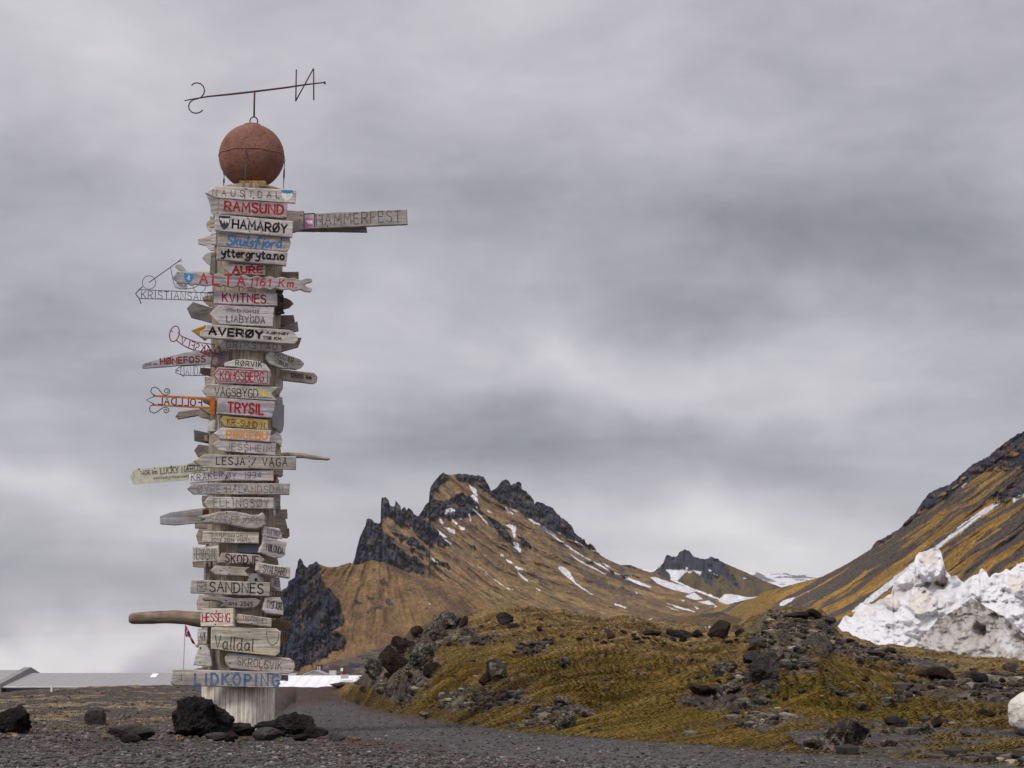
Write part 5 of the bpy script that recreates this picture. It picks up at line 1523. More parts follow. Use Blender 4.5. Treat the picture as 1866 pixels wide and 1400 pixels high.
def wire_sign(name, label, a, off, pyc, rods, text, mat, tmat, bars=()):
    pl = Plane(a, off, pyc)
    items = [zrod(z, pts, pl, r, cl) for z, pts, r, cl in rods]
    V, Fc = join_np(items)
    o = part(name, V, Fc, mat, smooth=True)
    o['label'] = label
    items = []
    for z, s, base, h, r in text:
        for st in layout(s, h / ZM[z][2], Zc(z, base), 0, 0.01, 2.6):
            if len(st) > 1:
                items.append(tube(pl.P(st), r * UNIT * 1.3, 4))
    V, Fc = join_np(items)
    part('wire_letters', V, Fc, tmat, parent=o)
    for z, poly, c in bars:
        V, Fc, uv = prism(pl, Zc(z, poly), 0.02, 0.002)
        part('flat_bar', V, Fc, M_ORANGE if c == 'o' else M_IRON, parent=o, uv=uv)
    return o, pl


M_ORANGE = mat_rust('orange_rust_paint', (0.55, 0.19, 0.015), (0.38, 0.12, 0.012), (0.12, 0.045, 0.012), 12)
M_REDIRON = mat_rust('red_iron', (0.30, 0.022, 0.04), (0.20, 0.03, 0.035), (0.06, 0.015, 0.018), 14)
M_DARKIRON = mat_rust('dark_iron', (0.045, 0.038, 0.045), (0.065, 0.05, 0.052), (0.02, 0.017, 0.02), 14)
wire_sign('wire_sign', 'thin iron sign shaped like a bicycle reading KRISTIANSAND', -6, -0.15, 528, [
    ('B', [(105, 530), (600, 550), (1200, 582)], 0.55, False), ('B', [(105, 655), (600, 668), (1200, 695)], 0.55, False),
    ('B', [(155, 483), (105, 530), (55, 585), (70, 610), (105, 655), (132, 728)], 0.75, False),
    ('B', circ(245, 428, 95), 0.45, True), ('B', circ(960, 480, 90), 0.4, True),
    ('B', [(245, 428), (550, 212), (705, 98)], 0.65, False), ('B', [(590, 180), (640, 145), (700, 122), (720, 138)], 0.4, False),
    ('B', [(550, 212), (578, 360), (610, 480), (620, 500), (760, 522), (880, 505), (960, 455)], 0.5, False)],
    [('B', 'KRISTIANSAND', [(140, 655), (620, 662), (1130, 690)], 105, 0.5)], M_DARKIRON, M_DARKIRON)
board('B', [(1072, 560), (1160, 552), (1240, 560), (1240, 580), (1072, 580)], -6, -0.16, 0.02, (0.05, 0.04, 0.05), None, mat=M_METAL, name='mounting_bar', jit=0)
board('B', [(612, 190), (640, 165), (690, 165), (740, 215), (775, 268), (790, 300), (740, 290), (660, 248), (620, 215)], 10, 0.10, 0.012, (0.36, 0.34, 0.31), 'grey fish tail sticking up above the ALTA board', mat=M_METAL, name='fish_tail', jit=0)
# fish of LAKSELV, mirrored letters
topc = [(655, 1130), (700, 1185), (760, 1212), (840, 1245), (950, 1280), (1060, 1292), (1180, 1310)]
botc = [(628, 1240), (700, 1300), (800, 1355), (900, 1395), (1010, 1420), (1130, 1430), (1260, 1446)]
wire_sign('wire_sign', 'rusty iron fish outline with LAKSELV seen in mirror writing', -8, -0.12, 630, [
    ('B', topc, 0.7, False), ('B', botc, 0.8, False), ('B', circ(605, 1155, 66, 112, 22, rot=0.25), 0.75, True), ('B', [(560, 1105), (582, 1128)], 0.6, False), ('B', [(540, 1120), (560, 1105)], .4, False)],
    [('B', 'LAKSELV', [(1190, 1440), (1010, 1415), (900, 1390), (800, 1350), (690, 1290)], 104, 0.75)], M_REDIRON, M_REDIRON)
# small troll shaped iron plate beside the post
o, pl = board('D', [(1130, 362), (1125, 300), (1160, 200), (1170, 120), (1210, 85), (1250, 100), (1265, 160), (1300, 150), (1385, 160), (1375, 350), (1290, 380), (1240, 350), (1180, 385)], 6, 0.03, 0.03, (0.11, 0.075, 0.085), 'dark purple crumpled sheet left of the RØRVIK board', mat=M_METAL, name='metal_plate', jit=.3)
emblem(o, pl, 'pink_patch', 'D', [(1185, 120), (1215, 92), (1240, 110), (1238, 170), (1200, 175)], (0.40, 0.2, 0.17))
emblem(o, pl, 'pink_patch', 'D', [(1165, 250), (1200, 220), (1220, 280), (1190, 350), (1145, 350), (1140, 300)], (0.34, 0.19, 0.2))
pl = Plane(6, 0.06, 660)
V, Fc = join_np([zrod('D', [(1060, 60), (1150, 180), (1280, 200), (1230, 80), (1290, 40), (1340, 20)], pl, 0.8), zrod('D', [(1150, 200), (1125, 310), (1165, 378), (1240, 360), (1262, 300), (1250, 190)], pl, 0.6)])
part('iron_bracket', V, Fc, M_DARKIRON, smooth=True)
# MANDAL
wire_sign('wire_sign', 'small iron fish reading MANDAL', -8, -0.1, 677, [
    ('D', [(1120, 368), (850, 362), (720, 368), (655, 395), (615, 432), (650, 425), (672, 430), (640, 440), (615, 455), (655, 478), (740, 497), (850, 503), (1120, 500)], 0.5, False),
    ('D', [(700, 492), (740, 515), (745, 495)], 0.5, False)], [('D', 'MANDAL', [(692, 497), (1060, 497)], 122, 0.42)], M_DARKIRON, M_DARKIRON)
# FOLLDAL
sc_up = [(330, 785), (290, 760), (267, 722), (285, 680), (330, 662), (378, 690), (412, 735), (440, 768), (490, 780), (532, 755), (540, 715), (515, 685), (478, 692), (460, 722), (475, 748), (505, 748), (520, 722), (498, 706)]
sc_dn = [(320, 918), (275, 925), (250, 960), (262, 1010), (310, 1035), (362, 1018), (410, 978), (445, 958), (490, 948), (525, 975), (525, 1010), (495, 1032), (460, 1018), (455, 990), (480, 975), (502, 988), (490, 1010)]
wire_sign('wire_sign', 'orange iron arrow with curled ends and FOLLDAL seen in mirror writing', -4, -0.05, 734, [
    ('D', sc_up, 0.65, False), ('D', sc_dn, 0.65, False), ('D', [(320, 795), (205, 848), (320, 908)], 0.65, False), ('D', [(960, 960), (1110, 1062)], 0.7, False)],
    [('D', 'FOLLDAL', [(990, 935), (375, 908)], 96, 0.95)], M_IRON, M_REDIRON,
    bars=[('D', [(300, 775), (700, 792), (1115, 812), (1115, 848), (700, 822), (300, 800)], 'o'), ('D', [(290, 903), (700, 925), (1115, 945), (1115, 975), (700, 948), (290, 926)], 'o'), ('D', [(1108, 815), (1180, 815), (1176, 1050), (1112, 1066)], 'o')])

# ---------------------------------------------------------------- boards on the right
o, pl = board('P', [(960, 940), (1045, 945), (1110, 948), (1112, 965), (1735, 938), (1740, 1030), (1110, 1058), (1045, 1078), (960, 1085)], -4, -0.30, 0.04, (0.34, 0.31, 0.30), 'long board pointing right with thin carved HAMMERFEST and a pink plaque',
              text=[('HAMMERFEST', [(1188, 1036), (1700, 1012)], 66, 5, (0.09, 0.08, 0.08), {'gap': 3})], nails=[(1095, 975), (1085, 1005), (1208, 975), (1212, 1012), (1255, 1040), (1325, 1000), (1405, 1010), (1462, 1020), (1590, 965)])
emblem(o, pl, 'plaque', 'P', [(1117, 972), (1172, 970), (1174, 1040), (1118, 1044)], (0.36, 0.34, 0.36), 0.002)
emblem(o, pl, 'plaque', 'P', [(1121, 992), (1170, 990), (1170, 1036), (1121, 1038)], (0.55, 0.13, 0.42), 0.0045)
emblem(o, pl, 'plaque_bear', 'P', beast(1126, 1002, 40, 26), (0.8, 0.75, 0.78), 0.007)
rb = [ribbon(Zc('P', s), pl, 4 / 3.332 * UNIT * 1.2, 0.001 + 0.0002 * i) for i, s in enumerate([[(1113, 968), (1113, 1050)], [(1178, 966), (1178, 1046)], [(1115, 966), (1176, 963)]])]
VV, FF = join_np(rb); part('strap', VV, FF, M_NAIL, parent=o)
R_ = [
    ('P', [(960, 1050), (1110, 1056), (1490, 1045), (1495, 1078), (1380, 1076), (960, 1070)], -4, -0.36, (0.22, 0.19, 0.17), 'second thinner board under HAMMERFEST'),
    ('C', [(1000, 118), (1355, 118), (1355, 218), (1000, 190)], 6, -0.25, (0.22, 0.17, 0.15), 'brown squared board end behind the tail of ALTA'),
    ('C', [(1000, 470), (1180, 490), (1250, 530), (1287, 572), (1220, 632), (1130, 655), (1000, 650)], 12, -0.2, (0.16, 0.12, 0.11), 'dark brown pointed board end right of KVITNES'),
    ('C', [(1000, 735), (1285, 733), (1305, 830), (1110, 910), (1000, 910)], 20, -0.2, (0.20, 0.16, 0.14), None),
    ('C', [(1000, 930), (1110, 905), (1340, 820), (1357, 960), (1240, 990), (1000, 985)], 20, -0.15, (0.24, 0.21, 0.20), None),
    ('C', [(1000, 1145), (1300, 1140), (1345, 1050), (1402, 1055), (1350, 1190), (1115, 1258), (1000, 1250)], 20, -0.12, (0.23, 0.20, 0.19), 'dark blade shaped board under the right end of AVERØY'),
    ('E', [(960, 540), (1085, 560), (1140, 580), (1138, 680), (1080, 785), (960, 780)], 48, -0.02, (0.34, 0.30, 0.28), None),
    ('E', [(980, 800), (1130, 805), (1135, 920), (980, 910)], 52, -0.02, (0.36, 0.33, 0.34), None),
    ('G', [(950, 270), (1015, 240), (1045, 185), (1100, 240), (1130, 330), (1112, 430), (1060, 380), (950, 360)], 40, 0.06, (0.56, 0.52, 0.50), 'small whitish lump of driftwood right of RINGEBU'),
    ('G', [(950, 380), (1070, 388), (1105, 450), (1112, 555), (950, 545)], 45, 0.01, (0.42, 0.35, 0.31), None),
    ('G', [(950, 740), (1135, 740), (1138, 830), (1112, 856), (1040, 822), (950, 820)], 38, 0.01, (0.55, 0.50, 0.50), 'white board end with red letters below LESJA / VÅGÅ'),
    ('G', [(950, 830), (1050, 832), (1030, 935), (950, 935)], 35, 0.03, (0.22, 0.05, 0.045), 'red painted board end'),
    ('G', [(950, 860), (1050, 862), (1082, 895), (1082, 938), (950, 938)], 42, -0.03, (0.48, 0.46, 0.47), None),
    ('H', [(1280, 10), (1412, 10), (1415, 225), (1280, 225)], 40, -0.02, (0.34, 0.30, 0.28), None),
    ('H', [(1280, 222), (1505, 218), (1512, 352), (1280, 360)], 25, -0.15, (0.36, 0.32, 0.30), 'grey brown board end right of SANDEFJORD'),
    ('H', [(1280, 352), (1480, 345), (1512, 480), (1450, 600), (1280, 560)], 30, -0.1, (0.32, 0.27, 0.23), None),
    ('H', [(1300, 480), (1535, 488), (1542, 600), (1510, 632), (1300, 600)], 30, -0.16, (0.34, 0.28, 0.24), 'worm eaten rounded board end above HØLONDA'),
    ('H', [(1312, 110), (1335, 100), (1345, 300), (1325, 320), (1305, 270)], 35, 0.06, (0.60, 0.58, 0.57), None),
    ('H', [(1220, 895), (1370, 908), (1388, 1010), (1220, 1000)], 35, -0.02, (0.36, 0.31, 0.27), None),
    ('I', [(1220, 550), (1520, 550), (1545, 595), (1542, 660), (1515, 697), (1220, 660)], 15, -0.15, (0.17, 0.12, 0.08), 'dark brown rounded board end sticking out right above Valldal'),
    ('I', [(1220, 465), (1410, 480), (1412, 516), (1220, 510)], 25, -0.05, (0.12, 0.09, 0.08), None),
    ('I', [(1300, 715), (1520, 728), (1502, 830), (1410, 890), (1300, 880)], 20, -0.15, (0.20, 0.145, 0.09), None),
]
for z, poly, a, off, c, lb in R_:
    board(z, poly, a, off, 0.03, c, lb)
o, pl = board('E', [(980, 912), (1155, 915), (1152, 1200), (1135, 1285), (1110, 1317), (980, 1230)], 50, 0.01, 0.02, (0.22, 0.21, 0.23), 'grey metal sheet folded round the right side', mat=M_METAL, name='metal_plate', jit=0)


def driftwood(z, spine, radii, pl, label, color, name='driftwood', wob=0.16, wf=14):
    C0 = pl.P(Zc(z, spine))
    # resample
    L = np.concatenate([[0], np.cumsum(np.linalg.norm(np.diff(C0, axis=0), axis=1))])
    s = np.linspace(0, L[-1], 40)
    C1 = np.stack([np.interp(s, L, C0[:, i]) for i in range(3)], -1)
    r = np.interp(s, L, np.asarray(radii) / 7.775 * UNIT)
    V, Fc = tube(C1, r, 14)
    V = V + wob * np.repeat(r, 14)[:, None] * np.stack([fbm3(V * wf + q, 3, 70 + q) for q in range(3)], -1) * 2
    uv = np.stack([np.repeat(s, 14), np.tile(np.arange(14) * 0.015, 40)], -1)
    o = part(name, V, Fc, M_WOOD, uv=uv, color=color, smooth=True)
    o['label'] = label
    return o


driftwood('G', [(1000, 570), (1110, 545), (1170, 535), (1300, 545), (1450, 550), (1560, 575), (1680, 580), (1760, 592), (1800, 592)], [34, 34, 36, 38, 36, 34, 32, 26, 10], Plane(0, -0.3, 834), 'crooked grey driftwood branch pointing right behind LESJA / VÅGÅ', (0.42, 0.36, 0.34))
driftwood('J', [(122, 208), (140, 208), (180, 208), (300, 205), (600, 198), (900, 200), (1050, 215), (1130, 225), (1300, 230)], [52, 70, 80, 86, 90, 95, 104, 108, 108], Plane(0, -0.28, 1127), 'thick brown rounded driftwood club pointing left beside HESSENG', (0.25, 0.185, 0.145), wob=0.10, wf=5)
driftwood('F', [(1100, 520), (1000, 515), (940, 520), (895, 522), (865, 530)], [24, 26, 24, 20, 10], Plane(0, -0.1, 847), 'short grey driftwood stick above the cream sign', (0.34, 0.31, 0.30))
# ragged bark on the right of KVITNES
V, Fc = tube(Plane(40, 0.0, 550).P(Zc('C', [(1090, 390), (1085, 450), (1095, 520), (1100, 600), (1080, 660), (1095, 715)])), np.array([38, 42, 40, 42, 46, 30]) / 7.775 * UNIT, 18)
L2 = []
pts = Plane(40, 0.0, 550).P(Zc('C', [(1090 + 6 * math.sin(i), 385 + i * 13) for i in range(27)]))
V, Fc = tube(pts, 38 / 7.775 * UNIT, 18)
V = V + 0.022 * np.stack([fbm3(V * 26 + q, 4, 80 + q, .65) for q in range(3)], -1) * 2
part('bark_scrap', V, Fc, mat_rock('dark_bark', (0.045, 0.038, 0.036), (0.09, 0.08, 0.075), (0.12, 0.11, 0.1), .6, 14, .01), smooth=False)['label'] = 'ragged dark strip of bark right of KVITNES'


# ---------------------------------------------------------------- iron ball with compass needle
def buoy():
    c = at(458.5, 285.5, PY0)
    fw = c[1] * math.cos(TH) + (c[2] - CAM[2]) * math.sin(TH)
    r = 59.3 / F * fw
    nu, nv = 96, 64
    u = np.linspace(0, 2 * math.pi, nu, endpoint=False); v = np.linspace(0.001, math.pi - 0.001, nv)
    U, Vv = np.meshgrid(u, v)
    D = np.stack([np.sin(Vv) * np.cos(U), np.sin(Vv) * np.sin(U), np.cos(Vv)], -1).reshape(-1, 3)
    rr = r * (1 + 0.006 * fbm3(D * 4, 3, 90) + 0.0025 * fbm3(D * 22, 3, 93)) + 0.004 * np.exp(-((D[:, 2]) / 0.012) ** 2)
    d1 = np.array([-0.47, -0.87, 0.0]); 
    for dx, dz, rad in ((-0.6, -0.03, 0.06),):
        cc = np.array([dx, -math.sqrt(1 - dx * dx - dz * dz), dz])
        rr -= 0.006 * np.exp(-(np.linalg.norm(D - cc, axis=1) / rad) ** 2)
    P = c + D * rr[:, None]
    i = np.arange(nv - 1)[:, None] * nu + np.arange(nu)[None, :]
    j = np.arange(nv - 1)[:, None] * nu + (np.arange(nu)[None, :] + 1) % nu
    Fc = np.stack([i, i + nu, j + nu, j], -1).reshape(-1, 4)
    b = part('iron_ball', P, Fc, M_BUOY, smooth=True)
    b['label'] = 'round rusty red iron ball on top of the post'
    # raised weld round the middle
    an = np.linspace(0, 2 * math.pi, 90, endpoint=False)
    V, F2 = tube(np.stack([c[0] + r * 1.0 * np.cos(an), c[1] + r * np.sin(an), c[2] + 0.004 * np.sin(an * 9)], -1), 0.006, 6, True)
    part('weld_seam', V, F2, M_BUOY, parent=b, smooth=True)
    # top plate
    V, F2 = tube([c + np.array([0, 0, r * 0.955]), c + np.array([0, 0, r * 1.005])], [r * 0.30, r * 0.26], 24)
    part('top_plate', V, F2, M_BUOY, parent=b)
    # dark patches low on the ball
    top = c + np.array([0, 0, r])
    # ring, stem and needle
    y = c[1]
    ring = at(*zip(*circ(462.5, 221.5, 6.8, 7.2)), y) if False else np.array([at(px, py, y) for px, py in circ(462.5, 221, 7.0, 7.6)])
    V, F2 = tube(ring, 1.15 * UNIT, 8, True); part('ring', V, F2, M_IRON, smooth=True)
    items = [tube([at(463, 214, y), at(463.3, 190, y), at(464, 167, y)], 1.7 * UNIT, 8)]
    pts = [at(x, yy, y) for x, yy in [(336, 184), (344, 182), (380, 176), (420, 172), (464, 167), (520, 160), (560, 154), (592, 150.5)]]
    items.append(tube(pts, np.array([1.0, 1.2, 1.6, 1.9, 1.9, 1.8, 1.5, 1.2]) * UNIT, 8))
    items.append(tube([at(591, 149, y), at(592.5, 153.5, y)], 1.7 * UNIT, 6))
    V, F2 = join_np(items)
    nd = part('compass_needle', V, F2, M_IRON, smooth=True)
    nd['label'] = 'rusty iron compass bar with letters S and N at its ends'
    V, F2 = join_np([tube([at(a, b_, y - 0.02) for a, b_ in s], 1.25 * UNIT, 6) for s in ([(540, 127), (539, 184)], [(538.5, 185), (571, 125.5)], [(571.5, 125), (571.8, 182.5)])])
    part('letter_n', V, F2, M_IRON, parent=nd, smooth=True)
    s_pts = [(349, 156), (352.5, 152.8), (358, 151.2), (365, 152.5), (370.5, 157.5), (373, 165), (371, 172), (366.5, 177.5), (359, 180.5), (351, 182.5), (346, 187), (343.5, 193.5), (345, 200), (350, 205), (357, 206.8), (364, 205), (369.5, 201)]
    V, F2 = tube([at(a, b_, y - 0.02) for a, b_ in s_pts], 1.25 * UNIT, 6)
    part('letter_s', V, F2, M_IRON, parent=nd, smooth=True)
    # small drip burrs under the bar
    # turnbuckles
    for (x0, y0, x1, y1, dy) in [(448.5, 271, 446, 362, -r * 0.99), (518.5, 293, 516.5, 344, -0.1), (408.5, 318, 407.5, 342, 0.12)]:
        A = at(x0, y0, c[1] + dy); B = at(x1, y1, c[1] + dy if dy > -0.2 else PY0 - 0.475)
        n = 9
        ts = [0, .12, .14, .3, .32, .6, .62, .8, 1]
        rs = [1.0, 1.0, .55, .55, 1.5, 1.5, .5, .5, .9] if dy < -0.2 else [.9, .9, .6, .8, 1.5, 1.7, 1.2, .7, .6]
        V, F2 = tube([A + (B - A) * t for t in ts], np.array(rs) * UNIT, 7)
        tb = part('turnbuckle', V, F2, M_DARKIRON, smooth=True)
        sh = [A + np.array([1.6 * UNIT * math.cos(q), 0, 1.8 * UNIT * math.sin(q) + 1.2 * UNIT]) for q in np.linspace(0, 2 * math.pi, 10, endpoint=False)]
        V, F2 = tube(sh, 0.7 * UNIT, 5, True); part('shackle', V, F2, M_DARKIRON, parent=tb, smooth=True)
    # wooden wedges between ball and post top
    for x0, x1, c_ in ((438, 455, (0.34, 0.22, 0.09)), (455, 472, (0.40, 0.28, 0.12)), (472, 486, (0.30, 0.21, 0.12))):
        m = at((x0 + x1) / 2, 339, PY0 - 0.22)
        V, F2 = box(m, ((x1 - x0) * UNIT * 0.94, 0.2, 11 * UNIT))
        part('wedge', V, F2, M_WOOD, uv=np.stack([V[:, 0], V[:, 2]], -1), color=c_)
    V, F2 = box(at(446.4, 362, c[1] - r * 1.0 - 0.11), (2.6 * UNIT, 0.02, 6 * UNIT)); 


buoy()
# ================================================================== ROCKS
M_LAVA = mat_rock('black_lava', (0.022, 0.020, 0.021), (0.062, 0.055, 0.053), (0.10, 0.085, 0.075), 0.66, 5.0, 0.03)
M_LAVAG = mat_rock('grey_lava', (0.055, 0.048, 0.05), (0.105, 0.09, 0.092), (0.17, 0.15, 0.13), 0.6, 4.0, 0.02)
M_LICH = mat_rock('lichen_rock', (0.055, 0.046, 0.042), (0.125, 0.105, 0.09), (0.34, 0.31, 0.25), 0.45, 3.2, 0.05)
M_BROWN = mat_rock('brown_rock', (0.036, 0.025, 0.022), (0.075, 0.05, 0.042), (0.14, 0.115, 0.09), 0.62, 3.0, 0.05)


def ico(sub):
    bpy_me = bpy.data.meshes.new('tmp')
    import bmesh
    bm = bmesh.new(); bmesh.ops.create_icosphere(bm, subdivisions=sub, radius=1.0)
    bm.to_mesh(bpy_me); bm.free()
    V = np.zeros(len(bpy_me.vertices) * 3); bpy_me.vertices.foreach_get('co', V)
    Fc = np.zeros(len(bpy_me.polygons) * 3, int); bpy_me.polygons.foreach_get('vertices', Fc)
    bpy.data.meshes.remove(bpy_me)
    return V.reshape(-1, 3), Fc.reshape(-1, 3)


ICO = {k: ico(k) for k in (1, 2, 3, 4, 5, 6)}


def rock_shape(sub, seed, rough=0.5, planes=7):
    V, Fc = ICO[sub]
    r = np.random.default_rng(seed)
    k = np.full(len(V), 1.25)
    for i in range(planes):
        n = r.normal(size=3); n /= np.linalg.norm(n)
        d = r.uniform(0.62, 0.95)
        c = V @ n
        k = np.minimum(k, np.where(c > 0.15, d / np.maximum(c, 0.15), 9))
    k = k * (1 + 0.30 * rough * fbm3(V * 1.6 + seed, 5, seed, 0.55))
    k = k + 0.26 * rough * np.abs(fbm3(V * 4.2 + seed, 5, seed + 5, 0.62)) - 0.08 * rough
    if sub >= 5:
        k = k + 0.09 * rough * fbm3(V * 14.0 + seed, 3, seed + 9, 0.6)
    P = V * k[:, None]
    P = P / (np.abs(P).max(0)[None, :])
    return P, Fc


def rock(px, pb, w, h, label, mat=M_LAVA, sub=4, seed=1, rough=0.6, rz=None, sink=0.22, group=None, Y=None, name='lava_rock', lean=0.0, depth=0.9):
    """rock standing on the ground where image row pb meets it; w, h in photo pixels"""
    if Y is None:
        Y, z = ground_hit(px, pb)
    else:
        z = float(zfun(px, Y))
    p = at(px, pb, Y)
    p[2] = z
    m = Y / F
    W_, H_ = w * m / 2, h * m
    P, Fc = rock_shape(sub, seed, rough)
    a = seed * 1.3 if rz is None else rz
    P = P @ np.array([[math.cos(a), -math.sin(a), 0], [math.sin(a), math.cos(a), 0], [0, 0, 1]]).T
    P = P / np.abs(P).max(0)[None, :]
    P[:, 2] = (P[:, 2] + 1) / 2 * (1 + sink) - sink
    V = P * np.array([W_, W_ * depth, H_])
    V[:, 0] += lean * V[:, 2]
    o = mesh(name, V, Fc, mat, smooth=False)
    o.location = (p[0], Y + W_ * depth * 0.4, z)
    tag(o, label, 'rock', group)
    return o


rock(366, 1356, 114, 74, 'biggest black lava boulder, at the left foot of the wooden post', M_LAVA, 6, 3, 1.15, 0.4, Y=18.6)
rock(432, 1345, 72, 24, 'low black rock touching the right side of the biggest boulder', M_LAVA, 6, 14, 1.1, Y=19.0)
rock(499, 1342, 78, 29, 'flat topped black lava rock at the right foot of the post', M_LAVA, 6, 21, 1.1, Y=19.0)
rock(543, 1350, 78, 46, 'pointed black lava rock furthest right of the post', M_LAVA, 6, 8, 1.2, Y=18.8, lean=-0.25)
rock(572, 1358, 50, 22, 'long low black rock sloping down right of the pointed one', M_LAVA, 4, 32, .6, Y=18.3)
rock(489, 1356, 62, 24, 'smooth dark grey slab in front of the flat topped rock', M_LAVAG, 5, 40, .35, Y=17.8)
rock(417, 1364, 30, 22, 'small round brown stone before the biggest boulder', M_BROWN, 4, 44, .4, Y=17.2)
rock(392, 1357, 48, 16, 'low grey stone at the foot of the biggest boulder', M_LAVAG, 4, 45, .5, Y=17.5)
rock(612, 1360, 34, 15, 'little grey mound of rock at the right end of the row of rocks', M_LAVAG, 4, 47, .4, Y=17.6)
rock(548, 1354, 30, 13, 'little brown stone in front of the pointed black rock', M_BROWN, 4, 49, .4, Y=17.6)
rock(454, 1330, 16, 14, 'small pale grey stone against the base of the post', M_LAVAG, 3, 50, .4, Y=19.45)
rock(20, 1339, 82, 52, 'black boulder at the left edge of the picture', M_LAVA, 6, 61, .9, Y=19.6)
rock(176, 1323, 50, 34, 'lone dark grey boulder in the straw coloured verge', M_LAVAG, 5, 63, .3, Y=22.5)
rock(235, 1361, 90, 30, 'ridged grey lava slab between the verge and the gravel', M_LAVAG, 5, 66, .7, Y=17.4)
rock(236, 1363, 40, 17, 'low black stone in front of the ridged grey slab', M_LAVA, 4, 68, .5, Y=16.9)
rock(124, 1380, 20, 10, 'small tan topped stone in the left foreground gravel', M_LICH, 3, 70, .4, Y=14.5)
# hill crest and slope
rock(818, 1148, 60, 36, 'round topped grey brown boulder highest on the left crest', M_LICH, 5, 71, .8)
rock(846, 1142, 18, 20, 'small upright rock leaning on the crest boulder', M_BROWN, 4, 72, .6)
rock(919, 1146, 34, 24, 'black knob of lava standing alone on the crest', M_LAVA, 5, 73, .9)
rock(934, 1147, 34, 11, 'low dark base beside the black knob on the crest', M_LAVA, 4, 74, .8)
rock(760, 1163, 28, 20, 'dark brown rock on the edge below the crest boulder', M_BROWN, 4, 75, .8)
rock(798, 1165, 40, 24, 'rough brown outcrop under the highest crest boulder', M_LICH, 4, 76, .8)
rock(735, 1192, 44, 28, 'dark outcrop on the left face of the rise', M_BROWN, 5, 77, .9)
rock(762, 1212, 58, 46, 'leaning grey brown slab in the left face of the rise', M_LICH, 5, 78, .8, lean=.3)
rock(716, 1226, 62, 50, 'bulging dark rock on the left face of the rise', M_BROWN, 5, 79, .9)
rock(686, 1238, 48, 40, 'crumbly grey outcrop at the left end of the rise', M_LICH, 5, 80, .9)
rock(700, 1262, 40, 20, 'half buried rock low on the left face', M_LICH, 4, 81, .8)
rock(790, 1236, 40, 28, 'dark rock between the moss and the scree', M_BROWN, 4, 82, .8)
rock(722, 1178, 30, 18, 'small dark rock on the skyline of the left face', M_BROWN, 4, 83, .8)
rock(665, 1263, 22, 12, 'small black stone beside the track at the left end', M_LAVA, 3, 84, .6)
rock(622, 1253, 44, 10, 'low pile of dark stones in front of the white roof', M_LAVAG, 4, 85, .9)
rock(901, 1249, 46, 44, 'pale speckled round boulder half way down the mossy slope', M_LICH, 5, 86, .6)
rock(885, 1252, 28, 24, 'dark rock against the left of the pale speckled boulder', M_BROWN, 4, 87, .8)
rock(926, 1250, 22, 14, 'little rock right of the pale speckled boulder', M_LICH, 4, 88, .7)
rock(952, 1270, 32, 14, 'flat pale stone below the speckled boulder', M_LICH, 4, 89, .4)
rock(1022, 1288, 44, 20, 'grey stone in the moss right of the flat pale one', M_LICH, 4, 90, .8)
rock(1034, 1330, 46, 38, 'cluster of grey slabs just above the track', M_LICH, 5, 91, .9)
rock(1070, 1308, 34, 14, 'small knobbly rock above the cluster of slabs', M_LICH, 4, 92, .8)
rock(1088, 1338, 28, 10, 'low stone at the lower edge of the moss', M_LICH, 4, 93, .5)
rock(780, 1308, 40, 12, 'pale stone where the moss meets the track', M_LICH, 4, 94, .5)
rock(950, 1328, 24, 8, 'small flat stone at the track edge', M_LICH, 3, 95, .5)
rock(1314, 1162, 50, 32, 'big chocolate brown boulder on the crest', M_BROWN, 5, 96, .45)
rock(1350, 1163, 22, 18, 'small black boulder right of the chocolate brown one', M_LAVA, 4, 97, .4)
rock(1236, 1163, 60, 15, 'long low black ledge on the crest left of the brown boulder', M_LAVA, 4, 98, .8)
rock(1272, 1165, 28, 14, 'dark rock between the ledge and the brown boulder', M_LAVA, 4, 99, .8)
rock(1190, 1160, 40, 12, 'dark stones on the crest at the far end of the ledge', M_LAVA, 4, 100, .9)
rock(1376, 1178, 32, 16, 'rounded dark stone below the small black boulder', M_LAVAG, 4, 101, .5)
rock(1455, 1128, 52, 12, 'long flat black block on the crest before the striped slope', M_LAVA, 4, 102, .25, rz=0)
rock(1484, 1130, 30, 17, 'black block on the right end of the long flat one', M_LAVA, 4, 103, .4)
rock(1508, 1136, 34, 14, 'dark stones next to the snow', M_LAVAG, 4, 104, .8)
rock(1392, 1254, 64, 62, 'tall grey lava outcrop in the middle of the mossy slope', M_LAVAG, 6, 105, .95, lean=.25)
rock(1378, 1212, 50, 26, 'rough shoulder of the tall grey outcrop', M_LAVAG, 5, 106, .9)
rock(1416, 1208, 44, 26, 'lichen covered top of the tall grey outcrop', M_LICH, 5, 107, .9)
rock(1318, 1238, 56, 34, 'pale brown crumbled outcrop left of the tall grey one', M_LICH, 5, 108, .95)
rock(1406, 1266, 44, 26, 'crumbled rock at the foot of the tall grey outcrop', M_LICH, 5, 109, .9)
rock(1372, 1266, 18, 13, 'small grey block under the tall outcrop', M_LAVAG, 4, 110, .4)
rock(1332, 1268, 46, 16, 'ledge of grey rock under the crumbled outcrop', M_LICH, 4, 111, .9)
rock(1278, 1270, 60, 18, 'dark overhanging ledge at the left of the outcrops', M_BROWN, 4, 112, .9)
rock(1337, 1302, 24, 18, 'small pale boulder above the grey gravel patch', M_LICH, 4, 113, .6)
rock(1368, 1296, 32, 20, 'crumbled rock beside the small pale boulder', M_LICH, 4, 114, .9)
rock(1388, 1342, 24, 11, 'little stone with lichen in the moss near the track', M_LICH, 4, 115, .5)
rock(1540, 1363, 84, 68, 'large dark roadside boulder with a pale left face', M_LICH, 6, 116, .75, lean=.25)
rock(1492, 1366, 52, 24, 'low rocky tail at the left of the large roadside boulder', M_LICH, 5, 117, .9)
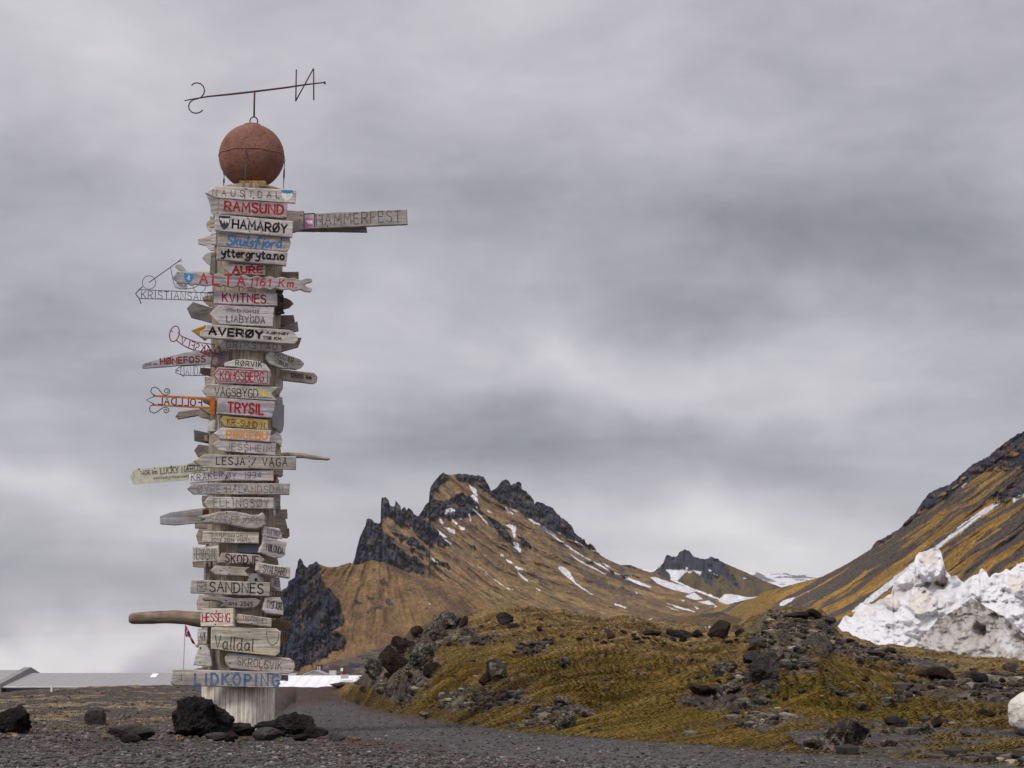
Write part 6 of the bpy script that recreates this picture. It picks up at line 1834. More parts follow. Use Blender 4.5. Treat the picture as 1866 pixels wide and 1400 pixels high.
rock(1634, 1324, 46, 20, 'black jagged rock right of the roadside boulder', M_LAVA, 5, 118, .9)
rock(1664, 1340, 34, 16, 'lichen spotted stone below the black jagged rock', M_LICH, 4, 119, .8)
rock(1690, 1338, 26, 22, 'lichen spotted knob between two stones', M_LICH, 4, 120, .8)
rock(1708, 1326, 24, 18, 'dark topped stone at the right of the spotted knob', M_BROWN, 4, 121, .8)
rock(1622, 1360, 34, 12, 'flat round stone with yellow moss', M_LICH, 4, 122, .4)
rock(1764, 1344, 26, 10, 'small speckled stone in the sandy ground', M_LICH, 4, 123, .8)
rock(1620, 1292, 30, 22, 'pale knobbly stones in the moss', M_LICH, 4, 124, .9)
rock(1640, 1280, 24, 16, 'second bunch of pale knobbly stones in the moss', M_LICH, 4, 125, .9)
rock(1658, 1274, 14, 13, 'small grey standing stone in the moss', M_LAVAG, 3, 126, .4)
rock(1598, 1260, 18, 12, 'dark stone with a pale top in the moss', M_LICH, 4, 127, .6)
rock(1655, 1254, 24, 10, 'smooth grey stone on the moss', M_LAVAG, 4, 128, .4)
rock(1642, 1240, 20, 14, 'knobbly stone above the smooth grey one', M_LICH, 4, 129, .9)
rock(1714, 1244, 54, 28, 'dark broken outcrop below the dirty snow heap', M_BROWN, 5, 130, .9)
rock(1682, 1234, 26, 14, 'small dark outcrop left of the broken one', M_BROWN, 4, 131, .9)
rock(1780, 1246, 46, 20, 'smooth black topped rock below the dirty snow heap', M_LAVA, 5, 132, .4)
rock(1843, 1224, 32, 16, 'grey rounded rock at the right edge below the snow', M_LAVAG, 4, 133, .4)
rock(1818, 1258, 24, 9, 'flat grey stone near the right edge', M_LAVAG, 4, 134, .4)
rock(1848, 1254, 24, 10, 'second flat grey stone near the right edge', M_LAVAG, 4, 135, .4)
rock(1800, 1306, 40, 12, 'low dark rock under the moss near the right edge', M_BROWN, 4, 136, .8)
rock(1600, 1198, 46, 14, 'row of dark stones along the foot of the snow', M_LAVAG, 4, 137, .9)
rock(1626, 1190, 22, 9, 'black stone touching the foot of the snow', M_LAVA, 4, 138, .7)
rock(1548, 1172, 26, 8, 'dark stone at the left end of the snow', M_LAVA, 4, 139, .7)

# countable small stones strewn over the rise, alike: shared meshes
SMALL = []
for k in range(5):
    P, Fc = rock_shape(2, 300 + k, .7)
    SMALL.append((P, Fc))
protos = []
for k in range(5):
    for mi, m_ in enumerate((M_LICH, M_BROWN, M_LAVAG)):
        me_o = None
        V = SMALL[k][0] * np.array([1, .9, .6])
        me = bpy.data.meshes.new('small_rock')
        me.from_pydata([tuple(v) for v in V], [], [list(map(int, f)) for f in SMALL[k][1]])
        me.materials.append(m_)
        protos.append(me)
r2 = np.random.default_rng(55)
zones = [((640, 830), (1165, 1290), 45), ((830, 1500), (1140, 1180), 50), ((1370, 1520), (1125, 1230), 45), ((1240, 1440), (1200, 1300), 35), ((1560, 1866), (1205, 1300), 70), ((1100, 1400), (1150, 1175), 25), ((850, 1100), (1255, 1335), 20), ((1560, 1860), (1310, 1370), 12)]
for (xa, xb), (ya, yb), n in zones:
    for i in range(n):
        px = r2.uniform(xa, xb); py = r2.uniform(ya, yb)
        if py < ipl(px, CREST) + 6: continue
        Y, z = ground_hit(px, py)
        s = r2.uniform(3, 8) * Y / F
        o = bpy.data.objects.new('small_rock', protos[r2.integers(len(protos))])
        COL.objects.link(o)
        p = at(px, py, Y)
        o.location = (p[0], Y, z + s * .15)
        o.scale = (s * r2.uniform(.8, 1.4), s, s * r2.uniform(.7, 1.2)); o.rotation_euler = (r2.uniform(-.4, .4), r2.uniform(-.4, .4), r2.uniform(0, 6.3))
        tag(o, 'small crumbly lava stone lying loose on the mossy rise', 'stone', 'small stones strewn over the mossy rise')


# ================================================================== GRAVEL, GRIT AND GRASS
def scatter_mesh(base, pos, scl, rot, col, name, mat, kind='stuff', label=None, smooth=False):
    Vb, Fb = base
    n = len(pos); m = len(Vb)
    ca, sa = np.cos(rot), np.sin(rot)
    X = Vb[None, :, 0] * scl[:, 0:1]; Yy = Vb[None, :, 1] * scl[:, 1:2]; Z = Vb[None, :, 2] * scl[:, 2:3]
    V = np.stack([X * ca[:, None] - Yy * sa[:, None] + pos[:, 0:1], X * sa[:, None] + Yy * ca[:, None] + pos[:, 1:2], Z + pos[:, 2:3]], -1).reshape(-1, 3)
    Fc = (Fb[None] + (np.arange(n) * m)[:, None, None]).reshape(-1, Fb.shape[1])
    o = mesh(name, V, Fc, mat, smooth=smooth, col=np.repeat(col, m, 0))
    tag(o, label, kind=kind)
    return o


def mat_vcol(name, rough=0.9, scale=40.0, var=0.3):
    m, t, b = newmat(name)
    co = t.new('ShaderNodeTexCoord').outputs['Object']
    c = t.new('ShaderNodeAttribute', attribute_name='Col').outputs['Color']
    f = t.mapr(t.noise(co, scale, 4, .6), 0.3, 0.7, 1 - var, 1 + var, False)
    t.l.new(t.new('ShaderNodeVectorMath', {0: c, 'Scale': f}, operation='SCALE').outputs[0], b.inputs['Base Color'])
    b.inputs['Roughness'].default_value = rough
    b.inputs['Specular IOR Level'].default_value = 0.2
    return m


M_GRAV = mat_vcol('gravel_stone', 0.9, 60, .35)
M_GRASS = mat_vcol('grass_blade', 0.8, 3, .25)


def gravel(n, ya, yb, xa, xb, smin, smax, seed, name, label, tint=None):
    r = np.random.default_rng(seed)
    # uniform on the image between rows
    py = r.uniform(ya, yb, n); px = r.uniform(xa, xb, n)
    Y = 0.55 * F / (py - HZ)
    z = zfun(px, Y)
    # keep where the ground is really flat here
    X = (px - CX) / F * Y
    keep = (0.55 * F / (py - HZ)) < 0.55 * F / (smooth_ipl(px, EDGE, 12) - HZ) + 1.5
    if seed == 91: keep = py > 1352 + np.maximum(0, px - 560) * .068 + r.normal(0, 3, n)
    if seed in (91, 92):
        px, py, Y, z, X = px[keep], py[keep], Y[keep], z[keep], X[keep]; n = len(px)
    s = smin * (smax / smin) ** (r.uniform(0, 1, n) ** 1.8)
    scl = np.stack([s * r.uniform(.7, 1.4, n), s * r.uniform(.7, 1.2, n), s * r.uniform(.4, .9, n)], -1)
    V, Fc = ICO[1]
    V = V * (1 + 0.9 * (np.random.default_rng(5).uniform(-.3, .3, len(V)))[:, None])
    base = np.array([0.085, 0.082, 0.092])
    tone = r.choice([0, 1, 2, 3], n, p=[.62, .2, .12, .06])
    pal = np.array([[0.094, 0.086, 0.088], [0.040, 0.037, 0.038], [0.085, 0.066, 0.060], [0.19, 0.18, 0.18]])
    col = pal[tone] * r.uniform(.6, 1.45, (n, 1))
    if tint is not None: col = col * np.array(tint)
    return scatter_mesh((V, Fc), np.stack([X, Y, z + scl[:, 2] * .25], -1), scl, r.uniform(0, 6.3, n), col, name, M_GRAV, label=label)


gravel(24000, 1350, 1440, -260, 1250, 0.005, 0.024, 91, 'gravel', 'coarse loose grey gravel covering the foreground')
gravel(16000, 1268, 1420, 480, 1950, 0.005, 0.019, 92, 'gravel', 'fine loose grit on the dark track')
gravel(3500, 1275, 1350, -200, 420, 0.010, 0.04, 93, 'gravel', 'loose gravel over the left verge', tint=(1.05, .97, .93))


def hill_stones():
    r = np.random.default_rng(23)
    ok = (GT > 0.02) & (GT < 1.0) & (GPX > 630) & (GPX < 2100)
    idx = np.argwhere(ok)
    dsy = np.abs(np.gradient(GSY, axis=0))[ok] + 0.15
    w = dsy * np.gradient(GPX[0])[idx[:, 1]] * (0.10 + 1.9 * (1 - GMOSS[ok])) * sst(.3, .65, vn2(GV[..., 0][ok] * 1.1, GV[..., 1][ok] * .7, 811))
    n = 9500
    ij = idx[r.choice(len(idx), n, p=w / w.sum())]
    P = GV[ij[:, 0], ij[:, 1]].copy() + r.normal(0, .01, (n, 3)) * np.array([1, 1, 0])
    s = 0.014 * (0.065 / 0.014) ** (r.uniform(0, 1, n) ** 2.4)
    scl = np.stack([s * r.uniform(.7, 1.5, n), s, s * r.uniform(.5, .95, n)], -1)
    pal = np.array([[0.060, 0.048, 0.043], [0.03, 0.027, 0.028], [0.105, 0.085, 0.068], [0.20, 0.17, 0.13]])
    col = pal[r.choice(4, n, p=[.44, .26, .22, .08])] * r.uniform(.6, 1.4, (n, 1))
    V, Fc = ICO[1]
    V = V * (1 + 1.3 * (np.random.default_rng(4).uniform(-.35, .35, len(V)))[:, None])
    scatter_mesh((V, Fc), P + np.stack([0 * s, 0 * s, scl[:, 2] * .3], -1), scl, r.uniform(0, 6.3, n), col, 'loose_stones', M_GRAV, label='small loose lava stones and crumbs over the bare patches of the rise')


hill_stones()


def blades(pos, L, W_, dirs, up, col, name, label, droop=0.5, r=None):
    n = len(pos)
    side = np.stack([-dirs[:, 1], dirs[:, 0], np.zeros(n)], -1)
    side = np.tile(np.array([[1.0, 0.0, 0.0]]), (n, 1)) * 0.75 + side * 0.25
    a = pos - side * (W_ / 2)[:, None]; b = pos + side * (W_ / 2)[:, None]
    m = pos + dirs * (L * .45)[:, None] + np.stack([0 * L, 0 * L, up * L * .62], -1)
    c = m - side * (W_ * .4)[:, None]; d = m + side * (W_ * .4)[:, None]
    e = pos + dirs * L[:, None] + np.stack([0 * L, 0 * L, up * L * (.62 + .1 - droop)], -1)
    V = np.stack([a, b, c, d, e], 1).reshape(-1, 3)
    i = np.arange(n) * 5
    Fc = np.concatenate([np.stack([i, i + 1, i + 3], -1), np.stack([i, i + 3, i + 2], -1), np.stack([i + 2, i + 3, i + 4], -1)])
    cc = np.repeat(col, 5, 0)
    cc = cc * np.tile(np.array([0.75, 0.75, 1.0, 1.0, 1.1])[:, None], (n, 1))
    o = mesh(name, V, Fc, M_GRASS, smooth=True, col=np.clip(cc, 0, 1))
    tag(o, label, kind='stuff')
    return o


def moss_grass():
    r = np.random.default_rng(17)
    H_, W2 = GMOSS.shape
    ok = (GMOSS > 0.3) & (GT > 0.005) & (GT < 1.02) & (GPX > 560) & (GPX < 2150)
    idx = np.argwhere(ok)
    # weight by image area: columns uniform, rows by their spacing on screen
    dsy = np.abs(np.gradient(GSY, axis=0))[ok] + 0.15
    dpx = np.gradient(GPX[0])[idx[:, 1]]
    w = dsy * dpx * GMOSS[ok] * (.08 + sst(-.35, .3, tussock(GV[..., 0][ok], GV[..., 1][ok])))
    n = 230000
    pick = r.choice(len(idx), n, p=w / w.sum())
    ij = idx[pick]
    P = GV[ij[:, 0], ij[:, 1]].copy()
    P2 = GV[np.minimum(ij[:, 0] + 1, H_ - 1), ij[:, 1]]; P3 = GV[ij[:, 0], np.minimum(ij[:, 1] + 1, W2 - 1)]
    P += (P2 - P) * r.uniform(0, 1, (n, 1)) + (P3 - P) * r.uniform(0, 1, (n, 1))
    P[:, 2] -= 0.004
    X, Y = P[:, 0], P[:, 1]
    u = X * 0.9 + Y * .25; v = Y * 1.5 - X * .55
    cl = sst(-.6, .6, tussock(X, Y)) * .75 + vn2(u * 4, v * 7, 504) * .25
    t = GT[ij[:, 0], ij[:, 1]]
    ang = math.radians(192) + 0.30 * r.normal(size=n) + 1.1 * fbm2(X * .5, Y * .4, 3, 505)
    L = (0.035 + 0.085 * cl) * r.uniform(.6, 1.4, n) * (0.8 + 0.4 * t)
    dirs = np.stack([np.cos(ang), np.sin(ang) * .8, np.zeros(n)], -1)
    straw = np.array([0.33, 0.225, 0.105]); olive = np.array([0.185, 0.117, 0.027]); green = np.array([0.130, 0.098, 0.016]); rust = np.array([0.19, 0.105, 0.022]); brownd = np.array([0.085, 0.055, 0.03])
    tt = sst(.15, .75, t + .55 * fbm2(X * .35, Y * .35, 4, 73))[:, None]
    col = olive * (1 - tt) + straw * tt
    g = (sst(0, .5, fbm2(X * .6, Y * .6, 4, 75)) * sst(.75, .2, t))[:, None]
    col = col * (1 - .6 * g) + green * .6 * g
    rr = (sst(.25, .6, fbm2(X * .7, Y * .7, 3, 506)))[:, None]
    col = col * (1 - .5 * rr) + rust * .5 * rr
    bb = (sst(.05, .4, fbm2(u * .7, v * 1.2, 4, 507)))[:, None]
    col = col * (1 - .65 * bb) + brownd * .65 * bb
    col = col * (0.26 + 1.05 * cl[:, None]) * r.uniform(.82, 1.18, (n, 1)) * (1 + .35 * fbm2(X * .45 + 4, Y * .3, 4, 508))[:, None]  # blades darker in hollows, lighter on crests: tussock shading put into the colour
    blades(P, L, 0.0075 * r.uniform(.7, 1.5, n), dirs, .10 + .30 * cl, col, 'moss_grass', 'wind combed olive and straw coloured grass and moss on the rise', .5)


moss_grass()


def verge_grass():
    r = np.random.default_rng(19)
    n = 16000
    px = r.uniform(-250, 350, n); py = r.uniform(1262, 1338, n)
    Ys = []
    yy = np.linspace(14, 50, 400)
    keep = []
    Y = np.interp(py, [1262, 1300, 1338, 1350], [44, 27, 19.5, 17.5])
    X = (px - CX) / F * Y
    st = vn2(X * .9 + Y * .2, Y * .55 - X * .8, 61) * .6 + .4 * vn2(X * 5, Y * 2.4, 62)
    k = st + r.uniform(-.08, .08, n) > .58
    px, Y, X = px[k], Y[k], X[k]
    n = len(X)
    z = zfun(px, Y)
    P = np.stack([X, Y, z - .004], -1)
    a = r.uniform(2.6, 4.2, n)
    col = np.array([0.27, 0.19, 0.085]) * r.uniform(.5, 1.3, (n, 1))
    blades(P, r.uniform(.02, .06, n), .008 * np.ones(n), np.stack([np.cos(a), np.sin(a), 0 * a], -1), r.uniform(.4, 1.0, n), col, 'dry_grass', 'sparse straw coloured grass on the left verge', .2)


verge_grass()


def tuft(px, py, Y, w, h, label, seed, n=70, spread=1.0):
    r = np.random.default_rng(seed)
    z = float(zfun(px, Y))
    p = at(px, py, Y); p[2] = z
    m = Y / F
    a = r.uniform(0, 6.3, n); q = np.sqrt(r.uniform(0, 1, n)) * w * m / 2 * .55
    P = np.stack([q * np.cos(a), q * np.sin(a) * .7, 0 * a], -1)
    dirs = np.stack([np.cos(a), np.sin(a) * .7, 0 * a], -1)
    L = h * m * r.uniform(.5, 1.25, n)
    col = np.array([0.36, 0.25, 0.10]) * r.uniform(.55, 1.25, (n, 1))
    o = blades(P, L * .75, .007 * np.ones(n), dirs * spread, r.uniform(.6, 1.5, n), col, 'grass_tuft', None, .0)
    del o['kind']
    o.location = (p[0], Y, z)
    tag(o, label, 'grass tuft')


for i, (px, py, Y, w, h, lb) in enumerate([
    (327, 1362, 17.3, 22, 13, 'straw coloured grass tuft at the left corner of the biggest boulder'),
    (367, 1364, 17.1, 14, 7, 'low straw tuft in front of the biggest boulder'),
    (427, 1346, 18.0, 18, 8, 'yellow tuft between the boulder and the small round brown stone'),
    (448, 1351, 17.8, 20, 9, 'pale spiky tuft left of the smooth grey slab'),
    (433, 1364, 17.1, 12, 7, 'small tuft right of the round brown stone'),
    (512, 1357, 17.4, 12, 6, 'tiny tuft before the smooth grey slab'),
    (188, 1360, 17.6, 36, 8, 'long low straw tuft left of the ridged slab'),
    (292, 1350, 18.2, 12, 10, 'tuft between the ridged slab and the biggest boulder'),
    (646, 1356, 17.6, 34, 8, 'wide straw tuft right of the row of rocks'),
    (692, 1366, 16.6, 22, 7, 'straw tuft furthest right on the gravel'),
    (668, 1370, 16.2, 26, 6, 'flattened straw tuft in front of the two others'),
    (22, 1341, 19.0, 30, 7, 'olive tuft under the black boulder at the left edge'),
    (110, 1325, 21.8, 16, 6, 'orange brown tuft left of the lone grey boulder'),
]):
    tuft(px, py, Y, w, h, lb, 600 + i, 60 if w < 25 else 110)

# ================================================================== SNOW HEAPS
M_SNOW = mat_snow('old_snow')


def heap(name, label, top, bot, base, dY, seed, amp, colf, x0, x1, step=1.2, nr=150, edge_amp=2.0, lumps=()):
    px = np.arange(x0, x1 + .1, step)
    yt = ipl(px, top) + edge_amp * fbm2(px / 7, 1.5, 4, seed)
    yb = ipl(px, bot)
    t = np.linspace(0, 1, nr)[:, None]
    PX = np.broadcast_to(px[None], (nr, len(px)))
    PY = yt[None] + (yb - yt)[None] * t
    Yb = np.full(len(px), base)
    ys = np.convolve(np.pad(yt, 40, mode='edge'), np.ones(81) / 81, 'valid')
    tt = np.clip((PY - ys[None]) / (yb - ys)[None], -.3, 1)
    D = Yb[None] + dY * (1 - tt)
    D = D + amp * (fbm2(PX / 60, PY / 45, 4, seed + 1) * 1.2 - 0.55 * np.abs(fbm2(PX / 42, PY / 34, 5, seed + 2, .48)) - 0.07 * fbm2(PX / 7, PY / 6, 3, seed + 3))
    for (cx, cy, rx, ry, a) in lumps:
        d2_ = ((PX - cx) / rx) ** 2 + ((PY - cy) / ry) ** 2
        D = D - a * 0.55 * sst(1.5, 0.35, d2_ + .9 * fbm2(PX / 14, PY / 12, 4, seed + 5))
    V = at(PX, PY, D)
    back = []
    for dd, dz in ((.25, .12), (.8, .5), (1.8, 1.6), (3, 3.5)):
        b = V[0].copy(); b[:, 1] += dd; b[:, 2] = b[:, 2] - dz; back.append(b)
    V2 = np.concatenate([np.stack(back[::-1]), V])
    C = colf(PX, PY, t)
    C2 = np.concatenate([np.repeat(C[:1], 4, 0), C])
    o = mesh(name, V2.reshape(-1, 3), grid_faces(*V2.shape[:2]), M_SNOW, smooth=True, col=np.clip(C2.reshape(-1, 3), .02, .95))
    tag(o, label, 'snow heap')
    return o


S5 = lambda pts: zp(1500, 980, 5.098, pts)
WHITE = np.array([0.70, 0.695, 0.735])


def col_heap(PX, PY, t):
    C = np.zeros(PX.shape + (3,)) + WHITE
    dirty = sst(0.0, 0.45, fbm2(PX / 26, PY / 22, 5, 701)) * sst(1140, 1080, PY + (PX - 1700) * .1) * sst(1790, 1700, PX)
    C = mixc(C, dirty * 0.55, np.array([0.52, 0.46, 0.42]))
    for cx, cy, rx, ry in ((1678, 1098, 22, 26), (1628, 1098, 13, 14), (1712, 1062, 16, 14), (1851, 1062, 18, 16), (1692, 1020, 18, 10)):
        d = ((PX - cx) / rx) ** 2 + ((PY - cy) / ry) ** 2 + .5 * fbm2(PX / 8, PY / 8, 4, 703)
        C = mixc(C, sst(1.1, .7, d) * .55, np.array([0.62, 0.53, 0.44]))
    C = mixc(C, sst(.38, .55, fbm2(PX / 9, PY / 9, 4, 702)) * .5, np.array([0.35, 0.31, 0.29]))
    return C


top_h = S5([(70, 925), (95, 880), (150, 800), (185, 740), (215, 718), (260, 740), (290, 700), (325, 650), (340, 610), (380, 600), (450, 615), (520, 580), (600, 540), (645, 510), (640, 430), (680, 400), (730, 350), (790, 280), (850, 230), (858, 170),
              (890, 130), (960, 125), (1000, 100), (1050, 98), (1090, 120), (1104, 160), (1085, 215), (1115, 260), (1120, 300), (1190, 360), (1235, 350), (1270, 390), (1310, 420), (1340, 390), (1400, 350), (1450, 335), (1455, 285), (1480, 280), (1520, 320), (1510, 350), (1530, 375),
              (1590, 325), (1640, 330), (1690, 295), (1740, 300), (1800, 250), (1866, 222)])
top_h = mono(top_h, 2.2) + [(1900, 1010), (1960, 1000), (2040, 1030), (2120, 1080), (2200, 1150), (2260, 1212)]
bot_h = [(1513, 1172), (1540, 1190), (1620, 1204), (1700, 1216), (1866, 1228), (2260, 1246)]
heap('snow_heap', 'big heap of ploughed white snow with a tall craggy top left of centre', top_h, bot_h, 43.6, 3.6, 710, 0.6, col_heap, 1514, 2258, nr=190, edge_amp=2.4,
     lumps=[(1678, 1098, 24, 27, .7), (1628, 1098, 14, 15, .35), (1700, 1030, 26, 34, .8), (1672, 1055, 18, 14, .4), (1712, 1100, 10, 8, .35), (1715, 1060, 14, 9, -.4), (1800, 1075, 26, 22, .5), (1850, 1060, 24, 22, .5),
            (1840, 1110, 30, 20, .4), (1590, 1165, 50, 18, .45), (1640, 1180, 60, 14, .4), (1560, 1125, 18, 22, .4), (1640, 1130, 30, 14, .3)])


def col_dirty(PX, PY, t):
    C = np.zeros(PX.shape + (3,)) + np.array([0.46, 0.425, 0.41])
    ed = sst(70, 5, PY - ipl(PX, top_d))
    C = mixc(C, np.clip(ed * .55 + .5 * sst(-.1, .4, fbm2(PX / 20, PY / 26, 5, 721)), 0, 1) * sst(1205, 1150, PY + .3 * (1800 - PX)) * .85, np.array([0.28, 0.235, 0.215]))
    dg = fbm2((PX - PY * .35) / 9, (PY + .3 * PX) / 26, 5, 722)
    C = mixc(C, sst(0.0, .55, dg) * np.clip(ed + .3, 0, 1) * .8, np.array([0.10, 0.085, 0.08]))
    C = mixc(C, sst(0.28, .5, fbm2(PX / 4, PY / 3.4, 4, 729)) * np.clip(ed + .1, 0, 1) * .9, np.array([0.035, 0.032, 0.033]))
    C = mixc(C, sst(22, 3, PY - ipl(PX, top_d)) * sst(-.1, .2, fbm2(PX / 7, PY / 4, 3, 725)) * .9, np.array([0.06, 0.052, 0.05]))
    C = mixc(C, sst(.05, .4, fbm2(PX / 30, PY / 24, 4, 723)) * sst(1130, 1180, PY) * .8, WHITE * .92)
    return C


top_d = S5([(805, 1072), (850, 1000), (900, 940), (960, 880), (1030, 800), (1060, 760), (1130, 720), (1250, 660), (1330, 600), (1372, 556), (1410, 580), (1480, 620), (1560, 670), (1630, 710), (1680, 730), (1730, 790), (1800, 830), (1866, 890)]) + [(1890, 1170), (1920, 1212)]
heap('snow_heap', 'dirty grey brown pyramid of snow in front of the white heap', top_d, [(1658, 1210), (1740, 1220), (1800, 1226), (1920, 1232)], 41.2, 2.1, 730, .62, col_dirty, 1658, 1919, nr=120, edge_amp=1.2,
     lumps=[(1785, 1150, 12, 12, -.5), (1745, 1188, 22, 12, .25), (1820, 1180, 26, 22, .3)])

# snow block at the right edge, rounded, standing on the sand
Vs, Fs = ICO[5]
k = 1 + .10 * fbm3(Vs * 2, 5, 741) + .02 * fbm3(Vs * 9, 4, 742)
P = Vs * k[:, None]
Yb, zb = ground_hit(1850, 1340)
m_ = Yb / F
P = P * np.array([46 * m_, 36 * m_, 42 * m_])
cz = zb + 38 * m_
cc = mixc(np.zeros((len(P), 3)) + np.array([.72, .67, .63]), sst(.1, .5, fbm3(Vs * 3, 5, 743)), np.array([0.45, .38, .34]))
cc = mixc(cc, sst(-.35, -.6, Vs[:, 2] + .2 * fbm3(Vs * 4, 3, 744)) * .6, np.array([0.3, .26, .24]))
o = mesh('snow_block', P, Fs, M_SNOW, smooth=True, col=cc)
pc = at(1884, 1300, Yb); o.location = (pc[0], Yb, cz)
tag(o, 'rounded lump of old snow cut by the right edge of the picture', 'snow heap')

# ================================================================== BUILDINGS
def bpart(name, parent, V, Fc, mat, color=None, label=None):
    o = mesh(name, V, Fc, mat, color=color)
    reparent(o, parent)
    if label: o['label'] = label
    return o


def mat_sheet(name, color, period=0.9, rough=0.5, axis=0, amp=0.25):
    m, t, b = newmat(name)
    co = t.new('ShaderNodeTexCoord').outputs['Object']
    sp = t.new('ShaderNodeSeparateXYZ', {0: co}).outputs[axis]
    f = t.math('FRACT', t.math('DIVIDE', sp, period))
    rib = t.mapr(t.math('ABSOLUTE', t.math('SUBTRACT', f, .5)), .30, .46, 0.0, 1.0)
    n = t.noise(co, .35, 5, .6)
    v = t.math('MULTIPLY', t.mapr(rib, 0, 1, 1.0, 1 - amp * .5, False), t.mapr(n, .3, .7, 1 - amp * .6, 1 + amp * .4, False))
    t.l.new(t.new('ShaderNodeVectorMath', {0: color, 'Scale': v}, operation='SCALE').outputs[0], b.inputs['Base Color'])
    b.inputs['Roughness'].default_value = rough
    bp = t.new('ShaderNodeBump', {'Height': rib, 'Distance': .05, 'Strength': .8})
    t.l.new(bp.outputs[0], b.inputs['Normal'])
    return m


M_ROOF = mat_sheet('grey_roof_sheet', (0.26, 0.25, 0.265), 1.1, .6, 0, .09)
M_WALL = mat_sheet('corrugated_wall', (0.27, 0.275, 0.28), .7, amp=.8)
M_WROOF = mat_sheet('white_roof_sheet', (0.80, 0.79, 0.84), 1.0, .45, amp=.18)
M_CONC = mat_plain('painted_concrete', (0.42, 0.41, 0.41), .8, 0, .2, .8, .3)


def quad(a, b, c, d, th=0.15):
    P = np.array([a, b, c, d], float)
    n = np.cross(P[1] - P[0], P[2] - P[0]); n /= np.linalg.norm(n)
    V = np.concatenate([P, P - n * th])
    Fc = [[0, 1, 2, 3], [7, 6, 5, 4]] + [[i, i + 4, (i + 1) % 4 + 4, (i + 1) % 4] for i in range(4)]
    return V, Fc


def building_left():
    Ye, Yr = 250.0, 264.0
    e0 = at(-30, 1250.5, Ye); e1 = at(520, 1250.5, Ye)
    r0 = at(-30, 1227, Yr); r1 = at(520, 1227, Yr)
    e0 = at(0, 1251, Ye); r0 = at(30, 1225, Yr)
    # building stands square: keep x of the gable the same for eave and ridge
    gx = at(6, 1251, Ye)[0]
    ze = at(0, 1251, Ye)[2]; zr = at(200, 1226.5, Yr)[2]
    x1 = at(520, 1251, Ye)[0]
    root = empty('warehouse', ((gx + x1) / 2, (Ye + Yr) / 2, -9))
    tag(root, 'long low warehouse with a grey purple metal roof behind the left verge', 'building')
    rf = bpart('roof', root, *quad((gx, Ye - .6, ze), (x1, Ye - .6, ze), (x1, Yr, zr), (gx, Yr, zr), .2), M_ROOF)
    bpart('roof', root, *quad((gx, Yr, zr), (x1, Yr, zr), (x1, Yr + 15, ze), (gx, Yr + 15, ze), .2), M_ROOF)
    V, Fc = box(((gx + x1) / 2, Ye + 14.2, (-9 + ze) / 2 - .1), (x1 - gx - .6, 28, ze + 9 - .1)); bpart('wall', root, V, Fc, M_WALL)
    # gable parapet
    pts = [(Ye - 1.2, -9), (Ye - 1.2, ze + .35), (Yr, zr + .75), (Yr + 15.4, ze + .35), (Yr + 15.4, -9)]
    V = np.array([(gx - s, y, z) for s in (0.0, .9) for y, z in pts]); n = 5
    Fc = [list(range(n)), list(range(n, 2 * n))[::-1]] + [[i, i + n, (i + 1) % n + n, (i + 1) % n] for i in range(n)]
    bpart('gable_parapet', root, V, Fc, mat_plain('parapet_metal', (.20, .195, .20), .6, 0, .15, .6))
    V, Fc = tube([(gx, Ye - .7, ze - .12), (x1, Ye - .7, ze - .12)], .12, 8); bpart('gutter', root, V, Fc, M_CONC)
    # skylight on the roof slope
    def onroof(px, py):
        x, y, z = raydir(px, py)
        n_ = np.cross(np.array([1.0, 0, 0]), np.array([0, Yr - Ye + .6, zr - ze])); p0 = np.array([gx, Ye - .6, ze])
        d = np.array([x, y, z]); k = ((p0 - CAM) @ n_) / (d @ n_)
        return CAM + d * k - n_ / np.linalg.norm(n_) * (-.06)
    q = [onroof(*p) for p in ((273, 1234.5), (284, 1234.5), (289, 1228.5), (278.5, 1228.5))]
    n_ = np.cross(q[1] - q[0], q[2] - q[0]); n_ /= np.linalg.norm(n_)
    V = np.array(q + [p - n_ * .12 for p in q])
    bpart('skylight', root, V, [[0, 1, 2, 3], [7, 6, 5, 4]] + [[i, i + 4, (i + 1) % 4 + 4, (i + 1) % 4] for i in range(4)], mat_plain('skylight_plastic', (.85, .85, .85), .4, 0, .03))
    # neighbouring roof cut by the left edge
    root2 = empty('warehouse', (gx - 12, Ye + 10, -9))
    tag(root2, 'second roof cut by the left edge beside the gable of the long warehouse', 'building')
    zt = at(0, 1221, Yr)[2]
    bpart('roof', root2, *quad((gx - 26, Ye, ze + .1), (gx - 1.6, Ye, ze + .1), (gx - 1.6, Yr, zt), (gx - 26, Yr, zt), .2), M_ROOF)
    V, Fc = box((gx - 13.8, Ye + 8, (ze - 9) / 2), (24, 15, ze + 8.6)); bpart('wall', root2, V, Fc, M_WALL)


building_left()


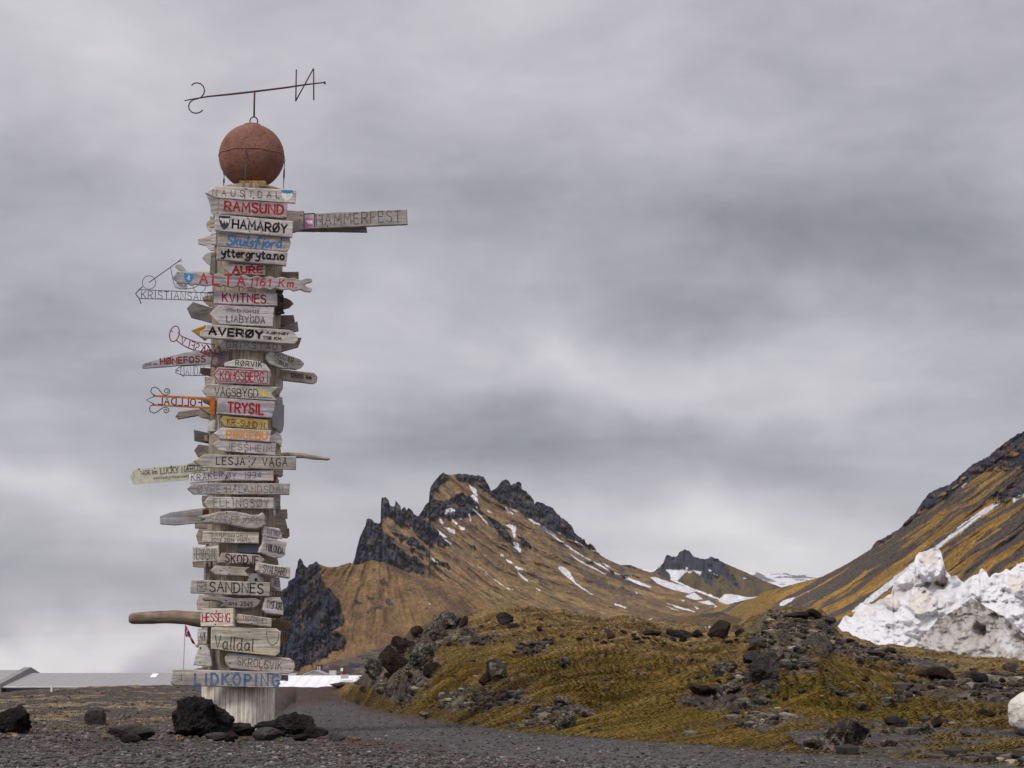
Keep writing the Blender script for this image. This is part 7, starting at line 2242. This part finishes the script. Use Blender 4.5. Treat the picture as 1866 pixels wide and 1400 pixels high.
def building_right():
    Ye, Yr = 180.0, 190.0
    xa = at(470, 1251, Ye)[0]; xb = at(655, 1251, Ye)[0]
    ze = at(560, 1255, Ye)[2]; zr = at(560, 1231, Yr)[2]
    root = empty('white_roofed_hall', ((xa + xb) / 2, Yr, -9))
    tag(root, 'low building with a bright white roof between the post and the mossy rise', 'building')
    bpart('roof', root, *quad((xa, Ye, ze), (xb, Ye, ze), (xb, Yr, zr), (xa, Yr, zr), .2), M_WROOF)
    bpart('roof', root, *quad((xa, Yr, zr), (xb, Yr, zr), (xb, Yr + 10, ze), (xa, Yr + 10, ze), .2), M_WROOF)
    V, Fc = box(((xa + xb) / 2, Yr, (ze - 9) / 2), (xb - xa - .4, 19, ze + 8.7)); bpart('wall', root, V, Fc, M_CONC)
    def bx(name, x0, x1, y0, y1, Y, dep, mat, par=root, lab=None):
        a = at(x0, y1, Y); b = at(x1, y0, Y)
        V, Fc = box(((a[0] + b[0]) / 2, Y, (a[2] + b[2]) / 2), (b[0] - a[0], dep, b[2] - a[2]))
        o = bpart(name, root, V, Fc, mat, label=lab)
        return o
    Yv = 185.5
    bx('roof_vent', 621.5, 634.5, 1229.5, 1237, Yv, .7, M_CONC, lab='pale box on the roof carrying a rusty vent')
    M_RV = mat_rust('rusty_vent', (0.10, 0.035, 0.03), (0.16, 0.06, 0.045), (0.04, 0.02, 0.02), 3)
    bx('vent_cowl', 625.5, 631.5, 1217, 1229, Yv, .5, M_RV)
    bx('vent_cowl', 623, 634, 1220, 1222, Yv, .6, M_RV)
    bx('vent_cowl', 624, 632.5, 1225, 1226.5, Yv, .6, M_RV)
    bx('vent_pipe', 621, 625, 1217.5, 1223, Yv - .5, .3, mat_plain('white_tin', (.7, .7, .7), .4))
    # things behind the white roof
    t2 = empty('roof_stack', tuple(at(606, 1240, 200))); tag(t2, 'white block chimney with a red brown steel frame on top', 'chimney')
    def bx2(root_, name, x0, x1, y0, y1, Y, dep, mat):
        a = at(x0, y1, Y); b = at(x1, y0, Y)
        V, Fc = box(((a[0] + b[0]) / 2, Y, (a[2] + b[2]) / 2), (b[0] - a[0], dep, b[2] - a[2]))
        return bpart(name, root_, V, Fc, mat)
    bx2(t2, 'block', 600, 613, 1222, 1245, 200, 1.0, M_CONC)
    for x in (601, 605, 608.5, 612): bx2(t2, 'frame_post', x - .7, x + .7, 1211 if x in (601, 612) else 1214, 1222, 200, .08, M_RV)
    bx2(t2, 'frame_rail', 600.5, 613, 1213, 1215, 199.9, .06, M_RV)
    bx2(t2, 'frame_rail', 603, 611, 1217.5, 1218.8, 199.9, .06, M_RV)
    t3 = empty('roof_stack', tuple(at(582, 1240, 205))); tag(t3, 'dark brown box chimney with pale panels, leftmost behind the white roof', 'chimney')
    bx2(t3, 'box', 576.3, 588, 1213, 1245, 205, .7, M_RV)
    bx2(t3, 'panel', 577.8, 579.8, 1214, 1226, 204.6, .05, M_CONC); bx2(t3, 'panel', 581, 584, 1214, 1226, 204.6, .05, M_CONC)
    bx2(t3, 'cap', 575.8, 588.5, 1211.8, 1213, 205, .9, M_RV)
    t4 = empty('small_house', tuple(at(573, 1245, 197))); tag(t4, 'small grey gable roof peeping over the white roof', 'building')
    a = at(553, 1232, 196); b = at(573, 1224, 196); c = at(594, 1232, 196)
    V = np.array([a, b, c, (c[0], 196, -9), (a[0], 196, -9)]); V = np.concatenate([V, V + np.array([0, 5, 0])]); n = 5
    bpart('wall', t4, V, [list(range(n))[::-1], list(range(n, 2 * n))] + [[i, (i + 1) % n, (i + 1) % n + n, i + n] for i in range(n)], M_CONC)
    for p, q in ((a, b), (b, c)):
        V, Fc = quad(p + np.array([0, -.3, .05]), q + np.array([0, -.3, .05]), q + np.array([0, 5.3, .05]), p + np.array([0, 5.3, .05]), -.12); bpart('roof', t4, V, Fc, M_ROOF)


building_right()

# short white marker post on the verge crest
p = at(94, 1258, 44.5); zb = float(zfun(94, 44.5))
root = empty('marker_post', (p[0], 44.5, zb)); tag(root, 'short white marker post on the crest of the left verge', 'post')
mw = mat_plain('white_paint', (.75, .74, .72), .5, 0, .1)
V, Fc = tube([(p[0], 44.5, zb - .1), (p[0], 44.5, at(94, 1251, 44.5)[2])], .022, 8); bpart('stake', root, V, Fc, mw)
V, Fc = tube([(p[0], 44.5, at(94, 1251, 44.5)[2]), (p[0], 44.5, at(94, 1249.5, 44.5)[2])], .028, 8); bpart('cap', root, V, Fc, mw)

# flagpole with a drooping Norwegian flag
Yf = 110.0
root = empty('flagpole', (at(333, 1250, Yf)[0], Yf, -6)); tag(root, 'thin grey flagpole far behind the post with a limp red, white and blue cross flag', 'flagpole')
b0 = at(331.5, 1290, Yf); t0 = at(337.5, 1137, Yf)
V, Fc = tube([b0, t0], [.032, .018], 8); bpart('pole', root, V, Fc, mat_plain('pole_metal', (.34, .35, .37), .4))
V, Fc = tube([t0, t0 + np.array([0, 0, .06])], .04, 8); bpart('finial', root, V, Fc, MATS['pole_metal'])


def flag():
    nu, nv = 40, 26
    u, v = np.meshgrid(np.linspace(0, 1, nu), np.linspace(0, 1, nv))
    # hangs: the fly end drops steeply; outline read from the photograph
    x = ipl(u, [(0, 337.6), (.25, 341.5), (.5, 346), (.75, 350), (1, 356)])
    yt = ipl(u, [(0, 1138), (.25, 1144), (.5, 1153), (.75, 1163), (1, 1173)])
    hh = ipl(u, [(0, 20), (.18, 20), (.32, 13), (.5, 11), (.75, 9), (1, 3.5)])
    y = yt + hh * v
    D = Yf + .22 * np.sin(u * 15 + v * 2.5) * sst(0, .2, u) + .06 * np.sin(u * 34 + v)
    V = at(x, y, D)
    red = np.array([.52, .015, .04]); wh = np.array([.75, .75, .78]); bl = np.array([.012, .03, .13])
    C = np.zeros(x.shape + (3,)) + red
    fx, fy = u * 22, v * 16
    w_ = ((fx > 6) & (fx < 10)) | ((fy > 6) & (fy < 10)); b_ = ((fx > 7) & (fx < 9)) | ((fy > 7) & (fy < 9))
    C[w_] = wh; C[b_] = bl
    V1 = V.reshape(-1, 3)
    V2 = V1 + np.array([0, .01, 0])
    Fc = grid_faces(nv, nu)
    o = mesh('flag', np.concatenate([V1, V2]), np.concatenate([Fc, Fc[:, ::-1] + len(V1)]), M_FLAG, smooth=True, col=np.concatenate([C.reshape(-1, 3)] * 2))
    reparent(o, root)


M_FLAG = mat_vcol('flag_cloth', .8, 3, .08)
flag()

# ================================================================== tags for joined small pieces
for o in bpy.data.objects:
    n0 = o.name.split('.')[0]
    if n0 in ('lettering', 'nail', 'wire_letters', 'painted_sun', 'carved_shield', 'strap'):
        o['kind'] = 'stuff'

# ================================================================== HAZE
def haze():
    V, Fc = box((0, 3200, 195.0 - 105.5), (9000, 7200, 211 + 0))
    V[:, 2] = np.where(V[:, 2] > 90, 330.0, -10.5)
    m = bpy.data.materials.new('haze_air'); m.use_nodes = True
    t = NT(m.node_tree); t.n.clear()
    out = t.new('ShaderNodeOutputMaterial')
    vol = t.new('ShaderNodeVolumePrincipled', {'Color': (0.80, 0.84, 0.95, 1), 'Density': HAZE, 'Anisotropy': 0.0})
    t.l.new(vol.outputs[0], out.inputs['Volume'])
    o = mesh('haze', V, Fc, m)
    tag(o, 'thin cool haze between the camera and the mountains', kind='stuff')


HAZE = 0.000035
haze()
